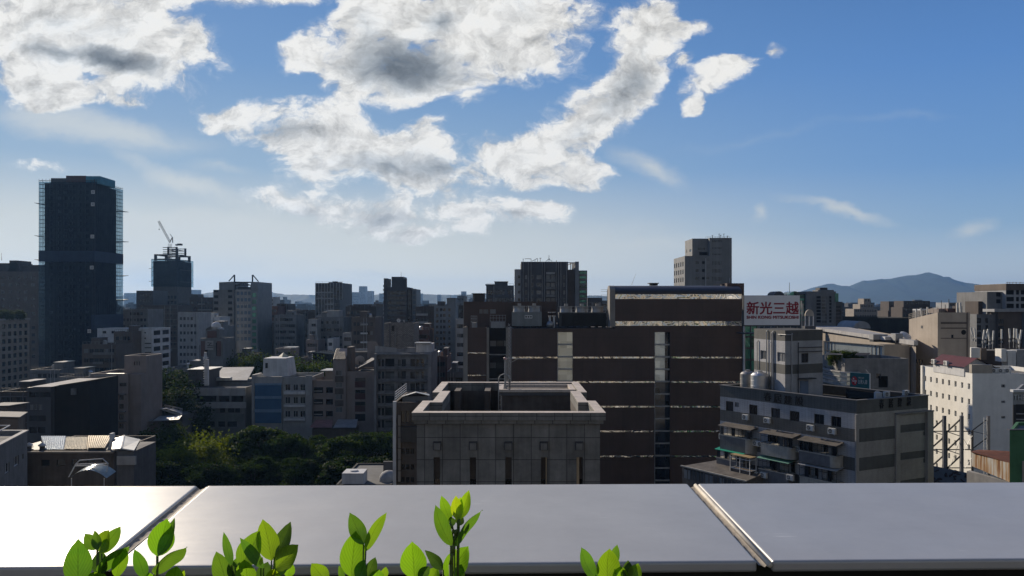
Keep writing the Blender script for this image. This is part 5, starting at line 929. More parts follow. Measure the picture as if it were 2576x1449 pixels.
# ------------------------------------------------------------------ glass fronted corner building
D40 = 78.; xa, xb = X(990, D40), X(1050, D40)
mx_ = surf('brown_mullion', (.07, .065, .06), .6, .3, 1.)
op = [(.7 + .62 * i, Z(1092 + 38 * k, D40), .55, 1.25, 'l') for k in range(4) for i in range(3)]
t40 = tower('glass_fronted_building', 'narrow building with a sunlit white left edge and bay windows, left of the stone block', 'building', rect(xa, xb, D40, D40 + 9), Z(1012, D40), brw, {0: pxr(D40, xa, [(1009, 1018), (1021, 1030), (1033, 1042)], [(1034, 1064), (1072, 1100), (1128, 1142), (1168, 1182), (1200, 1214)], 'd'), 3: []}, dep=.2)
MB().box(xa - .02, D40 - .35, 0, xa + .3, D40 - .01, Z(1009, D40)).build('side_fin', whit_b, t40)
for k in range(6): MB().box(xa + .5, D40 - .3, Z(1070 + 28 * k, D40), xa + .75, D40 - .01, Z(1044 + 28 * k, D40)).build('pipe_casing', tan, t40)
MB().box(xa + .8, D40 - .55, Z(1110, D40), xb, D40 - .01, Z(1072, D40)).build('bay_window', mx_, t40)
MB().hexa([q(1012, 1022, D40 + 1.5), q(1076, 1022, D40 + 1.5), q(1076, 1022, D40 + 8), q(1012, 1022, D40 + 8), q(1012, 998, D40 + 1.5), q(1076, 996, D40 + 1.5), q(1076, 996, D40 + 8), q(1012, 998, D40 + 8)]).build('stair_head', gry, t40); MB().hexa([q(1010, 999, D40 + 1.2), q(1046, 988, D40 + 1.2), q(1046, 986, D40 + 8.3), q(1010, 996, D40 + 8.3), q(1010, 998, D40 + 1.2), q(1046, 987, D40 + 1.2), q(1046, 985, D40 + 8.3), q(1010, 995, D40 + 8.3)]).hexa([q(1046.05, 988, D40 + 1.2), q(1080, 996, D40 + 1.2), q(1080, 992, D40 + 8.3), q(1046.05, 986, D40 + 8.3), q(1046.05, 987, D40 + 1.2), q(1080, 995, D40 + 1.2), q(1080, 991, D40 + 8.3), q(1046.05, 985, D40 + 8.3)]).build('roof_sheet', tin, t40)
mb = MB()
for k in range(4): mb.bar((xa + .1, D40 + .3, Z(1012, D40) + .25 * (k + 1)), (xa + .1, D40 + 8.8, Z(1012, D40) + .25 * (k + 1)), .03)
for k in range(8): mb.bar((xa + .1, D40 + .3 + 1.2 * k, Z(1012, D40)), (xa + .1, D40 + .3 + 1.2 * k, Z(1012, D40) + 1.05), .03)
mb.build('railing', whit_b, t40)

# ------------------------------------------------------------------ square stone block with an open crown
D41 = 50.; stone = surf('granite_cladding', (.225, .218, .20), .75, .42, .9, tile=(1.165, 1.45, 0.), tilec=.42, mort=.03, var=.13, bump=.05); cop_s = surf('granite_coping', (.62, .54, .46), .6, .25, 1.2, tile=(1.0, 9., 0.), tilec=.75, mort=.02, var=.05)
inn = surf('dark_inner_wall', (.14, .12, .105), .85, .55, .55); zr = Z(1038, D41)  # inner walls darker and browner than the outer cladding
xl4, xr4 = X(1047, D41), X(1511, D41); W4 = xr4 - xl4; yb4 = 69.6
t41 = thing('stone_block', 'square grey stone block with an open walled roof, nearest building in the centre', 'building', ((xl4 + xr4) / 2, 60, 0))
zt4 = Z(1067, D41 + .35); cols = [1098.6, 1189.5, 1278.7, 1368.5, 1458]
op = [(X(c, D41 + .35) - xl4 - .2, 26, .42, Z(1150.5, D41 + .35) - 26, 'n' if i < 4 else 'v') for i, c in enumerate(cols)]
mb = MB(); ws = wall_face(mb, (xl4, D41 + .35), (xr4, D41 + .35), 0, zt4, op, .45); ws += wall_face(mb, (xr4, D41 + .35), (xr4, yb4), 0, zt4, [], .3); wall_face(mb, (xr4, yb4), (xl4, yb4), 0, zt4, [], .3); wall_face(mb, (xl4, yb4), (xl4, D41 + .35), 0, zt4, [], .3)
mb.build('wall', stone, t41); put_windows(t41, ws)
for c in cols: 
    cx_ = X(c, D41); cz = Z(1122, D41 + .35); o = MB().box(cx_ - .21, D41 + .12, cz - .21, cx_ + .21, D41 + .348, cz + .21).build('stone_boss', stone, t41); MB().box(cx_ - .27, D41 + .31, cz - .27, cx_ + .27, D41 + .349, cz + .27).build('boss_shade_frame', gryd, t41)  # dark frame paints the shaded outline around the boss
    MB().box(cx_ - .25, D41 + .2, cz + .272, cx_ + .27, D41 + .347, cz + .31).build('boss_shade_strip', conc_d, t41)  # dark strip deepens the shadow line above the boss
warm = surf('sunlit_reveal_tint', (.55, .42, .27), .6, .2, 1.)  # warm colour painted in for sunlight on the last slot reveals
MB().box(X(1366.5, D41) + .19, D41 + .36, 26.01, X(1366.5, D41) + .235, D41 + .79, Z(1150.5, D41 + .35) - .02).build('painted_lit_reveal', warm, t41)
MB().box(X(1456, D41) - .1, D41 + .5, 26.01, X(1456, D41) + .07, D41 + .79, Z(1150.5, D41 + .35) - .02).build('painted_lit_reveal', warm, t41)
# cornice: fascia and step, on a plan with set back middles
xL, xR = X(1035.8, D41), X(1523.8, D41)
def crown(o): return [(xL + o, D41 + o), (xR - o, D41 + o), (xR - o, 56.2 - o), (xR - .62 - o, 56.2 - o), (xR - .62 - o, 61.6 + o), (xR - .1 - o, 61.6 + o), (xR - .1 - o, 69.9 - o), (xL + .15 + o, 69.9 - o), (xL + .15 + o, 61.6 + o), (xL + .75 + o, 61.6 + o), (xL + .75 + o, 56.2 - o), (xL + o, 56.2 - o)]
def crown_in(): return [(xL + .62, D41 + .75), (xR - .62, D41 + .75), (xR - .62, 55.3), (xR - 1.35, 55.3), (xR - 1.35, 62.5), (xR - .72, 62.5), (xR - .72, 69.2), (xL + .8, 69.2), (xL + .8, 62.5), (xL + 1.5, 62.5), (xL + 1.5, 55.3), (xL + .62, 55.3)]
zf = Z(1057.5, D41); zs_ = Z(1067, D41)
ring(MB(), crown(0), crown_in(), zf, zr - .03).build('cornice', stone, t41)
ring(MB(), crown(.13), crown_in(), zs_, zf - .002).build('cornice_step', stone, t41)
ring(MB(), crown(-.01), [(x, y) for x, y in crown_in()], zr - .028, zr).build('coping', cop_s, t41)
ci_ = crown_in(); mb = MB(); n = len(ci_)
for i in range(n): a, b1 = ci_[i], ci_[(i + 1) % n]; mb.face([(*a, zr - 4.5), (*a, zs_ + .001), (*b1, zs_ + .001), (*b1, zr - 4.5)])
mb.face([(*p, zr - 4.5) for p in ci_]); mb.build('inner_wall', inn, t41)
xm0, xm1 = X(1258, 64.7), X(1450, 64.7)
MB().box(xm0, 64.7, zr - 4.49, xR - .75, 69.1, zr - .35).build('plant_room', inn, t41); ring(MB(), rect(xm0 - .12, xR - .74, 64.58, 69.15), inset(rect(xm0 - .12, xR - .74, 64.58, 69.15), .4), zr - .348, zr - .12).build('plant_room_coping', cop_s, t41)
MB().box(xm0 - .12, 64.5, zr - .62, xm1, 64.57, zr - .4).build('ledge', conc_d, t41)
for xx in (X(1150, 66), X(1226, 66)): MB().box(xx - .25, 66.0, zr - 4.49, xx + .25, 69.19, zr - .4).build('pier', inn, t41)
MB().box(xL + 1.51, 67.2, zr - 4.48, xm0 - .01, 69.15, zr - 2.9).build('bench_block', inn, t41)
mb = MB(); px_, py_ = X(1254.5, 63.5), 63.5
mb.path([(px_, py_, zr - 4.4), (px_, py_, zr + .9), (px_ + .12, py_, zr + 1.15), (px_ + .45, py_, zr + 1.3), (px_ + .78, py_, zr + 1.15), (px_ + .9, py_, zr + .9), (px_ + .9, py_ + .9, zr - .1)], .045, n=8); mb.path([(px_ + .22, py_ + .5, zr - 4.4), (px_ + .22, py_ + .5, zr - .6)], .06, n=8)
for k in range(12): mb.bar((px_, py_, zr - 4.1 + .4 * k), (px_ + .2, py_ + .4, zr - 4.1 + .4 * k), .02)
mb.build('roof_ladder', steel, t41)
lm = thing('lattice_mast', 'thin lattice mast with a cross arm standing on the stone block roof', 'mast', (X(1283, 66), 66, zr - .35)); mb = MB(); bx = X(1271, 66); mb.bar((bx, 65.2, zr - .35), (bx, 65.2, Z(905, 65.2)), .07, n=8)
cxm = X(1279, 66)
for (dx, dy) in ((-.2, -.2), (.2, -.2), (0, .2)): mb.bar((cxm + dx, 66 + dy, zr - .3), (cxm + dx, 66 + dy, Z(900, 66)), .03)
for k in range(18): z_ = zr - .2 + k * .31; mb.bar((cxm - .2, 65.8, z_), (cxm + .2, 65.8, z_ + .31), .016).bar((cxm + .2, 65.8, z_), (cxm, 66.2, z_ + .31), .016)
mb.build('lattice', steel, lm); MB().bar((cxm - .1, 66, Z(902, 66)), (cxm + 1.9, 66, Z(903, 66)), .04).bar((cxm + .2, 66, Z(912, 66)), (cxm + .8, 66, Z(903, 66)), .03).build('cross_arm', steel, lm); MB().lathe([(.01, -.14), (.12, -.08), (.14, 0), (.12, .08), (.01, .14)], (bx, 65.2, Z(902, 65.2)), n=14).build('warning_lamp', surf('white_red_lamp', (.55, .35, .33), .4, .1), lm, True)

# ------------------------------------------------------------------ brown department store
D50 = 150.; mall = surf('brown_ceramic_cladding', (.095, .062, .049), .6, .28, .15, tile=(2.6, 4.81, 0.), tilec=.72, mort=.025, var=.05, spec=.3)
mall_lit = surf('sunlit_side_tint', (.28, .26, .235), .7, .3, .3)  # beige colour paints sunlight onto the left sides, end cap and bay jambs
tM = thing('department_store', 'huge windowless brown department store with mirrored strips and two glass slots', 'department store', (X(1577, D50), D50 + 20, 0))
xa, xb = X(1288, D50), X(1867.7, D50); zA = Z(826.5, D50); zB = Z(808, D50)
slots = pxr(D50, xa, [(1402.7, 1441), (1647, 1685.5)], [(835.5, 1290)], 'n')
mb = MB(); wall_face(mb, (xa, D50), (xb, D50), 0, zA, [(s[0], s[1], s[2], min(s[3], zA - s[1] - .3), s[4]) for s in slots], .55)
xB0 = X(1547.5, D50)
mb.face([(xb, D50, 0), (xb, D50 + 8, 0), (xb, D50 + 8, zA), (xb, D50, zA)]).face([(xb, D50 + 8, 0), (xB0, D50 + 8, 0), (xB0, D50 + 8, zA), (xb, D50 + 8, zA)]).face([(xB0, D50 + 8, 0), (xB0, D50 + 45, 0), (xB0, D50 + 45, zA), (xB0, D50 + 8, zA)]).face([(xa, D50 + 45, 0), (xa, D50, 0), (xa, D50, zA), (xa, D50 + 45, zA)]).face([(xa, D50, zA), (xB0, D50, zA), (xB0, D50 + 45, zA), (xa, D50 + 45, zA)])
mb.build('wall', mall, tM)
MB().box(xa + .3, D50 + .3, zA, xB0 - .2, D50 + 44, zA + .06).build('roof', roofd, tM)
for (sx0, top) in ((slots[0], 835.5), (slots[1], 835.5)):
    s0 = xa + sx0[0]; w = sx0[2]
    for k in range(13):
        z1 = Z(835.5 + 31.1 * k, D50); z0 = Z(835.5 + 31.1 * (k + 1), D50)
        st_ = 's' if (k < 4) else 'n'  # upper panes hold the reflection in their colour, lower ones stay dark
        if sx0 is slots[1]:
            MB().face([(s0, D50 + .4, z0), (s0 + w * .68, D50 + .3, z0), (s0 + w * .68, D50 + .3, z1), (s0, D50 + .4, z1)]).build('window', ST[st_][0], tM); MB().face([(s0 + w * .68, D50 + .3, z0), (s0 + w, D50 + .52, z0), (s0 + w, D50 + .52, z1), (s0 + w * .68, D50 + .3, z1)]).build('window', gl, tM)
        else: MB().face([(s0, D50 + .5, z0), (s0 + w, D50 + .5, z0), (s0 + w, D50 + .5, z1), (s0, D50 + .5, z1)]).build('window', ST[st_][0], tM)
        if k: MB().box(s0, D50 + .12, z1 - .16, s0 + w, D50 + .5, z1 + .12).build('transom', steel, tM)
    MB().box(s0 - .05, D50 - .06, Z(1290, D50), s0 + .07, D50 + .3, Z(835.5, D50)).build('frame', steel, tM)
for k, py in enumerate((899.5, 961, 1023, 1085, 1148)):
    for (a, c) in ((1288, 1402.3), (1441.4, 1646.6), (1686, 1867)):
        n = max(1, round((c - a) / 64)); w = (X(c, D50) - X(a, D50)) / n
        for j in range(n): p0 = X(a, D50) + w * j; MB().box(p0 + .03, D50 - .10 + .012 * ((j * 7 + k) % 3), Z(py + 1.9, D50), p0 + w - .03, D50 - .004, Z(py - 2.2, D50)).build('mirror_strip', gl_m, tM)
# upper barrel topped block
xc = X(1866.4, D50); za = Z(819.5, D50); zb = Z(808, D50); zc = Z(752, D50); zd = Z(740, D50); zt_ = Z(717.5, D50)
MB().box(xB0, D50 - .002, zA + .001, xc, D50 + 8, za).box(xB0, D50, zb, xc, D50 + 8, zc).build('upper_wall', mall, tM)
for (lo, hi) in ((za, zb), (zc, zd)):
    n = 8; w = (xc - xB0) / n
    for j in range(n): MB().box(xB0 + w * j + .04, D50 + .06, lo + .002, xB0 + w * (j + 1) - .04, D50 + 5, hi - .002).build('mirror_strip', gl_m, tM)
mb = MB(); n = 10; prof = [(D50 + 4.2 - 4.5 * math.cos(a * math.pi / 2 / n), zd + (zt_ - zd) * math.sin(a * math.pi / 2 / n)) for a in range(n + 1)] + [(D50 + 8, zt_), (D50 + 8, zd)]
mb_ = MB()
for (p, e) in zip(prof, prof[1:]): mb.face([(xB0, p[0], p[1]), (xc, p[0], p[1]), (xc, e[0], e[1]), (xB0, e[0], e[1])])
mb.face([(xB0, p[0], p[1]) for p in reversed(prof)]); mb.face([(xc, p[0], p[1]) for p in prof]); mb.face([(xB0, D50 - .3, zd), (xB0, D50 + 8, zd), (xc, D50 + 8, zd), (xc, D50 - .3, zd)])
mb.build('barrel_roof', surf('brown_roof_metal', (.035, .026, .022), .45, .25, .4, spec=.5), tM)
# rounded end towers, left end of the barrel
e0, e1 = X(1534, D50), xB0 - .02; mb = MB(); pr = [(D50 + 1.9 - 2.0 * math.cos(a * math.pi / n), Z(732, D50) + 1.1 * math.sin(a * math.pi / n)) for a in range(n + 1)]
pr = [(D50 - .1, Z(822, D50))] + pr + [(D50 + 3.9, Z(822, D50))]
for (p, e) in zip(pr, pr[1:]): mb.face([(e0, p[0], p[1]), (e1, p[0], p[1]), (e1, e[0], e[1]), (e0, e[0], e[1])])
mb.face([(e0, p[0], p[1]) for p in reversed(pr)]); mb.face([(e1, p[0], p[1]) for p in pr]); mb.build('end_cap', mall_lit, tM)
mb = MB()
for k in range(15): mb.bar((e0 - .45, D50 - .4, Z(821, D50) + .45 * k), (e0 - .45, D50 + .5, Z(821, D50) + .45 * k), .03)
for dy in (-.4, .5): mb.bar((e0 - .45, D50 + dy, zA), (e0 - .45, D50 + dy, Z(728, D50)), .035)
for zz in (Z(728, D50), Z(733, D50), Z(742, D50)): mb.bar((e0 - 1.5, D50 + .5, zz), (e0 - .45, D50 + .5, zz), .03).bar((e0 - 1.5, D50 + .5, zz), (e0 - 1.5, D50 + 1.6, zz), .03)
mb.build('ladder', dsteel, tM)
MB().box(X(1840, D50), D50 + 3, zt_ - 4, X(1883.6, D50), D50 + 7.9, Z(712.5, 153)).build('plant_room', surf('maroon_cladding', (.075, .045, .04), .6, .25, .3), tM); MB().hexa([q(1795, 717, D50 + 5), q(1839, 713, D50 + 5), q(1839, 713, D50 + 7.5), q(1795, 716.5, D50 + 7.5), q(1795, 715, D50 + 5), q(1839, 711, D50 + 5), q(1839, 711, D50 + 7.5), q(1795, 715, D50 + 7.5)]).build('roof_ramp', pink, tM)
add_box(tM, 'roof_vent', 1638, 1655, 713.5, 718, D50 + 4.5, 2, black); add_box(tM, 'roof_vent', 1634, 1658, 711.5, 713.5, D50 + 4.3, 2.4, black)
MB().bar(q(1589, 717, D50 + 6), q(1600, 687, D50 + 6), .05, r2=.02).build('antenna_mast', steel, tM)
MB().bar((xb + .25, D50 - .2, 0), (xb + .25, D50 - .2, Z(808, D50)), .22, n=8).build('downpipe', whit_b, tM)
# glass curtain at its right end
tg = [('g', k) for k in range(10)]
tower('department_store', '', '', rect(xb + .5, 48.2, D50 + .6, D50 + 3.6), Z(815, D50), gryd, {0: [(.15 + 1.25 * i, Z(846 + 29 * k, D50), 1.15, 2.0, 'g') for k in range(9) for i in range(2)]}, base=tM, par=.2)
# left wing with the recessed bay
DL = 150.5; wa, wb = X(1176.7, DL), X(1224, DL)
zl = Z(824, DL)
tower('department_store', '', '', rect(X(1166.5, DL), wb, DL, DL + 34), zl, mall, {}, base=tM, par=.4)
MB().box(X(1165.2, DL), DL + .02, 0, X(1166.5, DL) - .002, DL + 16, zl + .05).build('painted_lit_side', mall_lit, tM); MB().box(X(1166.5, DL), DL - .1, 0, X(1176.5, DL), DL - .003, zl + .05).build('painted_lit_side', mall_lit, tM)  # pale strips painted as the sunlit left face of the wing
DR = 153.5; ra, rb = wb + .01, xa - .01
tower('department_store', '', '', rect(ra, rb, DR, DR + 20), Z(823, DR), surf('dark_bay_wall', (.022, .018, .017), .7, .3, .4), {0: pxr(DR, ra, [(1233, 1248), (1249.5, 1266), (1267.5, 1280)], [(857, 871), (912, 926), (968, 981)], 'l')}, base=tM, par=.3)  # bay wall much darker than the cladding beside it
MB().hexa([(wb + .02, DL, 0), (wb + .5, DL + .3, 0), (wb + .32, DR - .01, 0), (wb + .02, DR - .01, 0), (wb + .02, DL, zl), (wb + .5, DL + .3, zl), (wb + .2, DR - .01, zl - 4), (wb + .02, DR - .01, zl - 4)]).hexa([(xa - 1.0, DL + .2, 0), (xa - .01, DL + .2, 0), (xa - .01, DR - .01, 0), (xa - .5, DR - .01, 0), (xa - 1.2, DL + .2, zl), (xa - .01, DL + .2, zl), (xa - .01, DR - .01, zl), (xa - .3, DR - .01, zl)]).build('bay_jamb', mall_lit, tM)
for (py, a, c, d_) in ((888, 1177, 1223, DL), (944, 1177, 1223, DL), (1001, 1177, 1223, DL), (892, 1231, 1286, DR - .4), (953, 1231, 1286, DR - .4)): MB().box(X(a, d_), d_ - .14, Z(py + 1.6, d_), X(c, d_), d_ - .004, Z(py - 1.6, d_)).build('mirror_strip', gl_m if d_ == DL else conc_l, tM)
DU = 160.
tower('department_store', '', '', rect(X(1167, DU), X(1400, DU), DU, DU + 24), Z(758.6, DU), mall, {0: pxr(DU, X(1167, DU), [(1206, 1214), (1216, 1228), (1233, 1247)], [(778, 789)], 'l')}, base=tM, par=.5)
MB().box(X(1165.6, DU), DU + .01, Z(826, DU), X(1167, DU) - .003, DU + 14, Z(758, DU)).build('painted_lit_side', mall_lit, tM); add_box(tM, 'rooftop_room', 1189, 1218, 739, 760, DU + 3, 6, brnd); add_box(tM, 'rooftop_room', 1186, 1220, 737.6, 739, DU + 2.6, 7, brnd)
mb = MB()
for py in (744, 749, 754): mb.bar(q(1169, py, DU + .3), q(1192, py, DU + .3), .05).bar(q(1169, py, DU + .3), q(1169, py, DU + 9), .05)
for px in (1169, 1177, 1185, 1192): mb.bar(q(px, 760, DU + .3), q(px, 743, DU + .3), .05)
mb.build('railing', steel, tM)
# cooling plant on its roof: each machine a thing
def plant(px0, px1, pyt, pyb, d, dep, label, mat, louvre):
    t = thing('cooling_tower', label, 'cooling tower', (X((px0 + px1) / 2, d), d + dep / 2, Z(pyb, d)), 'cooling towers on the store roof'); x0, x1 = X(px0, d), X(px1, d); z0, z1 = Z(pyb, d) + .45, Z(pyt, d)
    MB().box(x0, d, z0, x1, d + dep, z1).build('casing', mat, t); mb = MB()
    for i in range(7): xx = x0 + .3 + (x1 - x0 - .6) * i / 6; mb.box(xx - .12, d + .2, Z(pyb, d) - .3, xx + .12, d + dep - .2, z0 - .002)
    mb.build('base_frame', dsteel, t)
    mb = MB(); n = 2 if louvre else 1
    if louvre:
        k = int((z1 - z0) / .22)
        for i in range(k): zz = z0 + .1 + .22 * i; mb.hexa([(x0 + .6, d - .02, zz), (x1 - .15, d - .02, zz), (x1 - .15, d - .16, zz - .08), (x0 + .6, d - .16, zz - .08), (x0 + .6, d - .02, zz + .03), (x1 - .15, d - .02, zz + .03), (x1 - .15, d - .16, zz - .05), (x0 + .6, d - .16, zz - .05)])
        mb.build('louvre', black, t); mb = MB()
        for i in range(5): xx = x0 + .6 + (x1 - x0 - .75) * i / 4; mb.box(xx - .05, d - .22, z0, xx + .05, d - .165, z1)
        mb.build('louvre_post', dsteel, t)
    for i in range(3 if louvre else 2):
        cx = x0 + (x1 - x0) * (i + .5) / (3 if louvre else 2); MB().lathe([(1.25, 0), (1.15, .7), (1.22, 1.1), (1.1, 1.1), (1.05, .5), (.01, .45)], (cx, d + dep / 2, z1 + .003), n=24).build('fan_stack', steel, t)
        MB().bar((cx - 1.3, d + dep / 2, z1 + 1.2), (cx + 1.3, d + dep / 2, z1 + 1.2), .07).box(cx - .3, d + dep / 2 - .3, z1 + 1.28, cx + .4, d + dep / 2 + .3, z1 + 1.75).build('fan_motor', steel, t)
    mb = MB()
    for yy_ in (d + .1, d + dep - .1):
        for zz in (z1 + .6, z1 + 1.15): mb.bar((x0 + .1, yy_, zz), (x1 - .1, yy_, zz), .03)
        for i in range(9): xx = x0 + .1 + (x1 - x0 - .2) * i / 8; mb.bar((xx, yy_, z1), (xx, yy_, z1 + 1.15), .03)
    mb.build('railing', steel, t); return t
ct = plant(1287.5, 1363, 785, 826, 153.5, 4.2, 'pale grey boxed cooling tower with three tiny symbols on its panel', surf('grey_painted_panel', (.20, .215, .215), .6, .25, .4, tile=(2.9, 9., 0.), tilec=.7), False)
MB().box(X(1320, 153.5), 153.44, Z(801, 153.5), X(1339, 153.5), 153.49, Z(793, 153.5)).build('notice_board', platew, ct)
for px in (1323.5, 1329.5, 1335.5): mb = MB(); cx = X(px, 153.5); cz = Z(797, 153.5); mb.box(cx - .15, 153.42, cz - .15, cx + .15, 153.438, cz + .15); mb.build('symbol', black, ct)
plant(1406, 1526, 786, 827, 152.8, 5, 'long cooling tower faced with black louvres', surf('dark_plant_casing', (.06, .06, .06), .6, .3, .5), True)
for i, (px, lab) in enumerate(((1383, 'white duct between the two cooling towers, left of the pair'), (1393.5, 'white duct between the two cooling towers, right of the pair'))):
    t = thing('air_duct', lab, 'duct', (X(px, 154), 154, zA), 'ducts on the store roof'); MB().box(X(px - 2.4, 154), 153.5, zA + .06, X(px + 2.4, 154), 154.3, Z(796, 154)).build('shaft', whit_b, t); MB().box(X(px - 4, 154), 153.3, Z(796, 154) + .002, X(px + 4, 154), 154.5, Z(794.5, 154)).box(X(px - 4, 154), 153.3, Z(786, 154), X(px + 4, 154), 154.5, Z(785, 154)).build('cowl', whit_b, t)
t = thing('pressure_tank', 'small round pressure vessel at the foot of the white ducts', 'tank', (X(1384, 152.5), 152.5, zA + .06)); MB().lathe([(.01, 0), (.55, .1), (.75, .5), (.75, .8), (.5, 1.2), (.01, 1.35)], (X(1384, 152.5), 152.5, zA + .07), n=20).build('vessel', steel, t, True)
for i, (a, c, py, lab) in enumerate(((1185, 1200, 808, 'small stacked air handler at the left end of the store roof'), (1233, 1272, 806, 'railed air handler over the recessed bay of the store'))):
    t = thing('air_handler', lab, 'air handler', (X(a, 153), 154, Z(826, 153)), 'air handlers on the store roof'); MB().box(X(a + 2, 153), 153.2, Z(825, 153), X(c - 2, 153), 155.5, Z(py + 4, 153)).build('casing', gryl, t); mb = MB()
    for zz in (Z(py + 2, 153), Z(py - 6, 153), Z(py - 13, 153)): mb.bar((X(a, 153), 153, zz), (X(c, 153), 153, zz), .05).bar((X(a, 153), 153, zz), (X(a, 153), 155.6, zz), .05)
    for px in [a + (c - a) * j / 5 for j in range(6)]: mb.bar((X(px, 153), 153, Z(826, 153)), (X(px, 153), 153, Z(py - 14, 153)), .04)
    mb.build('railing', steel, t)
# ------------------------------------------------------------------ the roof billboard
D52 = 143.; bb = thing('billboard', 'white rooftop billboard with dark red Chinese characters and a line of capitals', 'billboard', (X(1942, D52), D52 + 1, Z(818, D52)))
sgw = surf('billboard_white', (.72, .73, .75), .5, .08, .2); sred = surf('sign_red', (.26, .012, .03), .5, .1, 1., False)
xa, xb = X(1871.6, D52), X(2012, D52); za, zb = Z(818, D52), Z(743, D52)
MB().box(xa, D52, za, xb, D52 + .5, zb).build('panel', sgw, bb); MB().box(xa - .12, D52 - .06, za - .18, xb + .1, D52 + .6, za - .003).box(xa - .12, D52 - .06, za - .002, xa - .003, D52 + .6, zb).build('frame', dsteel, bb)
text_mesh('sign_characters', '新光三越', 1, sred, (X(1878, D52), D52 - .002, Z(791, D52)), (1, 0, 0), (0, 0, 1), bb, .16, .02, width=X(2008, D52) - X(1878, D52), height=Z(760, D52) - Z(791, D52))
text_mesh('sign_lettering', 'SHIN KONG MITSUKOSHI', 1, sred, (X(1878, D52), D52 - .002, Z(802, D52)), (1, 0, 0), (0, 0, 1), bb, .10, .02, width=X(2008, D52) - X(1878, D52), height=Z(795, D52) - Z(802, D52))
mb = MB()
for i in range(9): xx = xa + .3 + (xb - xa - .6) * i / 8; mb.bar((xx, D52 + .6, za - 1.6), (xx, D52 + .6, zb - .2), .07).bar((xx, D52 + .6, zb - .3), (xx, D52 + 3, za), .06)
for zz in (za + .5, za + 2.4, zb - .6): mb.bar((xa, D52 + .65, zz), (xb, D52 + .65, zz), .06)
mb.bar((xb + .5, D52 + .5, za - 1.6), (xb + .5, D52 + .5, zb - 1), .12).bar((xb + .9, D52 + .8, za - 1.6), (xb + .9, D52 + .8, zb - 1.5), .06); mb.build('support_frame', steel, bb)
MB().box(xa, D52 + .2, za - 1.7, xb + .3, D52 + 5, za - 1.5).build('base_platform', dsteel, bb)

# ------------------------------------------------------------------ towers behind the store
D53 = 240.; xa, xb = X(1311, D53), X(1429, D53)
t53 = thing('dark_office_tower', 'dark ribbed office tower behind the store with an open frame at its top corner', 'building', (X(1380, D53), D53 + 10, 0))
op = pxr(D53, xa, [(1321, 1326), (1336, 1342), (1350, 1362), (1374.5, 1383), (1386, 1396), (1417, 1421.5)], [(692.5 + 19.2 * k, 702 + 19.2 * k) for k in range(9)], 'c')
tower('dark_office_tower', '', '', rect(xa, xb, D53, D53 + 20), Z(658.4, D53), gryd, {0: op}, base=t53)
tower('dark_office_tower', '', '', rect(X(1294.5, D53), xa - .01, D53 + .8, D53 + 18), Z(677, D53), gryl, {0: pxr(D53 + .8, X(1294.5, D53), [(1303, 1309)], [(693 + 19.2 * k, 700 + 19.2 * k) for k in range(8)], 'n'), 3: [(3 + 2.6 * 0, Z(700 + 19.2 * k, D53), 11, 1.0, 'v') for k in range(8)]}, base=t53)
for px in (1316, 1329, 1336, 1364, 1370, 1399, 1405, 1411, 1425): fin(t53, px, 659, 772, D53, .14, gryl, 'rib', .22)
for k in range(4): MB().box(X(1373, D53), D53 - .9, Z(700 + 19.2 * k + 9, D53), X(1397, D53), D53 - .24, Z(700 + 19.2 * k + 3, D53)).build('balcony', gry, t53)
add_box(t53, 'canopy', 1374, 1396, 684.5, 690, D53 - .6, .5, gryl)
tower('dark_office_tower', '', '', rect(xb + .01, X(1447, D53), D53 + .6, D53 + 16), Z(678, D53), brnd, {}, base=t53)
mb = MB()
for px in (1436, 1440, 1444): mb.bar((X(px, D53), D53 + 1, Z(678, D53)), (X(px, D53), D53 + 1, Z(660, D53)), .16)
mb.bar(q(1429, 661, D53 + 1), q(1448, 661, D53 + 1), .2).bar(q(1429, 666, D53 + 9), q(1444, 661, D53 + 1), .15); mb.build('open_frame', steel, t53)
MB().box(X(1447, D53) + .01, D53 + .2, 0, X(1456.5, D53), D53 + 14, Z(658, D53)).build('side_fin', blu, t53)
tower('dark_office_tower', '', '', rect(X(1456.5, D53) + .01, X(1478, D53), D53 + 1, D53 + 15), Z(680, D53), gry, {0: [(.25, Z(689 + 12 * k, D53), 2.2, .85, 'g') for k in range(10)]}, base=t53)
mb = MB(); z_ = Z(658.4, D53)
for (p, e) in (((1316, 658), (1316, 650)), ((1320, 651), (1336, 651)), ((1336, 651), (1336, 658)), ((1338, 657), (1352, 650)), ((1352, 650), (1352, 658)), ((1346, 654), (1346, 658)), ((1359, 658), (1359, 649)), ((1357, 649.5), (1362, 649.5)), ((1381, 658), (1381, 642)), ((1373, 658), (1381, 651)), ((1381, 650), (1385, 656)), ((1388, 658), (1388, 654)), ((1400, 658), (1400, 655))): mb.bar(q(*p, D53 + 3), q(*e, D53 + 3), .1)
mb.build('roof_antenna', dsteel, t53)
t_ = block('cornice_block', 'dark flats with a projecting roof slab, left of the ribbed office tower', 1223, 1293, 718, 330, 16, gryd, fr(10, .75, 1.9, 3.4, 2.0, 6, 'n')); add_box(t_, 'rooftop_room', 1244, 1277, 709.5, 722, 330, 8, gryd, 2); add_box(t_, 'roof_slab', 1243, 1278.5, 707.5, 709.4, 330, 9, gryd, 1.6); add_box(t_, 'roof_slab', 1221, 1244, 715, 717.9, 330, 15, gryd, -.5)
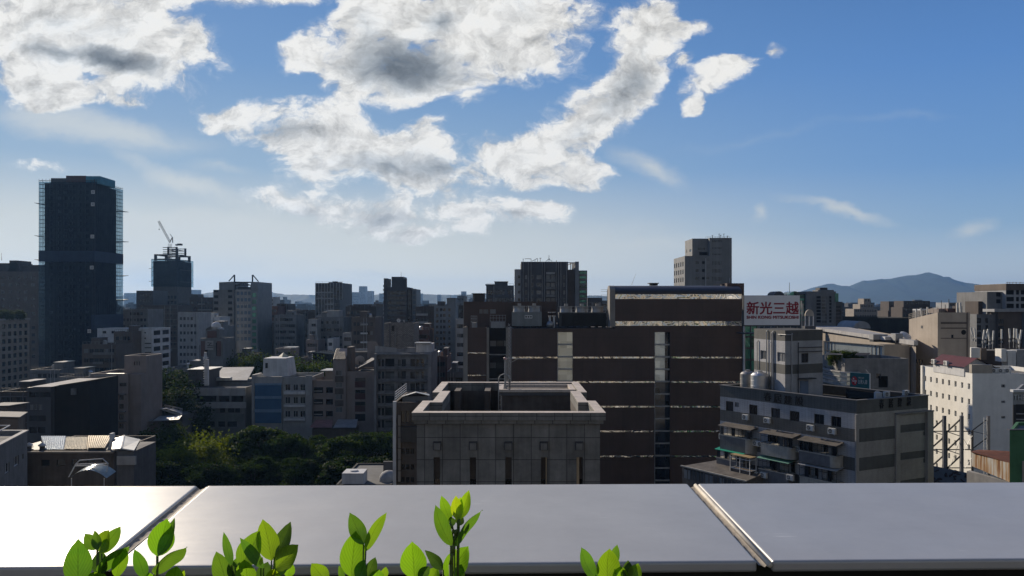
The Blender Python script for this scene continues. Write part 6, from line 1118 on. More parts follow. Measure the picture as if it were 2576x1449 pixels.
for (a, c, e, d, mt, n, lab) in ((1478, 1515, 749, 300, gryd, 5, 'dim block with tiny roof rooms between ribbed tower and the store barrel'), (1512, 1532, 756, 380, gry, 3, 'small block glimpsed left of the store barrel end'), (1150, 1172, 744, 520, blu, 4, 'hazy block over the left end of the store'), (1842, 1872, 760, 420, gry, 4, 'dim block behind the billboard edge')): block('apartment_block', lab, a, c, e, d, 14, mt, fr(n, 1., 1.3, 3.2, 1.8, 6, 'n'))
D54 = 280.; xa, xb = X(1722.7, D54), X(1841, D54); t54 = thing('grey_stepped_tower', 'grey stepped tower with a sunlit left side, tallest on the right half', 'building', (X(1780, D54), D54 + 9, 0))
rows = [(625, 630.5), (638.5, 644), (657, 666), (677, 686), (697, 706)]
w3 = [(X(a, D54) - xa, Z(f, D54), X(c, D54) - X(a, D54), Z(e, D54) - Z(f, D54), s) for (e, f) in ((657, 664), (677, 684), (697, 703)) for (a, c, s) in ((1750, 1758, 'n'), (1766, 1773, 'v'), (1776.5, 1785, 'c'))] + [(X(1792 + 3.5 * i, D54) - xa, Z(f, D54), .26, Z(e, D54) - Z(f, D54), 'n') for (e, f) in ((657, 666), (677, 686), (697, 706)) for i in range(7)]
lit = [(.8 + 3.6 * i, Z(669 + 19.8 * k, D54), 1.7, 1.7, 'n') for k in range(3) for i in range(5)]
gts = surf('grey_metal_panel', (.20, .205, .205), .6, .22, .2, tile=(1.2, 40., 0.), tilec=.8, mort=.05)
tower('grey_stepped_tower', '', '', rect(xa, xb, D54, D54 + 19), Z(643.8, D54), gts, {0: w3, 3: lit}, base=t54)
x2 = X(1785, D54)
tower('grey_stepped_tower', '', '', rect(x2, xb - .01, D54 + .01, D54 + 12), Z(598.3, D54), gts, {0: [(X(1792 + 3.5 * i, D54) - x2, Z(f, D54), .28, Z(e, D54) - Z(f, D54), 'n') for (e, f) in ((604, 609), (622, 626), (638, 642)) for i in range(7)]}, base=t54, z0=Z(643.7, D54))
tower('grey_stepped_tower', '', '', rect(X(1745, D54), x2 - .01, D54 + 2.2, D54 + 14), Z(600, D54 + 2), gts, {0: [(2.0, Z(627, D54), 2.6, .7, 'n'), (2.6, Z(641, D54), 3.1, 1.2, 'v')], 3: [(7.5, Z(631, D54), 3, .9, 'n'), (2.5, Z(631, D54), .8, 1.3, 'n')]}, base=t54, z0=Z(643.7, D54))
mb = MB()
for i in range(11): xx = X(1776 + 6 * i, D54); mb.bar((xx, D54 + .6, Z(599, D54)), (xx, D54 + .6, Z(595.5, D54)), .05)
mb.bar(q(1776, 595.6, D54 + .6), q(1838, 595.6, D54 + .6), .05); mb.build('railing', steel, t54); mb = MB()
for (px, h) in ((1792, 6), (1809, 10), (1813, 7), (1821, 10), (1830, 5)): mb.bar(q(px, 599, D54 + 4), q(px, 598 - h, D54 + 4), .1).bar(q(px - 2, 599 - h, D54 + 4), q(px + 2, 598.5 - h, D54 + 4), .1)
mb.build('roof_antenna', dsteel, t54); MB().bar(q(1775.5, 718, D54 - .3), q(1775.5, 650, D54 - .3), .1).bar(q(1835.5, 718, D54 - .3), q(1835.5, 699, D54 - .3), .1).build('downpipe', whit_b, t54)

# ------------------------------------------------------------------ small repeated equipment
def make_ac():
    t = thing('air_conditioner', 'x', 'air conditioner', (0, 0, 0), 'air conditioner units on the facades')
    bm = bmesh.new(); bmesh.ops.create_cube(bm, size=1); bmesh.ops.scale(bm, vec=(.82, .32, .58), verts=bm.verts); bmesh.ops.bevel(bm, geom=bm.edges[:], offset=.025, segments=2, affect='EDGES'); me = bpy.data.meshes.new('casing'); bm.to_mesh(me); bm.free(); me.materials.append(acw); o = bpy.data.objects.new('casing', me); COL.objects.link(o); o.parent = t
    mb = MB(); n = 20
    for i in range(n): a, b1 = 2 * math.pi * i / n, 2 * math.pi * (i + 1) / n; mb.face([(-.11, -.166, 0), (-.11 + .23 * math.cos(a), -.166, .23 * math.sin(a)), (-.11 + .23 * math.cos(b1), -.166, .23 * math.sin(b1))])
    mb.build('fan_opening', black, o); mb = MB()
    for r_ in (.08, .15, .22):
        for i in range(n): a, b1 = 2 * math.pi * i / n, 2 * math.pi * (i + 1) / n; mb.bar((-.11 + r_ * math.cos(a), -.175, r_ * math.sin(a)), (-.11 + r_ * math.cos(b1), -.175, r_ * math.sin(b1)), .008)
    for i in range(4): a = i * math.pi / 4; mb.bar((-.11 - .23 * math.cos(a), -.178, -.23 * math.sin(a)), (-.11 + .23 * math.cos(a), -.178, .23 * math.sin(a)), .008)
    mb.build('fan_grille', acw, o); MB().box(-.36, -.16, -.37, -.3, .34, -.295).box(.3, -.16, -.37, .36, .34, -.295).build('bracket', steel, t); return t
AC = make_ac(); ac_used = [False]
def ac(p, ang, label, s=1.):
    if not ac_used[0]: ac_used[0] = True; AC.location = p; AC.rotation_euler = (0, 0, ang); AC.scale = (s, s, s); AC['label'] = label; return AC
    return rotcopy(AC, p, ang, label, s)

# ------------------------------------------------------------------ striped tile apartment building with caged balconies
lt = surf('pale_mosaic_stripe', (.43, .435, .45), .7, .28, .5, tile=(.22, .11, .5), tilec=.7, mort=.02, var=.08); dt = surf('olive_grey_stripe', (.125, .125, .117), .75, .28, .5, tile=(.22, .11, .5), tilec=.7, mort=.02, var=.08); lb = surf('beige_mosaic_stripe', (.40, .375, .345), .7, .28, .5, tile=(.22, .11, .5), tilec=.7, mort=.02, var=.08)
A_ = (25.8, 95.2); B_ = (35.9, 80.0); C_ = (45.9, 84.7); E_ = (A_[0] + C_[0] - B_[0], A_[1] + C_[1] - B_[1])
zr = H - 10.08
t60 = thing('striped_apartment_building', 'striped grey tiled apartment building with caged balconies and air conditioners', 'apartment building', (36, 88, 0))
uL = lambda px: UF(px, A_, B_); zL = lambda px, py: ZW(py, px, A_, B_); uR = lambda px: UF(px, B_, C_); zR = lambda px, py: ZW(py, px, B_, C_)
h1 = lambda x, y: (1757 + x * .2426, 894.5 + y * .2426); h4 = lambda x, y: (2044.5 + x * .2425, 894.5 + y * .2425); h5 = lambda x, y: (1820.9 + x * .2205, 670.8 + y * .2205)
# stripe boundaries down the walls
zz_ = [zr, zr - 1.35]; 
while zz_[-1] > 2: zz_ += [zz_[-1] - 1.62, zz_[-1] - 1.62 - 1.38]
zz_.append(0)
op = []
def opL(l, r_, yt, yb, st): 
    (pa, py0), (pb, _) = h1(l, yt), h1(r_, yt); _, py1 = h1(l, yb); op.append((uL(pa), zL(pa, py1), uL(pb) - uL(pa), zL(pa, py0) - zL(pa, py1), st))
for (l, r_, yt, yb) in ((285, 362, 470, 572), (527, 611, 505, 605), (755, 847, 540, 640), (948, 1047, 570, 675), (1200, 1302, 602, 705), (1377, 1480, 625, 735)): opL(l, r_, yt, yb, 'd')
opL(378, 420, 482, 530, 'l')
def stripes(P0, P1, mats, openings, dep=.14):
    for k in range(len(zz_) - 1):
        z1, z0 = zz_[k], zz_[k + 1]; mb = MB(); sub = []
        for (u, z, w, h, s) in openings:
            lo, hi = max(z, z0 + .001), min(z + h, z1 - .001)
            if hi - lo > .03: sub.append((u, lo - .0, w, hi - lo, s))
        # openings may straddle two stripes: cut both, window set once
        ax, ay = P0; l = math.hypot(P1[0] - ax, P1[1] - ay); ux, uy = (P1[0] - ax) / l, (P1[1] - ay) / l; pt = lambda u, z, k_=0: (ax + ux * u - uy * k_, ay + uy * u + ux * k_, z)
        us = sorted({0, l, *[a for r in sub for a in (r[0], r[0] + r[2])]}); zs = sorted({z0, z1, *[a for r in sub for a in (r[1], r[1] + r[3])]})
        for j in range(len(zs) - 1):
            for i in range(len(us) - 1):
                uc, zc = (us[i] + us[i + 1]) / 2, (zs[j] + zs[j + 1]) / 2
                if not any(r[0] < uc < r[0] + r[2] and r[1] - .0015 < zc < r[1] + r[3] + .0015 for r in sub): mb.face([pt(us[i], zs[j]), pt(us[i + 1], zs[j]), pt(us[i + 1], zs[j + 1]), pt(us[i], zs[j + 1])])
        mb.build('wall_stripe', mats[k % 2], t60)
    mb = MB(); ws = []
    for (u, z, w, h, s) in openings:
        for p, q_ in (((u, z), (u + w, z)), ((u + w, z), (u + w, z + h)), ((u + w, z + h), (u, z + h)), ((u, z + h), (u, z))): mb.face([pt(*p), pt(*p, dep), pt(*q_, dep), pt(*q_)])
        ws.append((pt(u, z, dep), math.atan2(uy, ux), w, h, s))
    if ws: mb.build('window_reveal', conc, t60); put_windows(t60, ws)
stripes(A_, B_, (dt, lt), op); stripes(B_, C_, (dt, lb), []); stripes(C_, E_, (dt, lb), []); stripes(E_, A_, (dt, lt), [])
poly = [A_, B_, C_, E_]; ins = inset(poly, .25); mb = MB()
for i in range(4): a, b1, c, e = poly[i], poly[(i + 1) % 4], ins[(i + 1) % 4], ins[i]; mb.face([(*e, zr), (*c, zr), (*c, zr - 1.05), (*e, zr - 1.05)])
mb.build('inner_parapet', roofd, t60); MB().face([(*p, zr - 1.05) for p in ins]).build('roof', roofd, t60)
ring(MB(), inset(poly, -.07), ins, zr + .002, zr + .09).build('coping', conc, t60)
dL = Vector((B_[0] - A_[0], B_[1] - A_[1], 0)).normalized(); nL = Vector((dL.y, -dL.x, 0)); dR = Vector((C_[0] - B_[0], C_[1] - B_[1], 0)).normalized(); nR = Vector((dR.y, -dR.x, 0)); aL = math.atan2(dL.y, dL.x); aR = math.atan2(dR.y, dR.x)
WL = lambda u, z, k=0.: Vector((A_[0], A_[1], 0)) + dL * u + nL * k + Vector((0, 0, z)); WR = lambda u, z, k=0.: Vector((B_[0], B_[1], 0)) + dR * u + nR * k + Vector((0, 0, z))
def hexw(W_, u0, u1, k0, k1, z0, z1, mb): return mb.hexa([W_(u0, z0, k1), W_(u1, z0, k1), W_(u1, z0, k0), W_(u0, z0, k0), W_(u0, z1, k1), W_(u1, z1, k1), W_(u1, z1, k0), W_(u0, z1, k0)])
# lettering left on the parapet: rusted characters
rustl = surf('dark_rusted_letters', (.022, .022, .024), .9, .4, 2.)
for (ch, px, py) in (('春', 705, 425), ('居', 808, 445), ('建', 915, 460), ('設', 1030, 470)):
    p = h1(px - 26, py + 40); text_mesh('wall_character', ch, 1, rustl, WL(uL(p[0]), zL(*p), .02), dL, (0, 0, 1), t60, .045, .03, width=1.05, height=1.0)
for (ch, px, py) in (('春', 715, 510), ('居', 810, 500), ('建', 905, 490), ('設', 1000, 480)):
    p = h4(px - 25, py + 40); text_mesh('wall_character', ch, 1, rustl, WR(uR(p[0]), zR(*p), .02), dR, (0, 0, 1), t60, .045, .03, width=.62, height=.95)
# pilasters and blind frames on the right wall
mb = MB()
for (a, c, zt_, k) in ((437, 468, zr - 1.4, .16), (850, 893, zr - 1.75, .2), (1165, 1225, zr - 1.75, .34)): hexw(WR, uR(h4(a, 0)[0]), uR(h4(c, 0)[0]), .003, k, 0, zt_, mb); mb.build('pilaster', lb, t60); mb = MB()
hexw(WR, uR(h4(850, 0)[0]), uR(h4(1225, 0)[0]), .003, .42, zr - 1.74, zr - 1.6, mb); mb.build('ledge', conc, t60)
for (yt, yb) in ((600, 665), (780, 850), (1065, 1125)):
    u0, u1 = uR(h4(900, 0)[0]), uR(h4(1150, 0)[0]); z1, z0 = zR(*h4(900, yt + 20)), zR(*h4(900, yb + 20)); hexw(WR, u0, u1, .003, .10, z1 - .12, z1, MB()).build('blind_window', lb, t60); hexw(WR, u0 + .1, u1 - .1, .003, .04, z0, z1 - .121, MB()).build('blind_window', lb, t60)
# caged balconies
cage = surf('rusty_cage_bars', (.03, .028, .027), .8, .4, 3.); oldr = surf('old_canopy_sheet', (.13, .115, .10), .7, .5, 1.2, False); parp = surf('grey_balcony_parapet', (.15, .15, .155), .8, .35, 1.); creamp = surf('cream_balcony_band', (.40, .385, .34), .75, .35, 1.2)
def balcony(l, r_, yroof, ycage, ypar, ybot, curved, out=1.15, glass='l', roofmat=None, pm=None):
    """h1-picture columns l..r_, rows at column l: canopy, cage bottom, parapet bottom"""
    p = h1(l, yroof); u0 = uL(p[0]); u1 = uL(h1(r_, 0)[0]); zA_, zB_, zC_ = zL(*p), zL(*h1(l, ycage)), zL(*h1(l, ypar)); n = max(4, int((u1 - u0) / .55))
    # canopy
    mb = MB(); hexw(WL, u0 - .1, u1 + .15, 0.005, out + .25, 0, .05, mb); vs = mb.v; mb.v = [(x, y, zA_ - (.28 if i % 8 in (0, 1, 4, 5) else 0) + z) for i, (x, y, z) in enumerate(vs)]; mb.build('balcony_canopy', roofmat or oldr, t60)
    mb = MB()
    for i in range(n + 1): u = u0 + (u1 - u0) * i / n; mb.bar(WL(u, zB_, out), WL(u, zA_ - .25, out), .03)
    for z in (zB_ + .03, (zA_ + zB_) / 2 + .15, zA_ - .27): mb.bar(WL(u0, z, out), WL(u1, z, out), .03)
    for u in (u0, u1):
        for z in (zB_ + .03, zA_ - .27): mb.bar(WL(u, z, .02), WL(u, z, out), .03)
    mb.build('balcony_cage', cage, t60)
    for i in range(n):
        if random.random() < .8:
            ua, ub = u0 + (u1 - u0) * i / n + .04, u0 + (u1 - u0) * (i + 1) / n - .04; k = out - .06 if random.random() < .5 else .12; MB().face([WL(ua, zB_ + .05, k), WL(ub, zB_ + .05, k), WL(ub, zA_ - .35, k), WL(ua, zA_ - .35, k)]).build('window', random.choice((gl_l, gl, gl_v, gl)), t60)
    # parapet, rounded at the right hand end
    pm = pm or parp; rr = .75 if curved else .0; mb = MB(); hexw(WL, u0, u1 - (rr if curved else 0), .004, out, zC_, zB_ - .1, mb); mb.build('balcony_parapet', pm, t60)
    if curved:
        mb = MB(); ctr = lambda a, r2: (u1 - rr + r2 * math.sin(a), out - rr + r2 * math.cos(a)); pts = [ctr(a * math.pi / 20, rr) for a in range(11)]; base_ = [(u1 - rr + .001, .004)] + [(u1 - rr + .001, out)] + pts[1:] + [(u1, .004)]
        bot = [WL(u, zC_, k) for u, k in base_]; top = [WL(u, zB_ - .1, k) for u, k in base_]; m_ = len(base_)
        for i in range(m_): mb.face([bot[i], bot[(i + 1) % m_], top[(i + 1) % m_], top[i]])
        mb.face(top); mb.face(list(reversed(bot))); mb.build('rounded_corner', creamp if pm is parp else pm, t60)
    mb = MB(); hexw(WL, u0 - .03, u1 + .03, .004, out + .05, zB_ - .098, zB_ + .02, mb); mb.build('balcony_rail', creamp, t60)
balcony(288, 606, 692, 805, 955, 0, True); balcony(724, 1052, 765, 890, 1010, 0, True, 1.35, pm=creamp); balcony(1112, 1500, 838, 965, 1085, 0, True, 1.2)
grna = surf('green_awning', (.02, .30, .19), .5, .2, 1.5, False); ochre = surf('weathered_plywood', (.36, .26, .13), .8, .35, 1.5, False)
balcony(262, 540, 935, 1040, 1180, 0, False, 1.3, roofmat=grna); balcony(700, 1010, 1020, 1150, 1300, 0, False, 1.3, roofmat=surf('mint_awning', (.16, .34, .26), .6, .4, 1., False)); balcony(1120, 1500, 1085, 1230, 1400, 0, True, 1.2, pm=creamp, roofmat=conc_l)
# plywood topped cage room
p = h1(470, 1000); u0 = uL(p[0]); u1 = uL(h1(680, 0)[0]); z1 = zL(*p); z0 = zL(*h1(470, 1240)); mb = MB(); hexw(WL, u0, u1, 1.35, 2.5, z1 - .05, z1 + .05, mb); mb.build('plywood_roof', ochre, t60); mb = MB()
for u in (u0 + .05, (u0 + u1) / 2, u1 - .05):
    for k in (1.36, 2.45): mb.bar(WL(u, z0 - .4, k), WL(u, z1 - .05, k), .05)
for z in (z0 + 1.25, z1 - .3):
    for k in (1.36, 2.45): mb.bar(WL(u0, z, k), WL(u1, z, k), .04)
    for u in (u0 + .05, u1 - .05): mb.bar(WL(u, z, 1.36), WL(u, z, 2.45), .04)
mb.build('balcony_cage', whit_b, t60); mb = MB(); hexw(WL, u0 + .05, u1 - .05, 1.4, 2.4, z0, z0 + 1.2, mb); mb.build('balcony_parapet', brw, t60)
# front annex with a lean-to roof
p0, p1 = h1(95, 1165), h1(700, 1310); MB().hexa([WL(uL(p0[0]) - .3, 12, 4.2), WL(uL(p0[0]) + 9.5, 12, 4.2), WL(uL(p0[0]) + 9.5, 12, .01), WL(uL(p0[0]) + 2, 12, .01), WL(uL(p0[0]) - .3, zr - 9.9, 4.2), WL(uL(p0[0]) + 9.5, zr - 9.9, 4.2), WL(uL(p0[0]) + 9.5, zr - 9.2, .01), WL(uL(p0[0]) + 2, zr - 9.2, .01)]).build('annex', oldr, t60)
mb = MB()
for i in range(14): hexw(WL, uL(p0[0]) + .05 + .68 * i, uL(p0[0]) + .55 + .68 * i, 4.202, 4.24, zr - 11.3, zr - 10.1, mb)
mb.build('annex_window', gl_l, t60); mb = MB(); hexw(WL, uL(p0[0]) - .4, uL(p0[0]) + 9.6, 4.205, 4.4, zr - 9.95, zr - 9.8, mb).build('annex_rail', creamp, t60)
ACL = (((510, 635), 'air conditioner below the second window from the left of the striped building, top row'), ((735, 670), 'square grilled air conditioner between second and third top windows of the striped building'), ((1182, 745), 'air conditioner under the fifth top window of the striped building'), ((1407, 780), 'air conditioner under the last top window, nearest the corner of the striped building'), ((288, 835), 'air conditioner over the green awning at the far end of the striped building'), ((642, 905), 'left of two air conditioners side by side between the first two rounded balconies'), ((694, 915), 'right of two air conditioners side by side, touching the cream rounded balcony'), ((1085, 970), 'smaller air conditioner left of the third rounded balcony'), ((1132, 1003), 'larger air conditioner just under the third balcony rail'), ((720, 1225), 'air conditioner low down beside the plywood topped cage'), ((820, 1235), 'larger air conditioner low down under the mint awning'), ((1098, 1258), 'air conditioner beside the white framed lowest balcony'))
for i, ((x, y), lab) in enumerate(ACL):
    k = .34 if i < 4 else .55 if i < 9 else 1.5; pp = h1(x, y); 
    ac(WL(uL(pp[0]) - (k - .3) * .6, zL(*pp) , k), aL, lab, 1.05)
# stair tower on its roof
sA, sB, sC = (X(1897, 96), 96.), (X(1975, 89), 89.), (X(2069.6, 91.5), 91.5); sE = (sA[0] + sC[0] - sB[0], sA[1] + sC[1] - sB[1]); zs1 = Z(830.7, 89.5)
t61 = thing('roof_stair_tower', 'striped tiled stair tower with rows of white pipes on the striped building roof', 'stair tower', (sB[0], 92, zr - 1.05))
st_z = [zs1, zs1 - 1.25, zs1 - 1.25 - 2.75, zs1 - 5.1, zr - 1.04]
for (P0, P1, side) in ((sA, sB, 0), (sB, sC, 1), (sC, sE, 2), (sE, sA, 3)):
    l = math.hypot(P1[0] - P0[0], P1[1] - P0[1])
    for k in range(4):
        z1, z0 = st_z[k], st_z[k + 1]; o_ = []
        if side == 0 and k == 1: o_ = [(UF(h5(a, 0)[0], P0, P1), ZW(h5(a, f)[1], h5(a, f)[0], P0, P1), UF(h5(b1, 0)[0], P0, P1) - UF(h5(a, 0)[0], P0, P1), 1.1, s) for (a, b1, f, s) in ((418, 486, 1055, 'c'), (610, 700, 1080, 'c'))]
        if side == 1 and k == 1: o_ = [(UF(h5(885, 0)[0], P0, P1), z0 + .15, UF(h5(965, 0)[0], P0, P1) - UF(h5(885, 0)[0], P0, P1), 1.1, 'd')]
        mb = MB(); ws = wall_face(mb, P0, P1, z0, z1, o_, .15); mb.build('wall_stripe', (dt, lt)[k % 2], t61); put_windows(t61, ws)
MB().face([(*p, zs1) for p in (sA, sB, sC, sE)]).build('roof', roofd, t61)
sR = lambda px: UF(px, sB, sC); d2 = Vector((sC[0] - sB[0], sC[1] - sB[1], 0)).normalized(); n2_ = Vector((d2.y, -d2.x, 0)); W2 = lambda u, z, k=0.: Vector((sB[0], sB[1], 0)) + d2 * u + n2_ * k + Vector((0, 0, z)); d1 = Vector((sB[0] - sA[0], sB[1] - sA[1], 0)).normalized(); n1_ = Vector((d1.y, -d1.x, 0)); W1 = lambda u, z, k=0.: Vector((sA[0], sA[1], 0)) + d1 * u + n1_ * k + Vector((0, 0, z))
hexw(W2, sR(h5(868, 0)[0]), sR(h5(962, 0)[0]), .005, .05, zr - 1.03, zr + 1.1, MB()).build('door', surf('blue_steel_door', (.16, .21, .30), .6, .3, 1.), t61); hexw(W2, sR(h5(850, 0)[0]), sR(h5(1005, 0)[0]), .005, .7, zr + 1.3, zr + 1.42, MB()).build('door_canopy', roofd, t61); hexw(W2, sR(h5(850, 0)[0]), sR(h5(1120, 0)[0]), .005, .12, zs1 - 2.1, zs1 - 2.0, MB()).build('ledge', gryd, t61); hexw(W2, sR(h5(850, 0)[0]), sR(h5(1120, 0)[0]), .005, .12, zs1 - 2.6, zs1 - 2.5, MB()).build('ledge', gryd, t61)
pipew = surf('white_pvc_pipe', (.42, .42, .41), .4, .3, 3.); 
for (x, yt, r_, left) in ((392, 855, .055, 1), (500, 740, .07, 1), (535, 870, .045, 1), (555, 760, .06, 1), (572, 745, .075, 1), (765, 775, .065, 0), (840, 880, .05, 0)):
    px = h5(x, 0)[0]; Wx = W1 if left else W2; u = UF(px, sA, sB) if left else sR(px); zt_ = ZW(h5(x, yt)[1], px, sA, sB) if left else ZW(h5(x, yt)[1], px, sB, sC); mb = MB(); mb.path([Wx(u, zr - 1.0, .14), Wx(u, zt_, .14), Wx(u + .12, zt_ + .1, .1), Wx(u + .12, zt_ + .1, -.1)], r_, n=8)
    if x == 765: mb.path([Wx(u, zt_, .14), W2(.0 - 0, zt_, .14), W1(math.hypot(sB[0] - sA[0], sB[1] - sA[1]) - 1.3, zt_, .14)], r_ * .8, n=8)
    mb.build('water_pipe', pipew if x != 840 else dsteel, t61)
# steel water tanks
def tank(c, r, h, mat, label):
    t = thing('water_tank', label, 'water tank', c, 'water tanks on the striped building'); mb = MB()
    for i in range(6): a = i * math.pi / 3; mb.bar((c[0] + r * .85 * math.cos(a), c[1] + r * .85 * math.sin(a), c[2]), (c[0] + r * .85 * math.cos(a), c[1] + r * .85 * math.sin(a), c[2] + .4), .05)
    mb.build('stand', dsteel, t); pr = [(.01, .4), (r, .4), (r, .4 + h * .33), (r * 1.02, .4 + h * .34), (r, .4 + h * .35), (r, .4 + h * .66), (r * 1.02, .4 + h * .67), (r, .4 + h * .68), (r, .4 + h), (r * .75, .4 + h * 1.13), (r * .3, .4 + h * 1.2), (.01, .4 + h * 1.21)]
    MB().lathe(pr, c, n=36).build('body', mat, t, False); MB().lathe([(r * .3, .4 + h * 1.19), (r * .3, .4 + h * 1.29), (.01, .4 + h * 1.31)], c, n=18).build('lid', mat, t); return t
oldst = surf('dull_zinc', (.34, .33, .31), .45, .45, 1.2, True, .5)
tank((X(1876, 96.5) , 95.6, zr - .75), .95, 1.75, oldst, 'dull stained water tank at the far corner of the striped building roof'); tank((X(1914, 92), 92.4, zr - .75), 1.05, 1.9, stain, 'shiny domed water tank nearest the roof stair tower')
t_ = thing('satellite_dish', 'small grey dish on the parapet corner side of the striped building', 'satellite dish', (0, 0, 0)); bpy.data.objects.remove(t_)
dish((X(2206, 86.5), 86.5, zr - .6), .42, R(-18), R(15), 'pale round dish at the right parapet of the striped building')
ac((X(2231, 85.5), 85.6, zr + .05), aR, 'air conditioner behind the right parapet of the striped building, next to the dish'); ac((X(2281, 86.2), 86.4, zr + .1), aR, 'air conditioner behind the right parapet, farther from the dish')
t_ = thing('roof_shed', 'low dark tarpaulin shelter on the striped building roof', 'shelter', (42, 89, zr - 1)); MB().hexa([(37.5, 85.5, zr - 1.03), (44.2, 86.3, zr - 1.03), (43.2, 90.5, zr - 1.03), (40, 92, zr - 1.03), (37.5, 85.5, zr - .35), (44.2, 86.3, zr - .4), (43.2, 90.5, zr - .2), (40, 92, zr - .1)]).build('cover', surf('black_tarpaulin', (.010, .010, .010), 1., .3, .8, spec=.05), t_); MB().box(40.2, 84.9, zr - 1.03, 40.9, 85.3, zr + .3).build('cabinet', whit_b, t_)

# ------------------------------------------------------------------ white office with the sunlit side
D70 = 120.; wl = X(2446, D70); wy = 135.; d70 = surf('white_tile_side', (.62, .63, .66), .8, .25, .4)
ul = lambda px: (wy - (wl * F / (px - 1288)))       # metres from the far end along the left wall
rows = [(965 + 38.6 * k, 979 + 38.6 * k) for k in range(7)]
cols = [2327, 2342, 2357, 2372.5, 2388, 2403.5, 2420, 2437]
op = []
for i in range(8):
    u = 1.0 + i * 1.83
    for k in range(12): op.append((u, Z(967, D70) - .85 - k * 2.4, .62, .9, 'w'))
t70 = tower('white_office', 'white office block with a sunlit wall of small square windows', 'building', rect(wl, X(2700, D70), D70, wy), Z(939.5, D70), white, {0: pxr(D70, wl, [(2519, 2529)], [(967, 975), (1008, 1014), (1047, 1053)], 'c'), 3: op}, par=.7, dep=.22)
MB().box(wl + .01, D70 - .03, 0, X(2700, D70), D70 - .002, .1).build('plinth', conc, t70)
MB().box(wl - .28, wy - .9, 0, wl - .005, wy - .3, Z(939.5, D70) + .1).build('side_fin', white, t70); MB().box(wl - .02, D70 + .1, Z(939.5, D70) + .003, wl + 3.2, D70 + .8, Z(917.5, D70)).build('roof_wall', tanl, t70)
roofred = surf('red_metal_roof', (.085, .014, .014), .55, .3, .5, False)
t71 = thing('roof_house', 'penthouse with a dark red gable roof on the white office', 'penthouse', (wl + 4, 126, Z(939.5, D70) - .7)); z0 = Z(939.5, D70) - .69; e = Z(917, D70 + 2); rg = Z(894, D70 + 8)
xr0, xr1 = wl - .1, X(2520, D70)
MB().box(xr0, 122, z0, xr1, 131, e - .3).build('wall', whit_b, t71)
xm = (xr0 + xr1) / 2 - .6
MB().face([(xr0 - .4, 121.4, e - .4), (xm, 121.4, rg), (xm, 131.4, rg), (xr0 - .4, 131.4, e - .4)]).face([(xm, 121.4, rg), (xr1 + .4, 121.4, e - .6), (xr1 + .4, 131.4, e - .6), (xm, 131.4, rg)]).build('roof', roofred, t71); MB().face([(xr0 + .01, 121.98, e - .3), (xr1 - .01, 121.98, e - .5), (xm, 121.98, rg - .1)]).build('gable', whit_b, t71)
MB().box(X(2466, 122), 121.9, z0 + .5, X(2480, 122), 121.99, z0 + 1.6).build('window', gl, t71); MB().box(X(2505, 122), 121.9, z0 + .5, X(2515, 122), 121.99, z0 + 1.5).build('window', gl, t71)
for i, (y, lab) in enumerate(((130.2, 'air conditioner on the penthouse eave, far one'), (126.5, 'air conditioner on the penthouse eave, near one'))): ac((xr0 - .3, y, z0 + 1.8), -math.pi / 2, lab, 1.3)
for i, (px, lab) in enumerate(((2500, 'first of three air conditioners in a row on the white office roof'), (2517, 'middle of three air conditioners in a row on the white office roof'), (2534, 'last of three air conditioners in a row on the white office roof'))): ac((X(px, 121), 121, z0 + 1.05), 0, lab, 1.25)
# telecom antennas on the roof behind
tl = thing('telecom_mast', '', '', (0, 0, 0)); bpy.data.objects.remove(tl)
def panel_antenna(px, py, d, lean, label):
    c = P(px, py, d); t = thing('panel_antenna', label, 'antenna', (c.x, c.y, c.z), 'panel antennas on the right hand roofs'); m_ = Matrix.Rotation(R(lean), 3, 'Y'); mb = MB(); b_ = [Vector(v) for v in ((-.17, -.1, 0), (.17, -.1, 0), (.17, .1, 0), (-.17, .1, 0), (-.17, -.1, 2.3), (.17, -.1, 2.3), (.17, .1, 2.3), (-.17, .1, 2.3))]
    mb.hexa([c + m_ @ v for v in b_]).build('radome', acw, t); MB().bar(c + Vector((0, .2, -2.4)), c + m_ @ Vector((0, .2, 2.0)), .05).box(c.x - .2, c.y - .05, c.z - .9, c.x + .2, c.y + .15, c.z - .4).build('pole', steel, t)
D72 = 178.
for i, (px, py, ln_) in enumerate(((2448, 848, -14), (2454, 850, -6), (2473, 854, 8), (2480, 852, 14), (2490, 858, -10), (2498, 856, 4), (2520, 853, 0), (2541, 851, -5), (2551, 850, 2), (2558, 852, 0), (2566, 854, 8), (2564, 864, -8))):
    panel_antenna(px, py, D72 + (i % 3) * 2, ln_, ['leftmost leaning panel antenna over the red gable', 'panel antenna close behind the leftmost leaning one', 'panel antenna leaning right above the white roof tanks', 'panel antenna leaning farthest to the right over the gable', 'panel antenna leaning left between two leaning groups', 'upright panel antenna left of the lone straight one', 'lone straight panel antenna before the brown flats', 'first panel antenna of the right end cluster', 'tallest panel antenna of the right end cluster', 'short panel antenna in the middle of the right end cluster', 'panel antenna leaning to the right edge of the picture', 'lowest panel antenna at the right edge'][i])
b_ = block('telecom_roof_block', 'low roof crowded with white tanks and antennas, behind the red gable', 2436, 2700, 882, D72, 12, brnd, par=.3)
for (a, c, e, f, d, mt, nm) in ((2443, 2466, 875, 900, 174, white, 'white_tank_box'), (2468, 2482, 876, 905, 175, brn, 'plant_box'), (2519, 2532, 878, 910, 170, white, 'white_tank_box'), (2536, 2556, 882, 925, 170, white, 'white_tank_box'), (2558, 2580, 880, 925, 170.5, steel, 'plant_box')): add_box(b_, nm, a, c, e, f, d, 2.2, mt)
mb = MB()
for s in (-.25, .25): mb.bar((X(2551, 169.7) + s, 169.7, Z(925, 169.7)), (X(2551, 169.7) + s, 169.7, Z(888, 169.7)), .035)
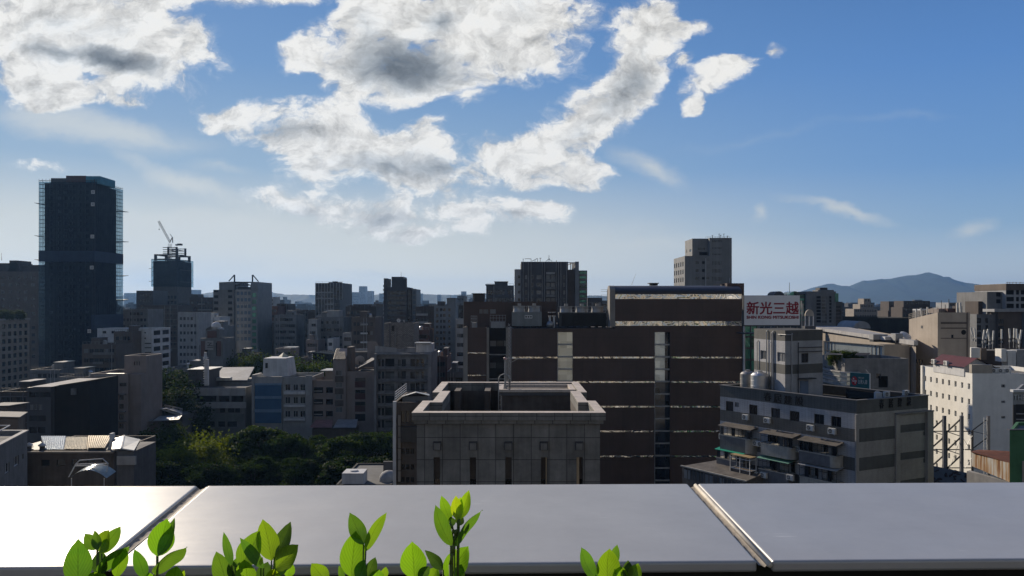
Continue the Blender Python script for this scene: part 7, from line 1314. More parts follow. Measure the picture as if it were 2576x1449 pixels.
for k in range(9): mb.bar((X(2551, 169.7) - .25, 169.7, Z(923 - 4 * k, 169.7)), (X(2551, 169.7) + .25, 169.7, Z(923 - 4 * k, 169.7)), .03)
mb.bar(q(2532, 886, 170.2), q(2558, 884, 170.2), .08).bar(q(2532, 896, 170.2), q(2538, 896, 170.2), .06); mb.build('ladder', whit_b, b_)
# ------------------------------------------------------------------ tan building with the sloping sunlit wall
D73 = 152.; tx = X(2359, D73); t73 = thing('sloped_roof_building', 'blank tan building with a sloping sunlit left wall and roof railings', 'building', (tx + 4, D73 + 5, 0))
tan73 = surf('warm_tan_render', (.40, .345, .285), .8, .2, .3); zf, zk = Z(786, D73), Z(803, 163); bx1 = X(2440, D73)
mb = MB(); wall_face(mb, (tx, D73), (bx1, D73), 0, zf, pxr(D73, tx, [(2393, 2399)], [(842, 852)], 'n'), .2); mb.face([(bx1, D73, 0), (bx1, 163, 0), (bx1, 163, zk), (bx1, D73, zf)]).face([(tx, 163, zk), (tx, D73, zk), (tx, D73, zf)]).face([(bx1, 163, 0), (tx, 163, 0), (tx, 163, zk), (bx1, 163, zk)]); put_windows(t73, wall_face(mb, (tx, 163), (tx, D73), 0, zk, [(1.3 + 1.1 * k, 32.7, .8, .85, 'n') for k in range(4)], .2)); mb.build('wall', tan73, t73); MB().face([(tx, D73, zf), (bx1, D73, zf), (bx1, 163, zk), (tx, 163, zk)]).build('roof', roofm, t73)
MB().box(X(2393, D73), D73 + .1, Z(852, D73), X(2399, D73), D73 + .2, Z(842, D73)).build('window', gl, t73); MB().lathe([(.5, 0), (.5, .12), (.01, .12)], (0, 0, 0), n=20); 
mb = MB(); n = 20; cx, cz = X(2424, D73), Z(836, D73)
for i in range(n): a, b1 = 2 * math.pi * i / n, 2 * math.pi * (i + 1) / n; mb.face([(cx, D73 - .02, cz), (cx + .5 * math.cos(a), D73 - .02, cz + .5 * math.sin(a)), (cx + .5 * math.cos(b1), D73 - .02, cz + .5 * math.sin(b1))])
mb.build('round_vent', black, t73)
for (yt, yb) in ((810, 815), (824, 827), (850, 852)): MB().box(tx + .6, D73 - .05, Z(yb, D73), X(2432, D73), D73 - .003, Z(yt, D73)).build('joint_band', brn, t73)
MB().box(X(2431, D73), D73 - .12, 0, X(2434, D73), D73 - .051, zf).build('rain_pipe', brn, t73)
mb = MB()
for k in range(3): mb.bar((tx - .05, D73 + .1, zf + .35 + .35 * k), (tx - .05, 163, zk + .35 + .35 * k), .045)
for i in range(9): y = D73 + .1 + 10.8 * i / 8; s = (y - D73) / 11; mb.bar((tx - .05, y, zf + (zk - zf) * s), (tx - .05, y, zf + (zk - zf) * s + 1.05), .045)
mb.build('railing', tan, t73); MB().box(tx - .03, 157.5, Z(826, 158), tx - .005, 158.2, Z(819, 158)).build('wall_vent', conc_d, t73)
add_box(t73, 'rooftop_room', 2384, 2404, 776, 788, D73 + 3, 4, redb); add_box(t73, 'rooftop_room', 2361, 2378, 777, 788, D73 + 4, 4, pink)
mb = MB()
for (px, h) in ((2368, 30), (2378, 20), (2387, 34), (2412, 12), (2420, 16)): mb.bar(q(px, 788, D73 + 3), q(px, 800 - h - 14, D73 + 3), .06)
mb.build('roof_antenna', dsteel, t73)
for i, (px, py, ln_) in enumerate(((2305, 800, 0), (2320, 797, -8), (2332, 795, 4), (2408, 784, 0), (2417, 783, -3))): panel_antenna(px, py + 4, 168, ln_, ['short panel antenna left of the sloping railing', 'panel antenna leaning behind the sloping railing', 'panel antenna at the middle of the sloping railing', 'left panel antenna of a pair above the tan building', 'right panel antenna of a pair above the tan building'][i])
# ------------------------------------------------------------------ long pale eave building left of it
t74 = thing('long_eave_building', 'long tan building with a pale slanting roof edge and glazed terrace band', 'building', (85, 190, 0))
e0, e1 = (X(2026, 246), 246.), (X(2299, 147), 147.); ze = Z(857, 147)
zE0 = Z(820, 246)
MB().hexa([(e0[0], e0[1], zE0 - .8), (e1[0], e1[1], ze - .9), (e1[0] + .8, e1[1], ze - .9), (e0[0] + 12, e0[1], zE0 - .8), (e0[0], e0[1], zE0), (e1[0], e1[1], ze), (e1[0] + .8, e1[1], ze), (e0[0] + 12, e0[1], zE0)]).build('eave', conc_l, t74)
tower('long_eave_building', '', '', [(e1[0] + .5, 147.2), (86.3, 164), (108, 246), (e0[0] + 1.2, 245.5)], ze - .3, tan, {3: [(2 + 3.1 * k, ze - 4.5, 1.2, 1.2, 'n') for k in range(5)]}, base=t74, par=.3, roof=conc_l)
b_ = block('terrace_building', 'pale building with curved window bands and a planted terrace', 2125, 2285, 902, 122, 9, conc, pxr(122, X(2125, 122), [(2140, 2150), (2170, 2182), (2204, 2216)], [(940, 952)], 'n') + pxr(122, X(2125, 122), [(2210, 2234)], [(946, 975)], 'v'), lambda l, z: [(.8 + 2.8 * k, z - 3.8, 1.3, 2.0, 'c') for k in range(3)])
xq = X(2125, 122)
for k in range(4):
    zz = Z(938 + 11 * k, 121.5); mb = MB(); pts = [(xq - .05, 130.9), (xq - .75, 130.9), (xq - .95, 124.5), (xq - .7, 122.2), (xq, 121.1), (xq + 1.4, 120.9), (X(2168, 121), 121.3), (X(2168, 121), 121.95), (xq - .05, 121.95)]
    mb.prism(pts, zz, zz + .15); mb.build('sunshade', conc_l, b_)
    if k < 3: MB().prism([(x + (.12 if x < xq else 0), y + (.12 if y < 122 else 0)) for x, y in pts], zz - .52, zz - .002).build('window_band', gl_s, b_)
# glazed parapet panels on the left wing of the eave building
t_ = thing('glazed_parapet', 'row of pale glazed panels with dark posts below the slanting eave', 'screen', (X(2145, 150), 150, 0)); mb = MB(); pl = surf('pale_glazed_panel', (.42, .47, .47), .3, .15, .5)
MB().hexa([q(2072, 895, 160), q(2221, 910, 146), q(2224, 910, 146.2), q(2074, 895, 160.3), q(2072, 858, 160), q(2221, 870, 146), q(2224, 870, 146.2), q(2074, 858, 160.3)]).build('panel', pl, t_)
for i in range(17): s = i / 16; d = 160 - 14 * s; px = 2072 + 149 * s - .0; mb.bar(P(px, 858 + 12 * s, d - .15), P(px, 895 + 15 * s, d - .15), .09)
mb.bar(P(2072, 858, 159.8), P(2221, 870, 145.8), .1).bar(P(2072, 880, 159.8), P(2221, 895, 145.8), .07); mb.build('post', gryd, t_)
MB().hexa([q(2072, 905, 158), q(2222, 915, 144.5), q(2236, 915, 147), q(2100, 905, 160), q(2072, 897, 158), q(2222, 910, 144.5), q(2236, 910, 147), q(2100, 897, 160)]).build('terrace_slab', conc_d, t_)
b_ = block('roof_box', 'plain tan box between the glazed panels and the blank tan building', 2222, 2288, 868, 150, 3, tan)
t_ = thing('terrace_canopy', 'short striped canopy over the planted terrace', 'canopy', (X(2100, 124), 125, Z(895, 124))); corr('roof_sheet', (2073, 2120), (2080, 2125), 893, 887, 123, 125.5, tanl, t_, 20); corr('roof_sheet', (2150, 2185), (2155, 2190), 894, 888, 123, 125.5, brn, t_, 14); MB().bar(q(2076, 905, 123.2), q(2076, 893, 123.2), .06).bar(q(2118, 905, 123.2), q(2118, 893, 123.2), .06).bar(q(2183, 905, 123.2), q(2183, 894, 123.2), .06).build('post', steel, t_)
# roof plant on the long eave building
zr2 = ze - .6
for (px, d, w, h, mt, nm, lab) in ((2215, 160, 3, 1.3, gryl, 'air_handler', 'grey air handler on the long eave roof'), (2240, 158, 2.2, .9, whit_b, 'air_handler', 'white low air handler on the long eave roof'), (2262, 156, 1.5, 1.6, steel, 'air_handler', 'tall steel air handler at the near end of the long eave roof')):
    t = thing(nm, lab, 'air handler', (X(px, d), d, zr2)); MB().box(X(px, d) - w / 2, d, zr2 + .2, X(px, d) + w / 2, d + 2, zr2 + h).build('casing', mt, t); MB().box(X(px, d) - w / 2 + .1, d + .1, zr2 - .3, X(px, d) + w / 2 - .1, d + 1.9, zr2 + .199).build('base_frame', dsteel, t)
dish((X(2281, 157), 157, zr2), 1.2, R(50), R(200), 'big tilted dish on the long eave roof, seen from behind')
t_ = thing('barrel_skylight', 'half round roof skylight behind the long eave', 'skylight', (X(2160, 235), 235, 0)); mb = MB(); cx = X(2165, 235)
for i in range(12): a, c = math.pi * i / 12, math.pi * (i + 1) / 12; mb.face([(cx + 2.6 * math.cos(a), 234, Z(826, 235) + 2.2 * math.sin(a)), (cx + 2.6 * math.cos(a), 246, Z(826, 235) + 2.2 * math.sin(a)), (cx + 2.6 * math.cos(c), 246, Z(826, 235) + 2.2 * math.sin(c)), (cx + 2.6 * math.cos(c), 234, Z(826, 235) + 2.2 * math.sin(c))])
mb.face([(cx + 2.6 * math.cos(math.pi * i / 12), 234, Z(826, 235) + 2.2 * math.sin(math.pi * i / 12)) for i in range(13)]); mb.build('vault', gryl, t_); MB().box(cx - 2.6, 234, 0, cx + 2.6, 246, Z(826, 235) - .01).build('wall', gryd, t_)
# ------------------------------------------------------------------ teal shop sign
D75 = 106.; p0, p1 = Vector((X(2138, 106.5), 106.5, 0)), Vector((X(2187, 104.6), 104.6, 0)); dS = (p1 - p0).normalized(); nS = Vector((dS.y, -dS.x, 0)); l = (p1 - p0).length; z0, z1 = Z(978, 106), Z(938, 106)
t75 = thing('shop_sign', 'teal roof sign with a red oval emblem and white characters', 'sign', (p0.x, p0.y, z0)); WS = lambda u, z, k=0.: p0 + dS * u + nS * k + Vector((0, 0, z))
hexw(WS, 0, l, 0, -.25, z0, z1, MB()).build('panel', surf('teal_sign_panel', (.012, .10, .115), .45, .15, .6, False), t75); mb = MB(); hexw(WS, l, l + .06, .02, -.25, z0 - .1, z1 + .05, mb); hexw(WS, -.3, l * .5, .05, -.2, z0 - .14, z0 - .05, mb); mb.build('frame', whit_b, t75)
mb = MB(); n = 28; cz = (z0 + z1) / 2
mb.face([WS(.62 + .4 * math.cos(2 * math.pi * i / n), cz + .62 * math.sin(2 * math.pi * i / n), .012) for i in range(n)]); mb.build('emblem_disc', surf('emblem_red', (.42, .02, .025), .4, .1, 1., False), t75)
mb = MB()
for (u, z, r_, w_) in ((-.12, .3, .1, .09), (.12, -.28, .1, .08)): mb.face([WS(.62 + u + w_ * math.cos(2 * math.pi * i / 12), cz + z + r_ * math.sin(2 * math.pi * i / 12), .02) for i in range(12)])
for (u0, z0_, u1, z1_) in ((-.36, .1, -.12, -.08), (-.12, .12, .05, -.1), (.02, .06, .2, -.06), (.16, .06, .34, -.04), (-.3, -.1, .3, -.14)): a, c = WS(.62 + u0, cz + z0_, .022), WS(.62 + u1, cz + z1_, .022); mb.face([a, c, c + Vector((0, 0, .08)), a + Vector((0, 0, .08))])
mb.build('emblem_mark', platew, t75)
text_mesh('sign_characters', '台灣人壽', 1, platew, WS(1.12, z0 + .72, .01), dS, (0, 0, 1), t75, .03, .01, width=l - 1.4, height=.62); text_mesh('sign_lettering', '中國信託金控', 1, platew, WS(1.12, z0 + 1.46, .01), dS, (0, 0, 1), t75, .03, .01, width=(l - 1.4) * .66, height=.24)
mb = MB()
for u in (.3, 1.4, l - .3): mb.bar(WS(u, z1, -.2), WS(u, z1 + .25, .5), .02).bar(WS(u, z0, -.15), WS(u, z0 - 1.5, -.15), .06)
mb.bar(WS(l - .1, z1, -.1), WS(l - .7, z1 + .5, -.6), .025); mb.build('bracket', steel, t75)
# ------------------------------------------------------------------ steel frame tower in front of the white office
t76 = thing('steel_support_frame', 'open steel frame with diagonal braces before the white office wall', 'steel frame', (X(2400, 96), 96, 0)); D76 = 96.; col_ = surf('grey_steel_column', (.12, .125, .14), .5, .25, 1.)
ZT = Z(1046, D76)
for px in (2375.5, 2419): MB().box(X(px, D76) - .17, D76 - .17, 0, X(px, D76) + .17, D76 + .17, ZT).build('column', col_, t76)
for px, d in ((2381, 98), (2446, 98)): MB().box(X(px, d) - .1, d - .1, 0, X(px, d) + .1, d + .1, Z(1083, d)).build('column', dsteel, t76)
t77 = bpy.data.objects; mb = MB()
for k in range(5):
    yb_ = 1054 + 46 * k
    mb.bar(q(2340, yb_ + 30, 98), q(2374, yb_, D76), .1).bar(q(2383, yb_ + 32, 98), q(2417, yb_, D76), .1); mb.bar(q(2340, yb_ + 30, 98), q(2374, yb_ + 40, D76), .06).bar(q(2383, yb_ + 32, 98), q(2418, yb_ + 44, D76), .06); mb.bar(q(2338, yb_ + 31, 98.2), q(2446, yb_ + 31, 98.2), .08)
mb.build('brace', dsteel, t76); mb = MB()
for a, c in (((2419, 1096), (2446, 1140)), ((2446, 1096), (2419, 1145)), ((2386, 1185), (2418, 1100)), ((2446, 1150), (2419, 1190))): mb.bar(q(*a, 97), q(*c, 97), .025)
mb.build('tie_rod', steel, t76)
t78 = thing('laddered_column', 'single steel column with a ladder and two struts, right of the steel frame', 'steel column', (X(2486, 99), 99, 0)); MB().box(X(2486, 99) - .16, 98.84, 0, X(2486, 99) + .16, 99.16, Z(1046, 99)).build('column', col_, t78); mb = MB()
for k in range(5): yb_ = 1055 + 46 * k; mb.bar(q(2446, yb_ + 28, 100), q(2484, yb_, 99), .09).bar(q(2446, yb_ + 30, 100), q(2484, yb_ + 38, 99), .045)
mb.build('brace', dsteel, t78); mb = MB()
for s in (-.2, .2): mb.bar((X(2479, 98.7) + s, 98.7, 0), (X(2479, 98.7) + s, 98.7, Z(1050, 98.7)), .03)
for k in range(22): mb.bar((X(2479, 98.7) - .2, 98.7, Z(1052 + 8 * k, 98.7)), (X(2479, 98.7) + .2, 98.7, Z(1052 + 8 * k, 98.7)), .025)
mb.build('ladder', whit_b, t78)
# painted hoarding below
t79 = thing('painted_hoarding', 'dark blue hoarding with scrawled graffiti at the foot of the steel frame', 'hoarding', (X(2390, 92), 92, 0)); MB().hexa([q(2344, 1400, 92), q(2436, 1400, 92), q(2436, 1400, 92.4), q(2344, 1400, 92.4), q(2344, 1171, 92), q(2436, 1190, 92), q(2436, 1190, 92.4), q(2344, 1171, 92.4)]).build('panel', surf('hoarding_blue', (.10, .14, .24), .6, .2, .5), t79)
mb = MB(); rnd = random.Random(3)
for i in range(26): a = (rnd.uniform(2346, 2430), rnd.uniform(1186, 1216)); mb.bar(q(*a, 91.97), q(a[0] + rnd.uniform(-10, 14), a[1] + rnd.uniform(-9, 9), 91.97), rnd.uniform(.05, .14))
mb.build('graffiti', surf('graffiti_paint', (.03, .02, .045), .6, .3, 2.), t79)
# ------------------------------------------------------------------ rusty shed, green wall, sign building in the corner
rustm, t, b = newmat('rust_streaked_sheet'); co = nd(t, 'ShaderNodeTexCoord').outputs['Object']; mp = nd(t, 'ShaderNodeMapping'); mp.inputs[3].default_value = (2.2, 2.2, .16); lk(t, co, mp.inputs[0]); n1 = nd(t, 'ShaderNodeTexNoise'); lk(t, mp.outputs[0], n1.inputs['Vector']); n1.inputs['Scale'].default_value = 1.6; n1.inputs['Detail'].default_value = 7
rp = nd(t, 'ShaderNodeValToRGB'); lk(t, n1.outputs[0], rp.inputs[0]); el = rp.color_ramp.elements; el[0].position = .40; el[0].color = (.20, .075, .025, 1); el[1].position = .62; el[1].color = (.55, .54, .50, 1); e_ = el.new(.5); e_.color = (.42, .27, .14, 1); lk(t, rp.outputs[0], b.inputs['Base Color']); b.inputs['Roughness'].default_value = .75
rroof = surf('rusted_tin_roof', (.16, .055, .028), .85, .45, 1.2, False)
D80 = 82.; t80 = thing('rusty_shed', 'shed with rust streaked white sheet walls and a rusted roof', 'shed', (X(2490, D80), D80 + 3, 0))
MB().hexa([q(2444, 1172, D80 + 2), q(2545, 1215, D80 - 3), q(2545, 1215, D80 - 2.8), q(2446, 1172, D80 + 2.3), q(2444, 1136, D80 + 2), q(2545, 1166, D80 - 3), q(2545, 1166, D80 - 2.8), q(2446, 1136, D80 + 2.3)]).build('wall', rustm, t80)
MB().hexa([q(2442, 1137, D80 + 1.9), q(2550, 1168, D80 - 3.2), q(2560, 1140, D80 + 4), q(2462, 1134, D80 + 8), q(2442, 1135.5, D80 + 1.9), q(2550, 1166.5, D80 - 3.2), q(2560, 1136, D80 + 4), q(2462, 1131, D80 + 8)]).build('roof', rroof, t80)
MB().hexa([q(2432, 1400, D80 + 1.8), q(2560, 1400, D80 - 3.6), q(2560, 1400, D80 - 2), q(2440, 1400, D80 + 2.4), q(2432, 1185, D80 + 1.8), q(2552, 1216, D80 - 3.4), q(2552, 1214, D80 - 2.6), q(2440, 1183, D80 + 2.4)]).build('base_wall', conc_l, t80)
D81 = 72.; grw = surf('green_painted_wall', (.07, .19, .085), .75, .35, .7); t81 = thing('green_wall_building', 'green painted wall with a cream notice board at the right edge', 'building', (X(2570, D81), D81 + 4, 0))
tower('green_wall_building', '', '', [(X(2540, D81), D81), (X(2800, D81), D81), (X(2800, D81), D81 + 5), (X(2556, D81 + 5), D81 + 5)], Z(1082, D81), grw, {}, base=t81, par=.3); MB().box(X(2540, D81) - .05, D81 - .1, Z(1082, D81) + .003, X(2800, D81), D81 + .3, Z(1080, D81)).build('coping', gryd, t81); MB().box(X(2571, D81), D81 - .06, Z(1216, D81), X(2640, D81), D81 - .003, Z(1160, D81)).build('notice_board', tanl, t81)
D82 = 92.; t82 = thing('lettered_building', 'grey building with a raised THE sign cut off by the right edge', 'building', (X(2600, D82), D82 + 4, 0)); x0 = X(2548, D82)
tower('lettered_building', '', '', [(x0, D82), (X(2900, D82), D82), (X(2900, D82), D82 + 9), (X(2570, D82 + 9), D82 + 9)], Z(986, D82), gryl, {0: [(.35, Z(1078, D82), 8, 2.9, 'n')]}, base=t82)
MB().box(x0 - .15, D82 - .3, Z(986, D82) + .003, X(2900, D82), D82 + .3, Z(980, D82)).build('cornice', whit_b, t82); text_mesh('sign_lettering', 'THE L', 1, whit_b, (X(2548.6, D82), D82 - .02, Z(1006, D82)), (1, 0, 0), (0, 0, 1), t82, .03, .05, width=1.95, height=.62)
for py in (1041, 1055, 1068): MB().box(x0 + .3, D82 - .02, Z(py + 1.2, D82), X(2900, D82), D82 + .12, Z(py - 1, D82)).build('sunshade', conc_l, t82)
MB().box(x0 - .02, D82 - .1, Z(1080, D82), x0 + .33, D82 - .003, Z(1018, D82)).build('pilaster', dsteel, t82)
# ------------------------------------------------------------------ right skyline
D85 = 205.; t85 = thing('balconied_flats', 'tall brown grey flats with deep balconies at the right edge', 'building', (X(2540, D85), D85 + 8, 0)); x0 = X(2487, D85)
tower('balconied_flats', '', '', rect(X(2483, D85), X(2530, D85), D85, D85 + 14), Z(734, D85), gry, {0: pxr(D85, X(2483, D85), [(2506, 2518), (2521, 2528)], [(736 + 17 * k, 746 + 17 * k) for k in range(2)], 'v')}, base=t85)
tower('balconied_flats', '', '', rect(X(2521, D85), X(2700, D85), D85 - 1.5, D85 + 12), Z(714, D85), gryl, {0: pxr(D85 - 1.5, X(2521, D85), [(2532, 2551), (2556, 2564), (2568, 2590)], [(730 + 17 * k, 741 + 17 * k) for k in range(11)], 'v')}, base=t85)
MB().box(X(2520, D85), D85 - 1.8, Z(730, D85), X(2702, D85), D85 + 12.2, Z(714.5, D85)).build('roof_room', brn, t85)
tower('balconied_flats', '', '', rect(x0, X(2545, D85), D85 - 4, D85 - .01), Z(778, D85), brn, {0: pxr(D85 - 4, x0, [(2508, 2525)], [(802 + 17.5 * k, 814 + 17.5 * k) for k in range(6)], 'd')}, base=t85); MB().box(X(2472, D85), D85 - 5, Z(784, D85), X(2547, D85), D85 - .02, Z(778, D85) + .1).build('cornice', gryl, t85)
tower('balconied_flats', '', '', rect(X(2440, D85), x0 - .01, D85 - 3, D85 + 8), Z(790, D85), gry, {0: pxr(D85 - 3, X(2440, D85), [(2452, 2468), (2479, 2486)], [(800 + 17.5 * k, 813 + 17.5 * k) for k in range(6)], 'd')}, base=t85)
tower('balconied_flats', '', '', rect(X(2545, D85) + .01, X(2700, D85), D85 - 5, D85 - 1.51), Z(780, D85), gry, {0: pxr(D85 - 5, X(2545, D85), [(2551, 2562), (2572, 2590)], [(802 + 17.5 * k, 815 + 17.5 * k) for k in range(6)], 'd')}, base=t85)
mb = MB()
for px in (2534, 2540, 2548, 2556, 2566): mb.bar(q(px, 714, D85), q(px, 709, D85), .08)
mb.bar(q(2530, 710.5, D85), q(2600, 710.5, D85), .07); mb.build('railing', gryl, t85)
add_box(t85, 'rooftop_room', 2461, 2481, 758, 792, D85 + 2, 6, brnd)
D86 = 255.; t86 = thing('green_glass_flats', 'grey flats with green glass corners and arched roof hoods behind the billboard', 'building', (X(2060, D86), D86 + 9, 0)); x0 = X(2028, D86)
tower('green_glass_flats', '', '', rect(x0, X(2103, D86), D86, D86 + 15), Z(733, D86), gry, {0: pxr(D86, x0, [(2054, 2065), (2086, 2092)], [(745 + 8.6 * k, 751 + 8.6 * k) for k in range(8)], 'v') + pxr(D86, x0, [(2067, 2080)], [(746 + 8.6 * k, 752 + 8.6 * k) for k in range(8)], 'l')}, base=t86)
tower('green_glass_flats', '', '', rect(X(2008, D86), x0 - .01, D86 + 1, D86 + 14), Z(739, D86), gryd, {0: [(.3, Z(748 + 8.6 * k, D86), 2.3, .9, 'g') for k in range(8)]}, base=t86); tower('green_glass_flats', '', '', rect(X(2103, D86) + .01, X(2123, D86), D86 + 1, D86 + 13), Z(759, D86), gryd, {0: [(.4, Z(775 + 9 * k, D86), 1.6, .7, 'n') for k in range(6)]}, base=t86)
MB().box(X(2100, D86), D86 - .1, Z(759, D86), X(2109, D86), D86 + 6, Z(738, D86)).build('glazed_corner', gl_g, t86); add_box(t86, 'rooftop_room', 2072.5, 2091, 723, 735, D86, 7, gryd, 3); add_box(t86, 'rooftop_room', 2070, 2104, 729, 734, D86, 9, gry, 2)
for (a, c) in ((1953, 1978), (1992, 2018)):
    mb = MB(); n = 12; cx = (X(a, D86) + X(c, D86)) / 2; rx = (X(c, D86) - X(a, D86)) / 2
    for i in range(n): g0, g1 = math.pi * i / n, math.pi * (i + 1) / n; mb.face([(cx + rx * math.cos(g0), D86 + 2, Z(743, D86) + 1.4 * math.sin(g0)), (cx + rx * math.cos(g0), D86 + 9, Z(743, D86) + 1.4 * math.sin(g0)), (cx + rx * math.cos(g1), D86 + 9, Z(743, D86) + 1.4 * math.sin(g1)), (cx + rx * math.cos(g1), D86 + 2, Z(743, D86) + 1.4 * math.sin(g1))])
    mb.face([(cx + rx * math.cos(math.pi * i / n), D86 + 2, Z(743, D86) + 1.4 * math.sin(math.pi * i / n)) for i in range(n + 1)]); mb.build('arched_hood', gl_g if a > 1990 else gryd, t86)
MB().box(X(1950, D86), D86 + 2.1, 0, X(2007, D86), D86 + 12, Z(743, D86)).build('wall', gryd, t86); MB().bar(q(2079, 723, D86 + 5), q(2079, 733, D86 + 5), .05).bar(q(2062, 744, D86 + 1), q(2062, 733, D86 + 1), .08).bar(q(1986, 743, D86 + 4), q(1986, 711, D86 + 4), .08).build('antenna_mast', dsteel, t86)
t_ = thing('roof_shrine', 'small cream arched roof ornament right of the billboard', 'roof ornament', (X(2037, 225), 225, Z(815, 225))); mb = MB(); cx = X(2037, 225); zz = Z(795, 225)
mb.face([(cx + 1.3 * math.cos(math.pi * i / 14), 225, zz + 1.9 * math.sin(math.pi * i / 14)) for i in range(15)]); mb.face([(cx + 1.3 * math.cos(math.pi * i / 14), 225.6, zz + 1.9 * math.sin(math.pi * i / 14)) for i in range(14, -1, -1)])
for i in range(14): a, c = math.pi * i / 14, math.pi * (i + 1) / 14; mb.face([(cx + 1.3 * math.cos(a), 225, zz + 1.9 * math.sin(a)), (cx + 1.3 * math.cos(a), 225.6, zz + 1.9 * math.sin(a)), (cx + 1.3 * math.cos(c), 225.6, zz + 1.9 * math.sin(c)), (cx + 1.3 * math.cos(c), 225, zz + 1.9 * math.sin(c))])
mb.build('arch_gable', tanl, t_); mb = MB()
for s in (-1.2, 0, 1.2): mb.bar((cx + s, 225.3, zz), (cx + s, 225.3, zz - 2.9), .16, n=8)
mb.build('column', whit_b, t_); MB().box(cx - 1.6, 224.5, 0, cx + 1.6, 227, zz - 2.9).build('base', gryd, t_)
def stepped(name, lab, rows_, d, mt, dep=12):
    t = thing(name, lab, 'building', (X((rows_[0][0] + rows_[0][1]) / 2, d), d + 5, 0))
    for i, (a, c, e) in enumerate(rows_): k = i * 1.3; tower(name, '', '', rect(X(a, d) + .01 * i, X(c, d) - .01 * i, d + k, d + dep - k * .5), Z(e, d), mt, {0: grid(.5, X(c, d) - X(a, d) - .5, max(2, int((c - a) / 6)), 1.0, Z(e + 2.2, d), 3.2, 3, 1.3, 'n')}, base=t, par=.5)
    return t
stepped('stepped_flats', 'stepped tan flats in the hazy right distance, first from the green glass flats', [(2148, 2207, 777), (2166, 2200, 765), (2178, 2195, 751)], 470, tan); stepped('stepped_flats', 'small square dark tower between two stepped tan blocks on the right skyline', [(2234, 2274, 782), (2239, 2269, 758)], 430, brnd); stepped('stepped_flats', 'wide dark roofed flats left of the sloping railing', [(2270, 2345, 773), (2276, 2343, 757)], 400, brnd); stepped('stepped_flats', 'pale flats topped with white tanks, right of the tan building', [(2385, 2428, 775), (2391, 2424, 761)], 330, gryl); stepped('stepped_flats', 'dark stepped flats just left of the tall balconied flats', [(2440, 2462, 770), (2445, 2460, 764)], 300, brnd)
t_ = thing('columned_pavilion', 'white colonnaded roof pavilion on the right skyline', 'pavilion', (X(2340, 380), 380, 0)); MB().box(X(2317, 380), 380, Z(781, 380), X(2366, 380), 388, Z(777.5, 380)).build('roof', whit_b, t_); mb = MB()
for k in range(8): mb.box(X(2319 + 6.4 * k, 380), 380.2, Z(792, 380), X(2320.6 + 6.4 * k, 380), 380.8, Z(781, 380) - .01)
mb.build('colonnade', whit_b, t_); MB().box(X(2317, 380), 381, 0, X(2366, 380), 388, Z(781, 380) - .02).build('wall', gryd, t_)
b_ = block('long_dark_hall', 'long dark flat roofed hall stretching under the right skyline', 2060, 2330, 800, 300, 40, surf('dark_wooded_roofs', (.03, .033, .033), .95, .5, .3), roof=roofd)

# ------------------------------------------------------------------ blocks behind the viewer that the mirrored strips reflect
for (x0, x1, y0, y1, z1, lab) in ((-60, -16, -120, -90, 64, 'sunlit cream block reflected in the store mirrors, taller one'), (0, 55, -150, -120, 52, 'sunlit cream block reflected in the store mirrors, wider one'), (70, 120, -130, -100, 70, 'sunlit cream block reflected at the right end of the mirrors')):
    tower('reflected_block', lab, 'building', rect(x0, x1, y0, y1), z1, tanl, {2: grid(2, x1 - x0 - 2, 9, 2.2, z1 - 3, 4.2, 10, 1.6, 'n')})

# ------------------------------------------------------------------ packed small blocks out to the hills
rnd = random.Random(11); FM = [surf('far_block_' + n_, c_, .8, .3, .05) for n_, c_ in (('grey', (.15, .155, .165)), ('pale', (.30, .305, .31)), ('brown', (.13, .11, .095)), ('dark', (.07, .072, .08)), ('tan', (.24, .215, .185)), ('blue', (.17, .20, .24)))]
hues = ['grey', 'pale', 'brown', 'dark', 'tan', 'bluish']; protos = {}
def far_proto(ci, w, dp, h, det):
    mb = MB(); mb.box(-w / 2, 0, 0, w / 2, dp, h); a = rnd.uniform(-.25, .1) * w; mb.box(a, dp * .2, h, a + w * rnd.uniform(.25, .45), dp * .8, h + rnd.uniform(2, 5))
    if rnd.random() < .5: mb.box(-w * .45, dp * .3, h, -w * .3, dp * .6, h + 1.6)
    t = thing('city_block', 'x', 'building', (0, 0, 0), 'packed blocks of the distant city'); mb.build('wall', FM[ci], t)
    if det:
        m2 = MB(); n = max(3, int(w / 3.2)); k = 0
        while h - 3.4 - k * 3.2 > max(0, h - 26):
            st = rnd.random() < .25
            for i in range(n):
                if st: continue
                u = -w / 2 + .5 + (w - 1) * (i + .5) / n; m2.face([(u - .65, -.03, h - 3.2 - k * 3.2), (u + .65, -.03, h - 3.2 - k * 3.2), (u + .65, -.03, h - 1.7 - k * 3.2), (u - .65, -.03, h - 1.7 - k * 3.2)])
            if st: m2.face([(-w / 2 + .6, -.03, h - 3.2 - k * 3.2), (w / 2 - .6, -.03, h - 3.2 - k * 3.2), (w / 2 - .6, -.03, h - 1.8 - k * 3.2), (-w / 2 + .6, -.03, h - 1.8 - k * 3.2)])
            k += 1
        tag(m2.build('window', gl_v if rnd.random() < .5 else gl, t), kind='stuff')
    return t
LABF = ['{} block among the packed rooftops of the hazy middle city', '{} block in the far haze below the hills']
first = {}
def far(ci, x, y, w, dp, h, det):
    key = (ci, det, rnd.randrange(3))
    if key not in protos:
        o = far_proto(ci, 16, 14, 30, det); protos[key] = o; c = o
    else: c = copy_tree(protos[key])
    c.location = (x, y, 0); c.scale = (w / 16, dp / 14, h / 30); c.rotation_euler = (0, 0, rnd.choice((0, 0, 0, .08, -.1, .2))); c['label'] = LABF[0 if y < 1000 else 1].format(hues[ci]); c['group'] = ('packed %s blocks of the middle city' if y < 1000 else 'far %s blocks below the hills') % hues[ci]
cnt = 0
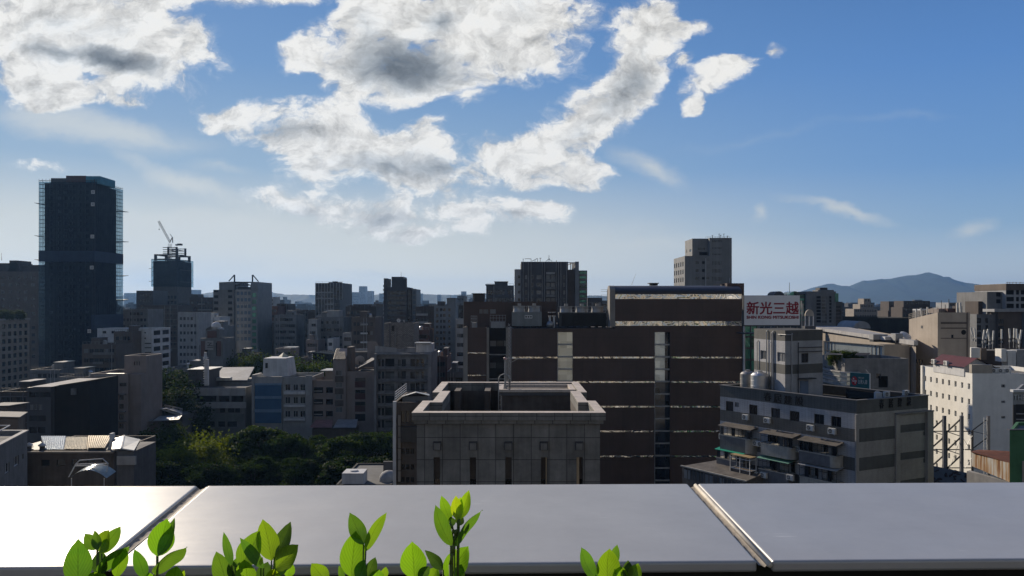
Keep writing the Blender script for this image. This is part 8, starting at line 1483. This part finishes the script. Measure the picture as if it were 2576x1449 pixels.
for (y0, y1, n, hlo, hhi) in ((470, 640, 48, 26, 40), (640, 900, 62, 26, 43), (900, 1500, 74, 24, 48), (1500, 2600, 60, 26, 60)):
    for i in range(n):
        y = y0 + (y1 - y0) * ((i * .618) % 1); px = -60 + 2700 * (i + rnd.random() * .8) / n
        h = rnd.uniform(hlo, hhi)
        if y < 640: h = min(h, 41)
        far(rnd.choice((0, 0, 1, 2, 3, 3, 4, 5)), X(px, y), y, rnd.uniform(15, 34) * (1 + y / 2200), rnd.uniform(12, 22), h, y < 1500)
# named pale towers on the far skyline
for (a, c, e, d, lab) in ((903, 919.5, 720, 3000, 'tall pale blue tower standing highest in the far haze'), (867, 877, 737, 2800, 'thin pale tower left of the highest hazy tower'), (881.5, 902, 735, 2700, 'windowed pale tower touching the highest hazy tower'), (921, 937, 732, 3100, 'pale tower right of the highest hazy tower'), (954, 963, 738, 2900, 'slim pale tower beside the banded tower'), (1160, 1172, 733, 3000, 'small pale tower on the hill line left of the store'), (456, 497, 729, 3300, 'broad pale blocks on the hill left of the truss roof'), (1052, 1062, 738, 3200, 'tiny pale tower on the hill line'), (1100, 1108, 741, 3200, 'tiny pale tower right on the hill line'), (742, 752, 758, 2200, 'short pale tower below the hills left of the ribbed tower'), (762, 775, 761, 2100, 'pale low tower by the ribbed tower'), (312, 340, 737, 3300, 'pale block on the hill just right of the netted tower')):
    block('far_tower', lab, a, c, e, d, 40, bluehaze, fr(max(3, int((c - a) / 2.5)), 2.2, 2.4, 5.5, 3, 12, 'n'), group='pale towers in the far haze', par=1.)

# ------------------------------------------------------------------ trees
m, t, b = newmat('tree_foliage'); fol = m
n1 = nd(t, 'ShaderNodeTexNoise'); lk(t, nd(t, 'ShaderNodeTexCoord').outputs['Object'], n1.inputs['Vector']); n1.inputs['Scale'].default_value = .5; n1.inputs['Detail'].default_value = 6
rp = nd(t, 'ShaderNodeValToRGB'); lk(t, n1.outputs[0], rp.inputs[0]); el = rp.color_ramp.elements; el[0].position = .35; el[0].color = (.012, .026, .007, 1); el[1].position = .65; el[1].color = (.042, .066, .012, 1)
oi = nd(t, 'ShaderNodeObjectInfo'); mm = nd(t, 'ShaderNodeVectorMath', operation='MULTIPLY'); lk(t, rp.outputs[0], mm.inputs[0]); lk(t, oi.outputs['Color'], mm.inputs[1]); lk(t, mm.outputs[0], b.inputs['Base Color']); b.inputs['Roughness'].default_value = .8; b.inputs['Specular IOR Level'].default_value = .08
tr = nd(t, 'ShaderNodeBsdfTranslucent'); m3 = nd(t, 'ShaderNodeVectorMath', operation='MULTIPLY'); lk(t, mm.outputs[0], m3.inputs[0]); m3.inputs[1].default_value = (1.7, 1.6, .8); lk(t, m3.outputs[0], tr.inputs[0]); mxs = nd(t, 'ShaderNodeMixShader'); mxs.inputs[0].default_value = .3; lk(t, b.outputs[0], mxs.inputs[1]); lk(t, tr.outputs[0], mxs.inputs[2]); lk(t, mxs.outputs[0], t.nodes['Material Output'].inputs[0])
bark = surf('tree_bark', (.07, .055, .042), .9, .4, 2.)
def tree_proto(seed, h, rad, pads, per, flat, leafs, layered=True):
    r_ = random.Random(seed); t = thing('street_tree', 'x', 'tree', (0, 0, 0)); tk = MB(); cr = MB(); tk.bar((0, 0, 0), (.1, .1, h * .45), .32, r2=.22, n=8)
    for i in range(pads):
        s = (i + .5) / pads; lv = h * (.42 + .58 * s ** .8) if layered else h * r_.uniform(.35, .97); rr = rad * (1.05 - .75 * s ** 1.6) * (r_.random() ** .5) if layered else rad * math.sqrt(max(0, 1 - (abs(lv / h - .62) / .42) ** 2)) * r_.random() ** .4
        g = r_.uniform(0, 6.283); c = Vector((rr * math.cos(g), rr * math.sin(g), lv - (.1 * rr if layered else 0))); pr = rad * r_.uniform(.22, .40) * (1.15 - .5 * s)
        tk.bar((.05, .05, h * .42 + (lv - h * .42) * .4 if lv > h * .45 else h * .3), tuple(c - Vector((0, 0, .25))), .11, r2=.03, n=5)
        for k in range(per):
            a = r_.uniform(0, 6.283); q_ = pr * math.sqrt(r_.random()) * r_.uniform(.75, 1.15); p = c + Vector((q_ * math.cos(a), q_ * math.sin(a), r_.gauss(0, pr * flat) - .12 * q_)); l = leafs * r_.uniform(.6, 1.3); u = Vector((r_.gauss(0, 1), r_.gauss(0, 1), r_.gauss(0, .45))).normalized(); v = u.orthogonal().normalized(); v = (Matrix.Rotation(r_.uniform(-.7, .7), 3, u) @ v) * .55
            cr.face([p - u * l * .5, p + v * l * .5, p + u * l * .5, p - v * l * .5])
    tk.build('trunk', bark, t); cr.build('crown', fol, t); return t
PT = [tree_proto(21, 18, 8.5, 46, 380, .13, .66), tree_proto(22, 18, 8.0, 42, 380, .14, .66), tree_proto(23, 16, 7.0, 40, 420, .42, .6, False), tree_proto(24, 17, 8.2, 44, 380, .15, .64)]
TU = set()
def tree(k, x, y, h, label, group, tone=(1, 1, 1), wide=1., z=0):
    p = PT[k]
    if k not in TU: TU.add(k); c = p
    else: c = copy_tree(p)
    s = h / (18, 18, 16, 17)[k]; c.location = (x, y, z); c.scale = (s * wide, s * wide, s); c.rotation_euler = (0, 0, random.uniform(0, 6.28)); c['label'] = label; c['group'] = group
    for ch in c.children:
        if 'crown' in ch.name: ch.color = (*tone, 1)
    return c
G1 = 'street trees in the row behind the parapet'
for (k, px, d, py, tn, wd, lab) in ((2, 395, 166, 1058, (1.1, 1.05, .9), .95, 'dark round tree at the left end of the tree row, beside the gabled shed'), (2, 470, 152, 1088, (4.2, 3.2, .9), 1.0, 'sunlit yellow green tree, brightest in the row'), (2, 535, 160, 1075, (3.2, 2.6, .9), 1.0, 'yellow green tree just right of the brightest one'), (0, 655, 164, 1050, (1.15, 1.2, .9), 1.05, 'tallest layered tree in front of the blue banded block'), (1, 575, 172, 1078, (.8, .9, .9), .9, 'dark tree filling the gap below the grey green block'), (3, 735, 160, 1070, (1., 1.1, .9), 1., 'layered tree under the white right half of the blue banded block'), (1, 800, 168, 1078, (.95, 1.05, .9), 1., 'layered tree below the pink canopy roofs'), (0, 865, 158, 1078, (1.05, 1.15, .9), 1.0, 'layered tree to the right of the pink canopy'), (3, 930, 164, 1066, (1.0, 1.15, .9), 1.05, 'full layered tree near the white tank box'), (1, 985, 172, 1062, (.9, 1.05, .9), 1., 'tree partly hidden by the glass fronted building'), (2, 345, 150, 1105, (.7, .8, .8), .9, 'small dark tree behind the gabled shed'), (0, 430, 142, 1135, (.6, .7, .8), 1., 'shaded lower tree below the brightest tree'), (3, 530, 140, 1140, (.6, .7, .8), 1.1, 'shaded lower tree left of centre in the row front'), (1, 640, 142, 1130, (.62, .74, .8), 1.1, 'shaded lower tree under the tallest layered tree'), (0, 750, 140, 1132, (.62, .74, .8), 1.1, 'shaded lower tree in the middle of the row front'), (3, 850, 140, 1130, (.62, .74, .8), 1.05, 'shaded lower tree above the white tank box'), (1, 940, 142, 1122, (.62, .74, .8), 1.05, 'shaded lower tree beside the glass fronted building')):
    tree(k, X(px, d), d, Z(py, d) - 2.0, lab, G1, tn, wd)  # tones paint sunlight into the bright crowns, shade into the lower front ones
G2 = 'dark trees behind the tan flats'
for (k, px, d, py, lab) in ((2, 375, 205, 948, 'dark tree against the tan stair tower, left of its group'), (2, 410, 210, 950, 'dark tree in the middle of the clump behind the gabled hall'), (2, 445, 205, 955, 'dark tree at the right of the clump behind the gabled hall'), (2, 400, 192, 985, 'lower dark tree directly above the gabled hall roof'), (2, 610, 258, 900, 'sunlit roof garden tree above the slate roofed hall, larger one'), (2, 645, 260, 905, 'sunlit roof garden tree left of the white stair head'), (2, 733, 250, 912, 'sunlit tree right of the white stair head'), (2, 806, 240, 918, 'small sunlit tree before the dark glazed hall'), (2, 765, 236, 926, 'dark round tree left of the small sunlit tree')):
    tree(2, X(px, d), d, Z(py, d) + .5, lab, G2 if d < 230 else 'sunlit trees among the middle roofs', (.7, .75, .8) if d < 230 or px == 765 else (1.6, 1.5, .9), .62 if d >= 230 else .95)  # brighter tone paints sunlight into the crowns among the roofs
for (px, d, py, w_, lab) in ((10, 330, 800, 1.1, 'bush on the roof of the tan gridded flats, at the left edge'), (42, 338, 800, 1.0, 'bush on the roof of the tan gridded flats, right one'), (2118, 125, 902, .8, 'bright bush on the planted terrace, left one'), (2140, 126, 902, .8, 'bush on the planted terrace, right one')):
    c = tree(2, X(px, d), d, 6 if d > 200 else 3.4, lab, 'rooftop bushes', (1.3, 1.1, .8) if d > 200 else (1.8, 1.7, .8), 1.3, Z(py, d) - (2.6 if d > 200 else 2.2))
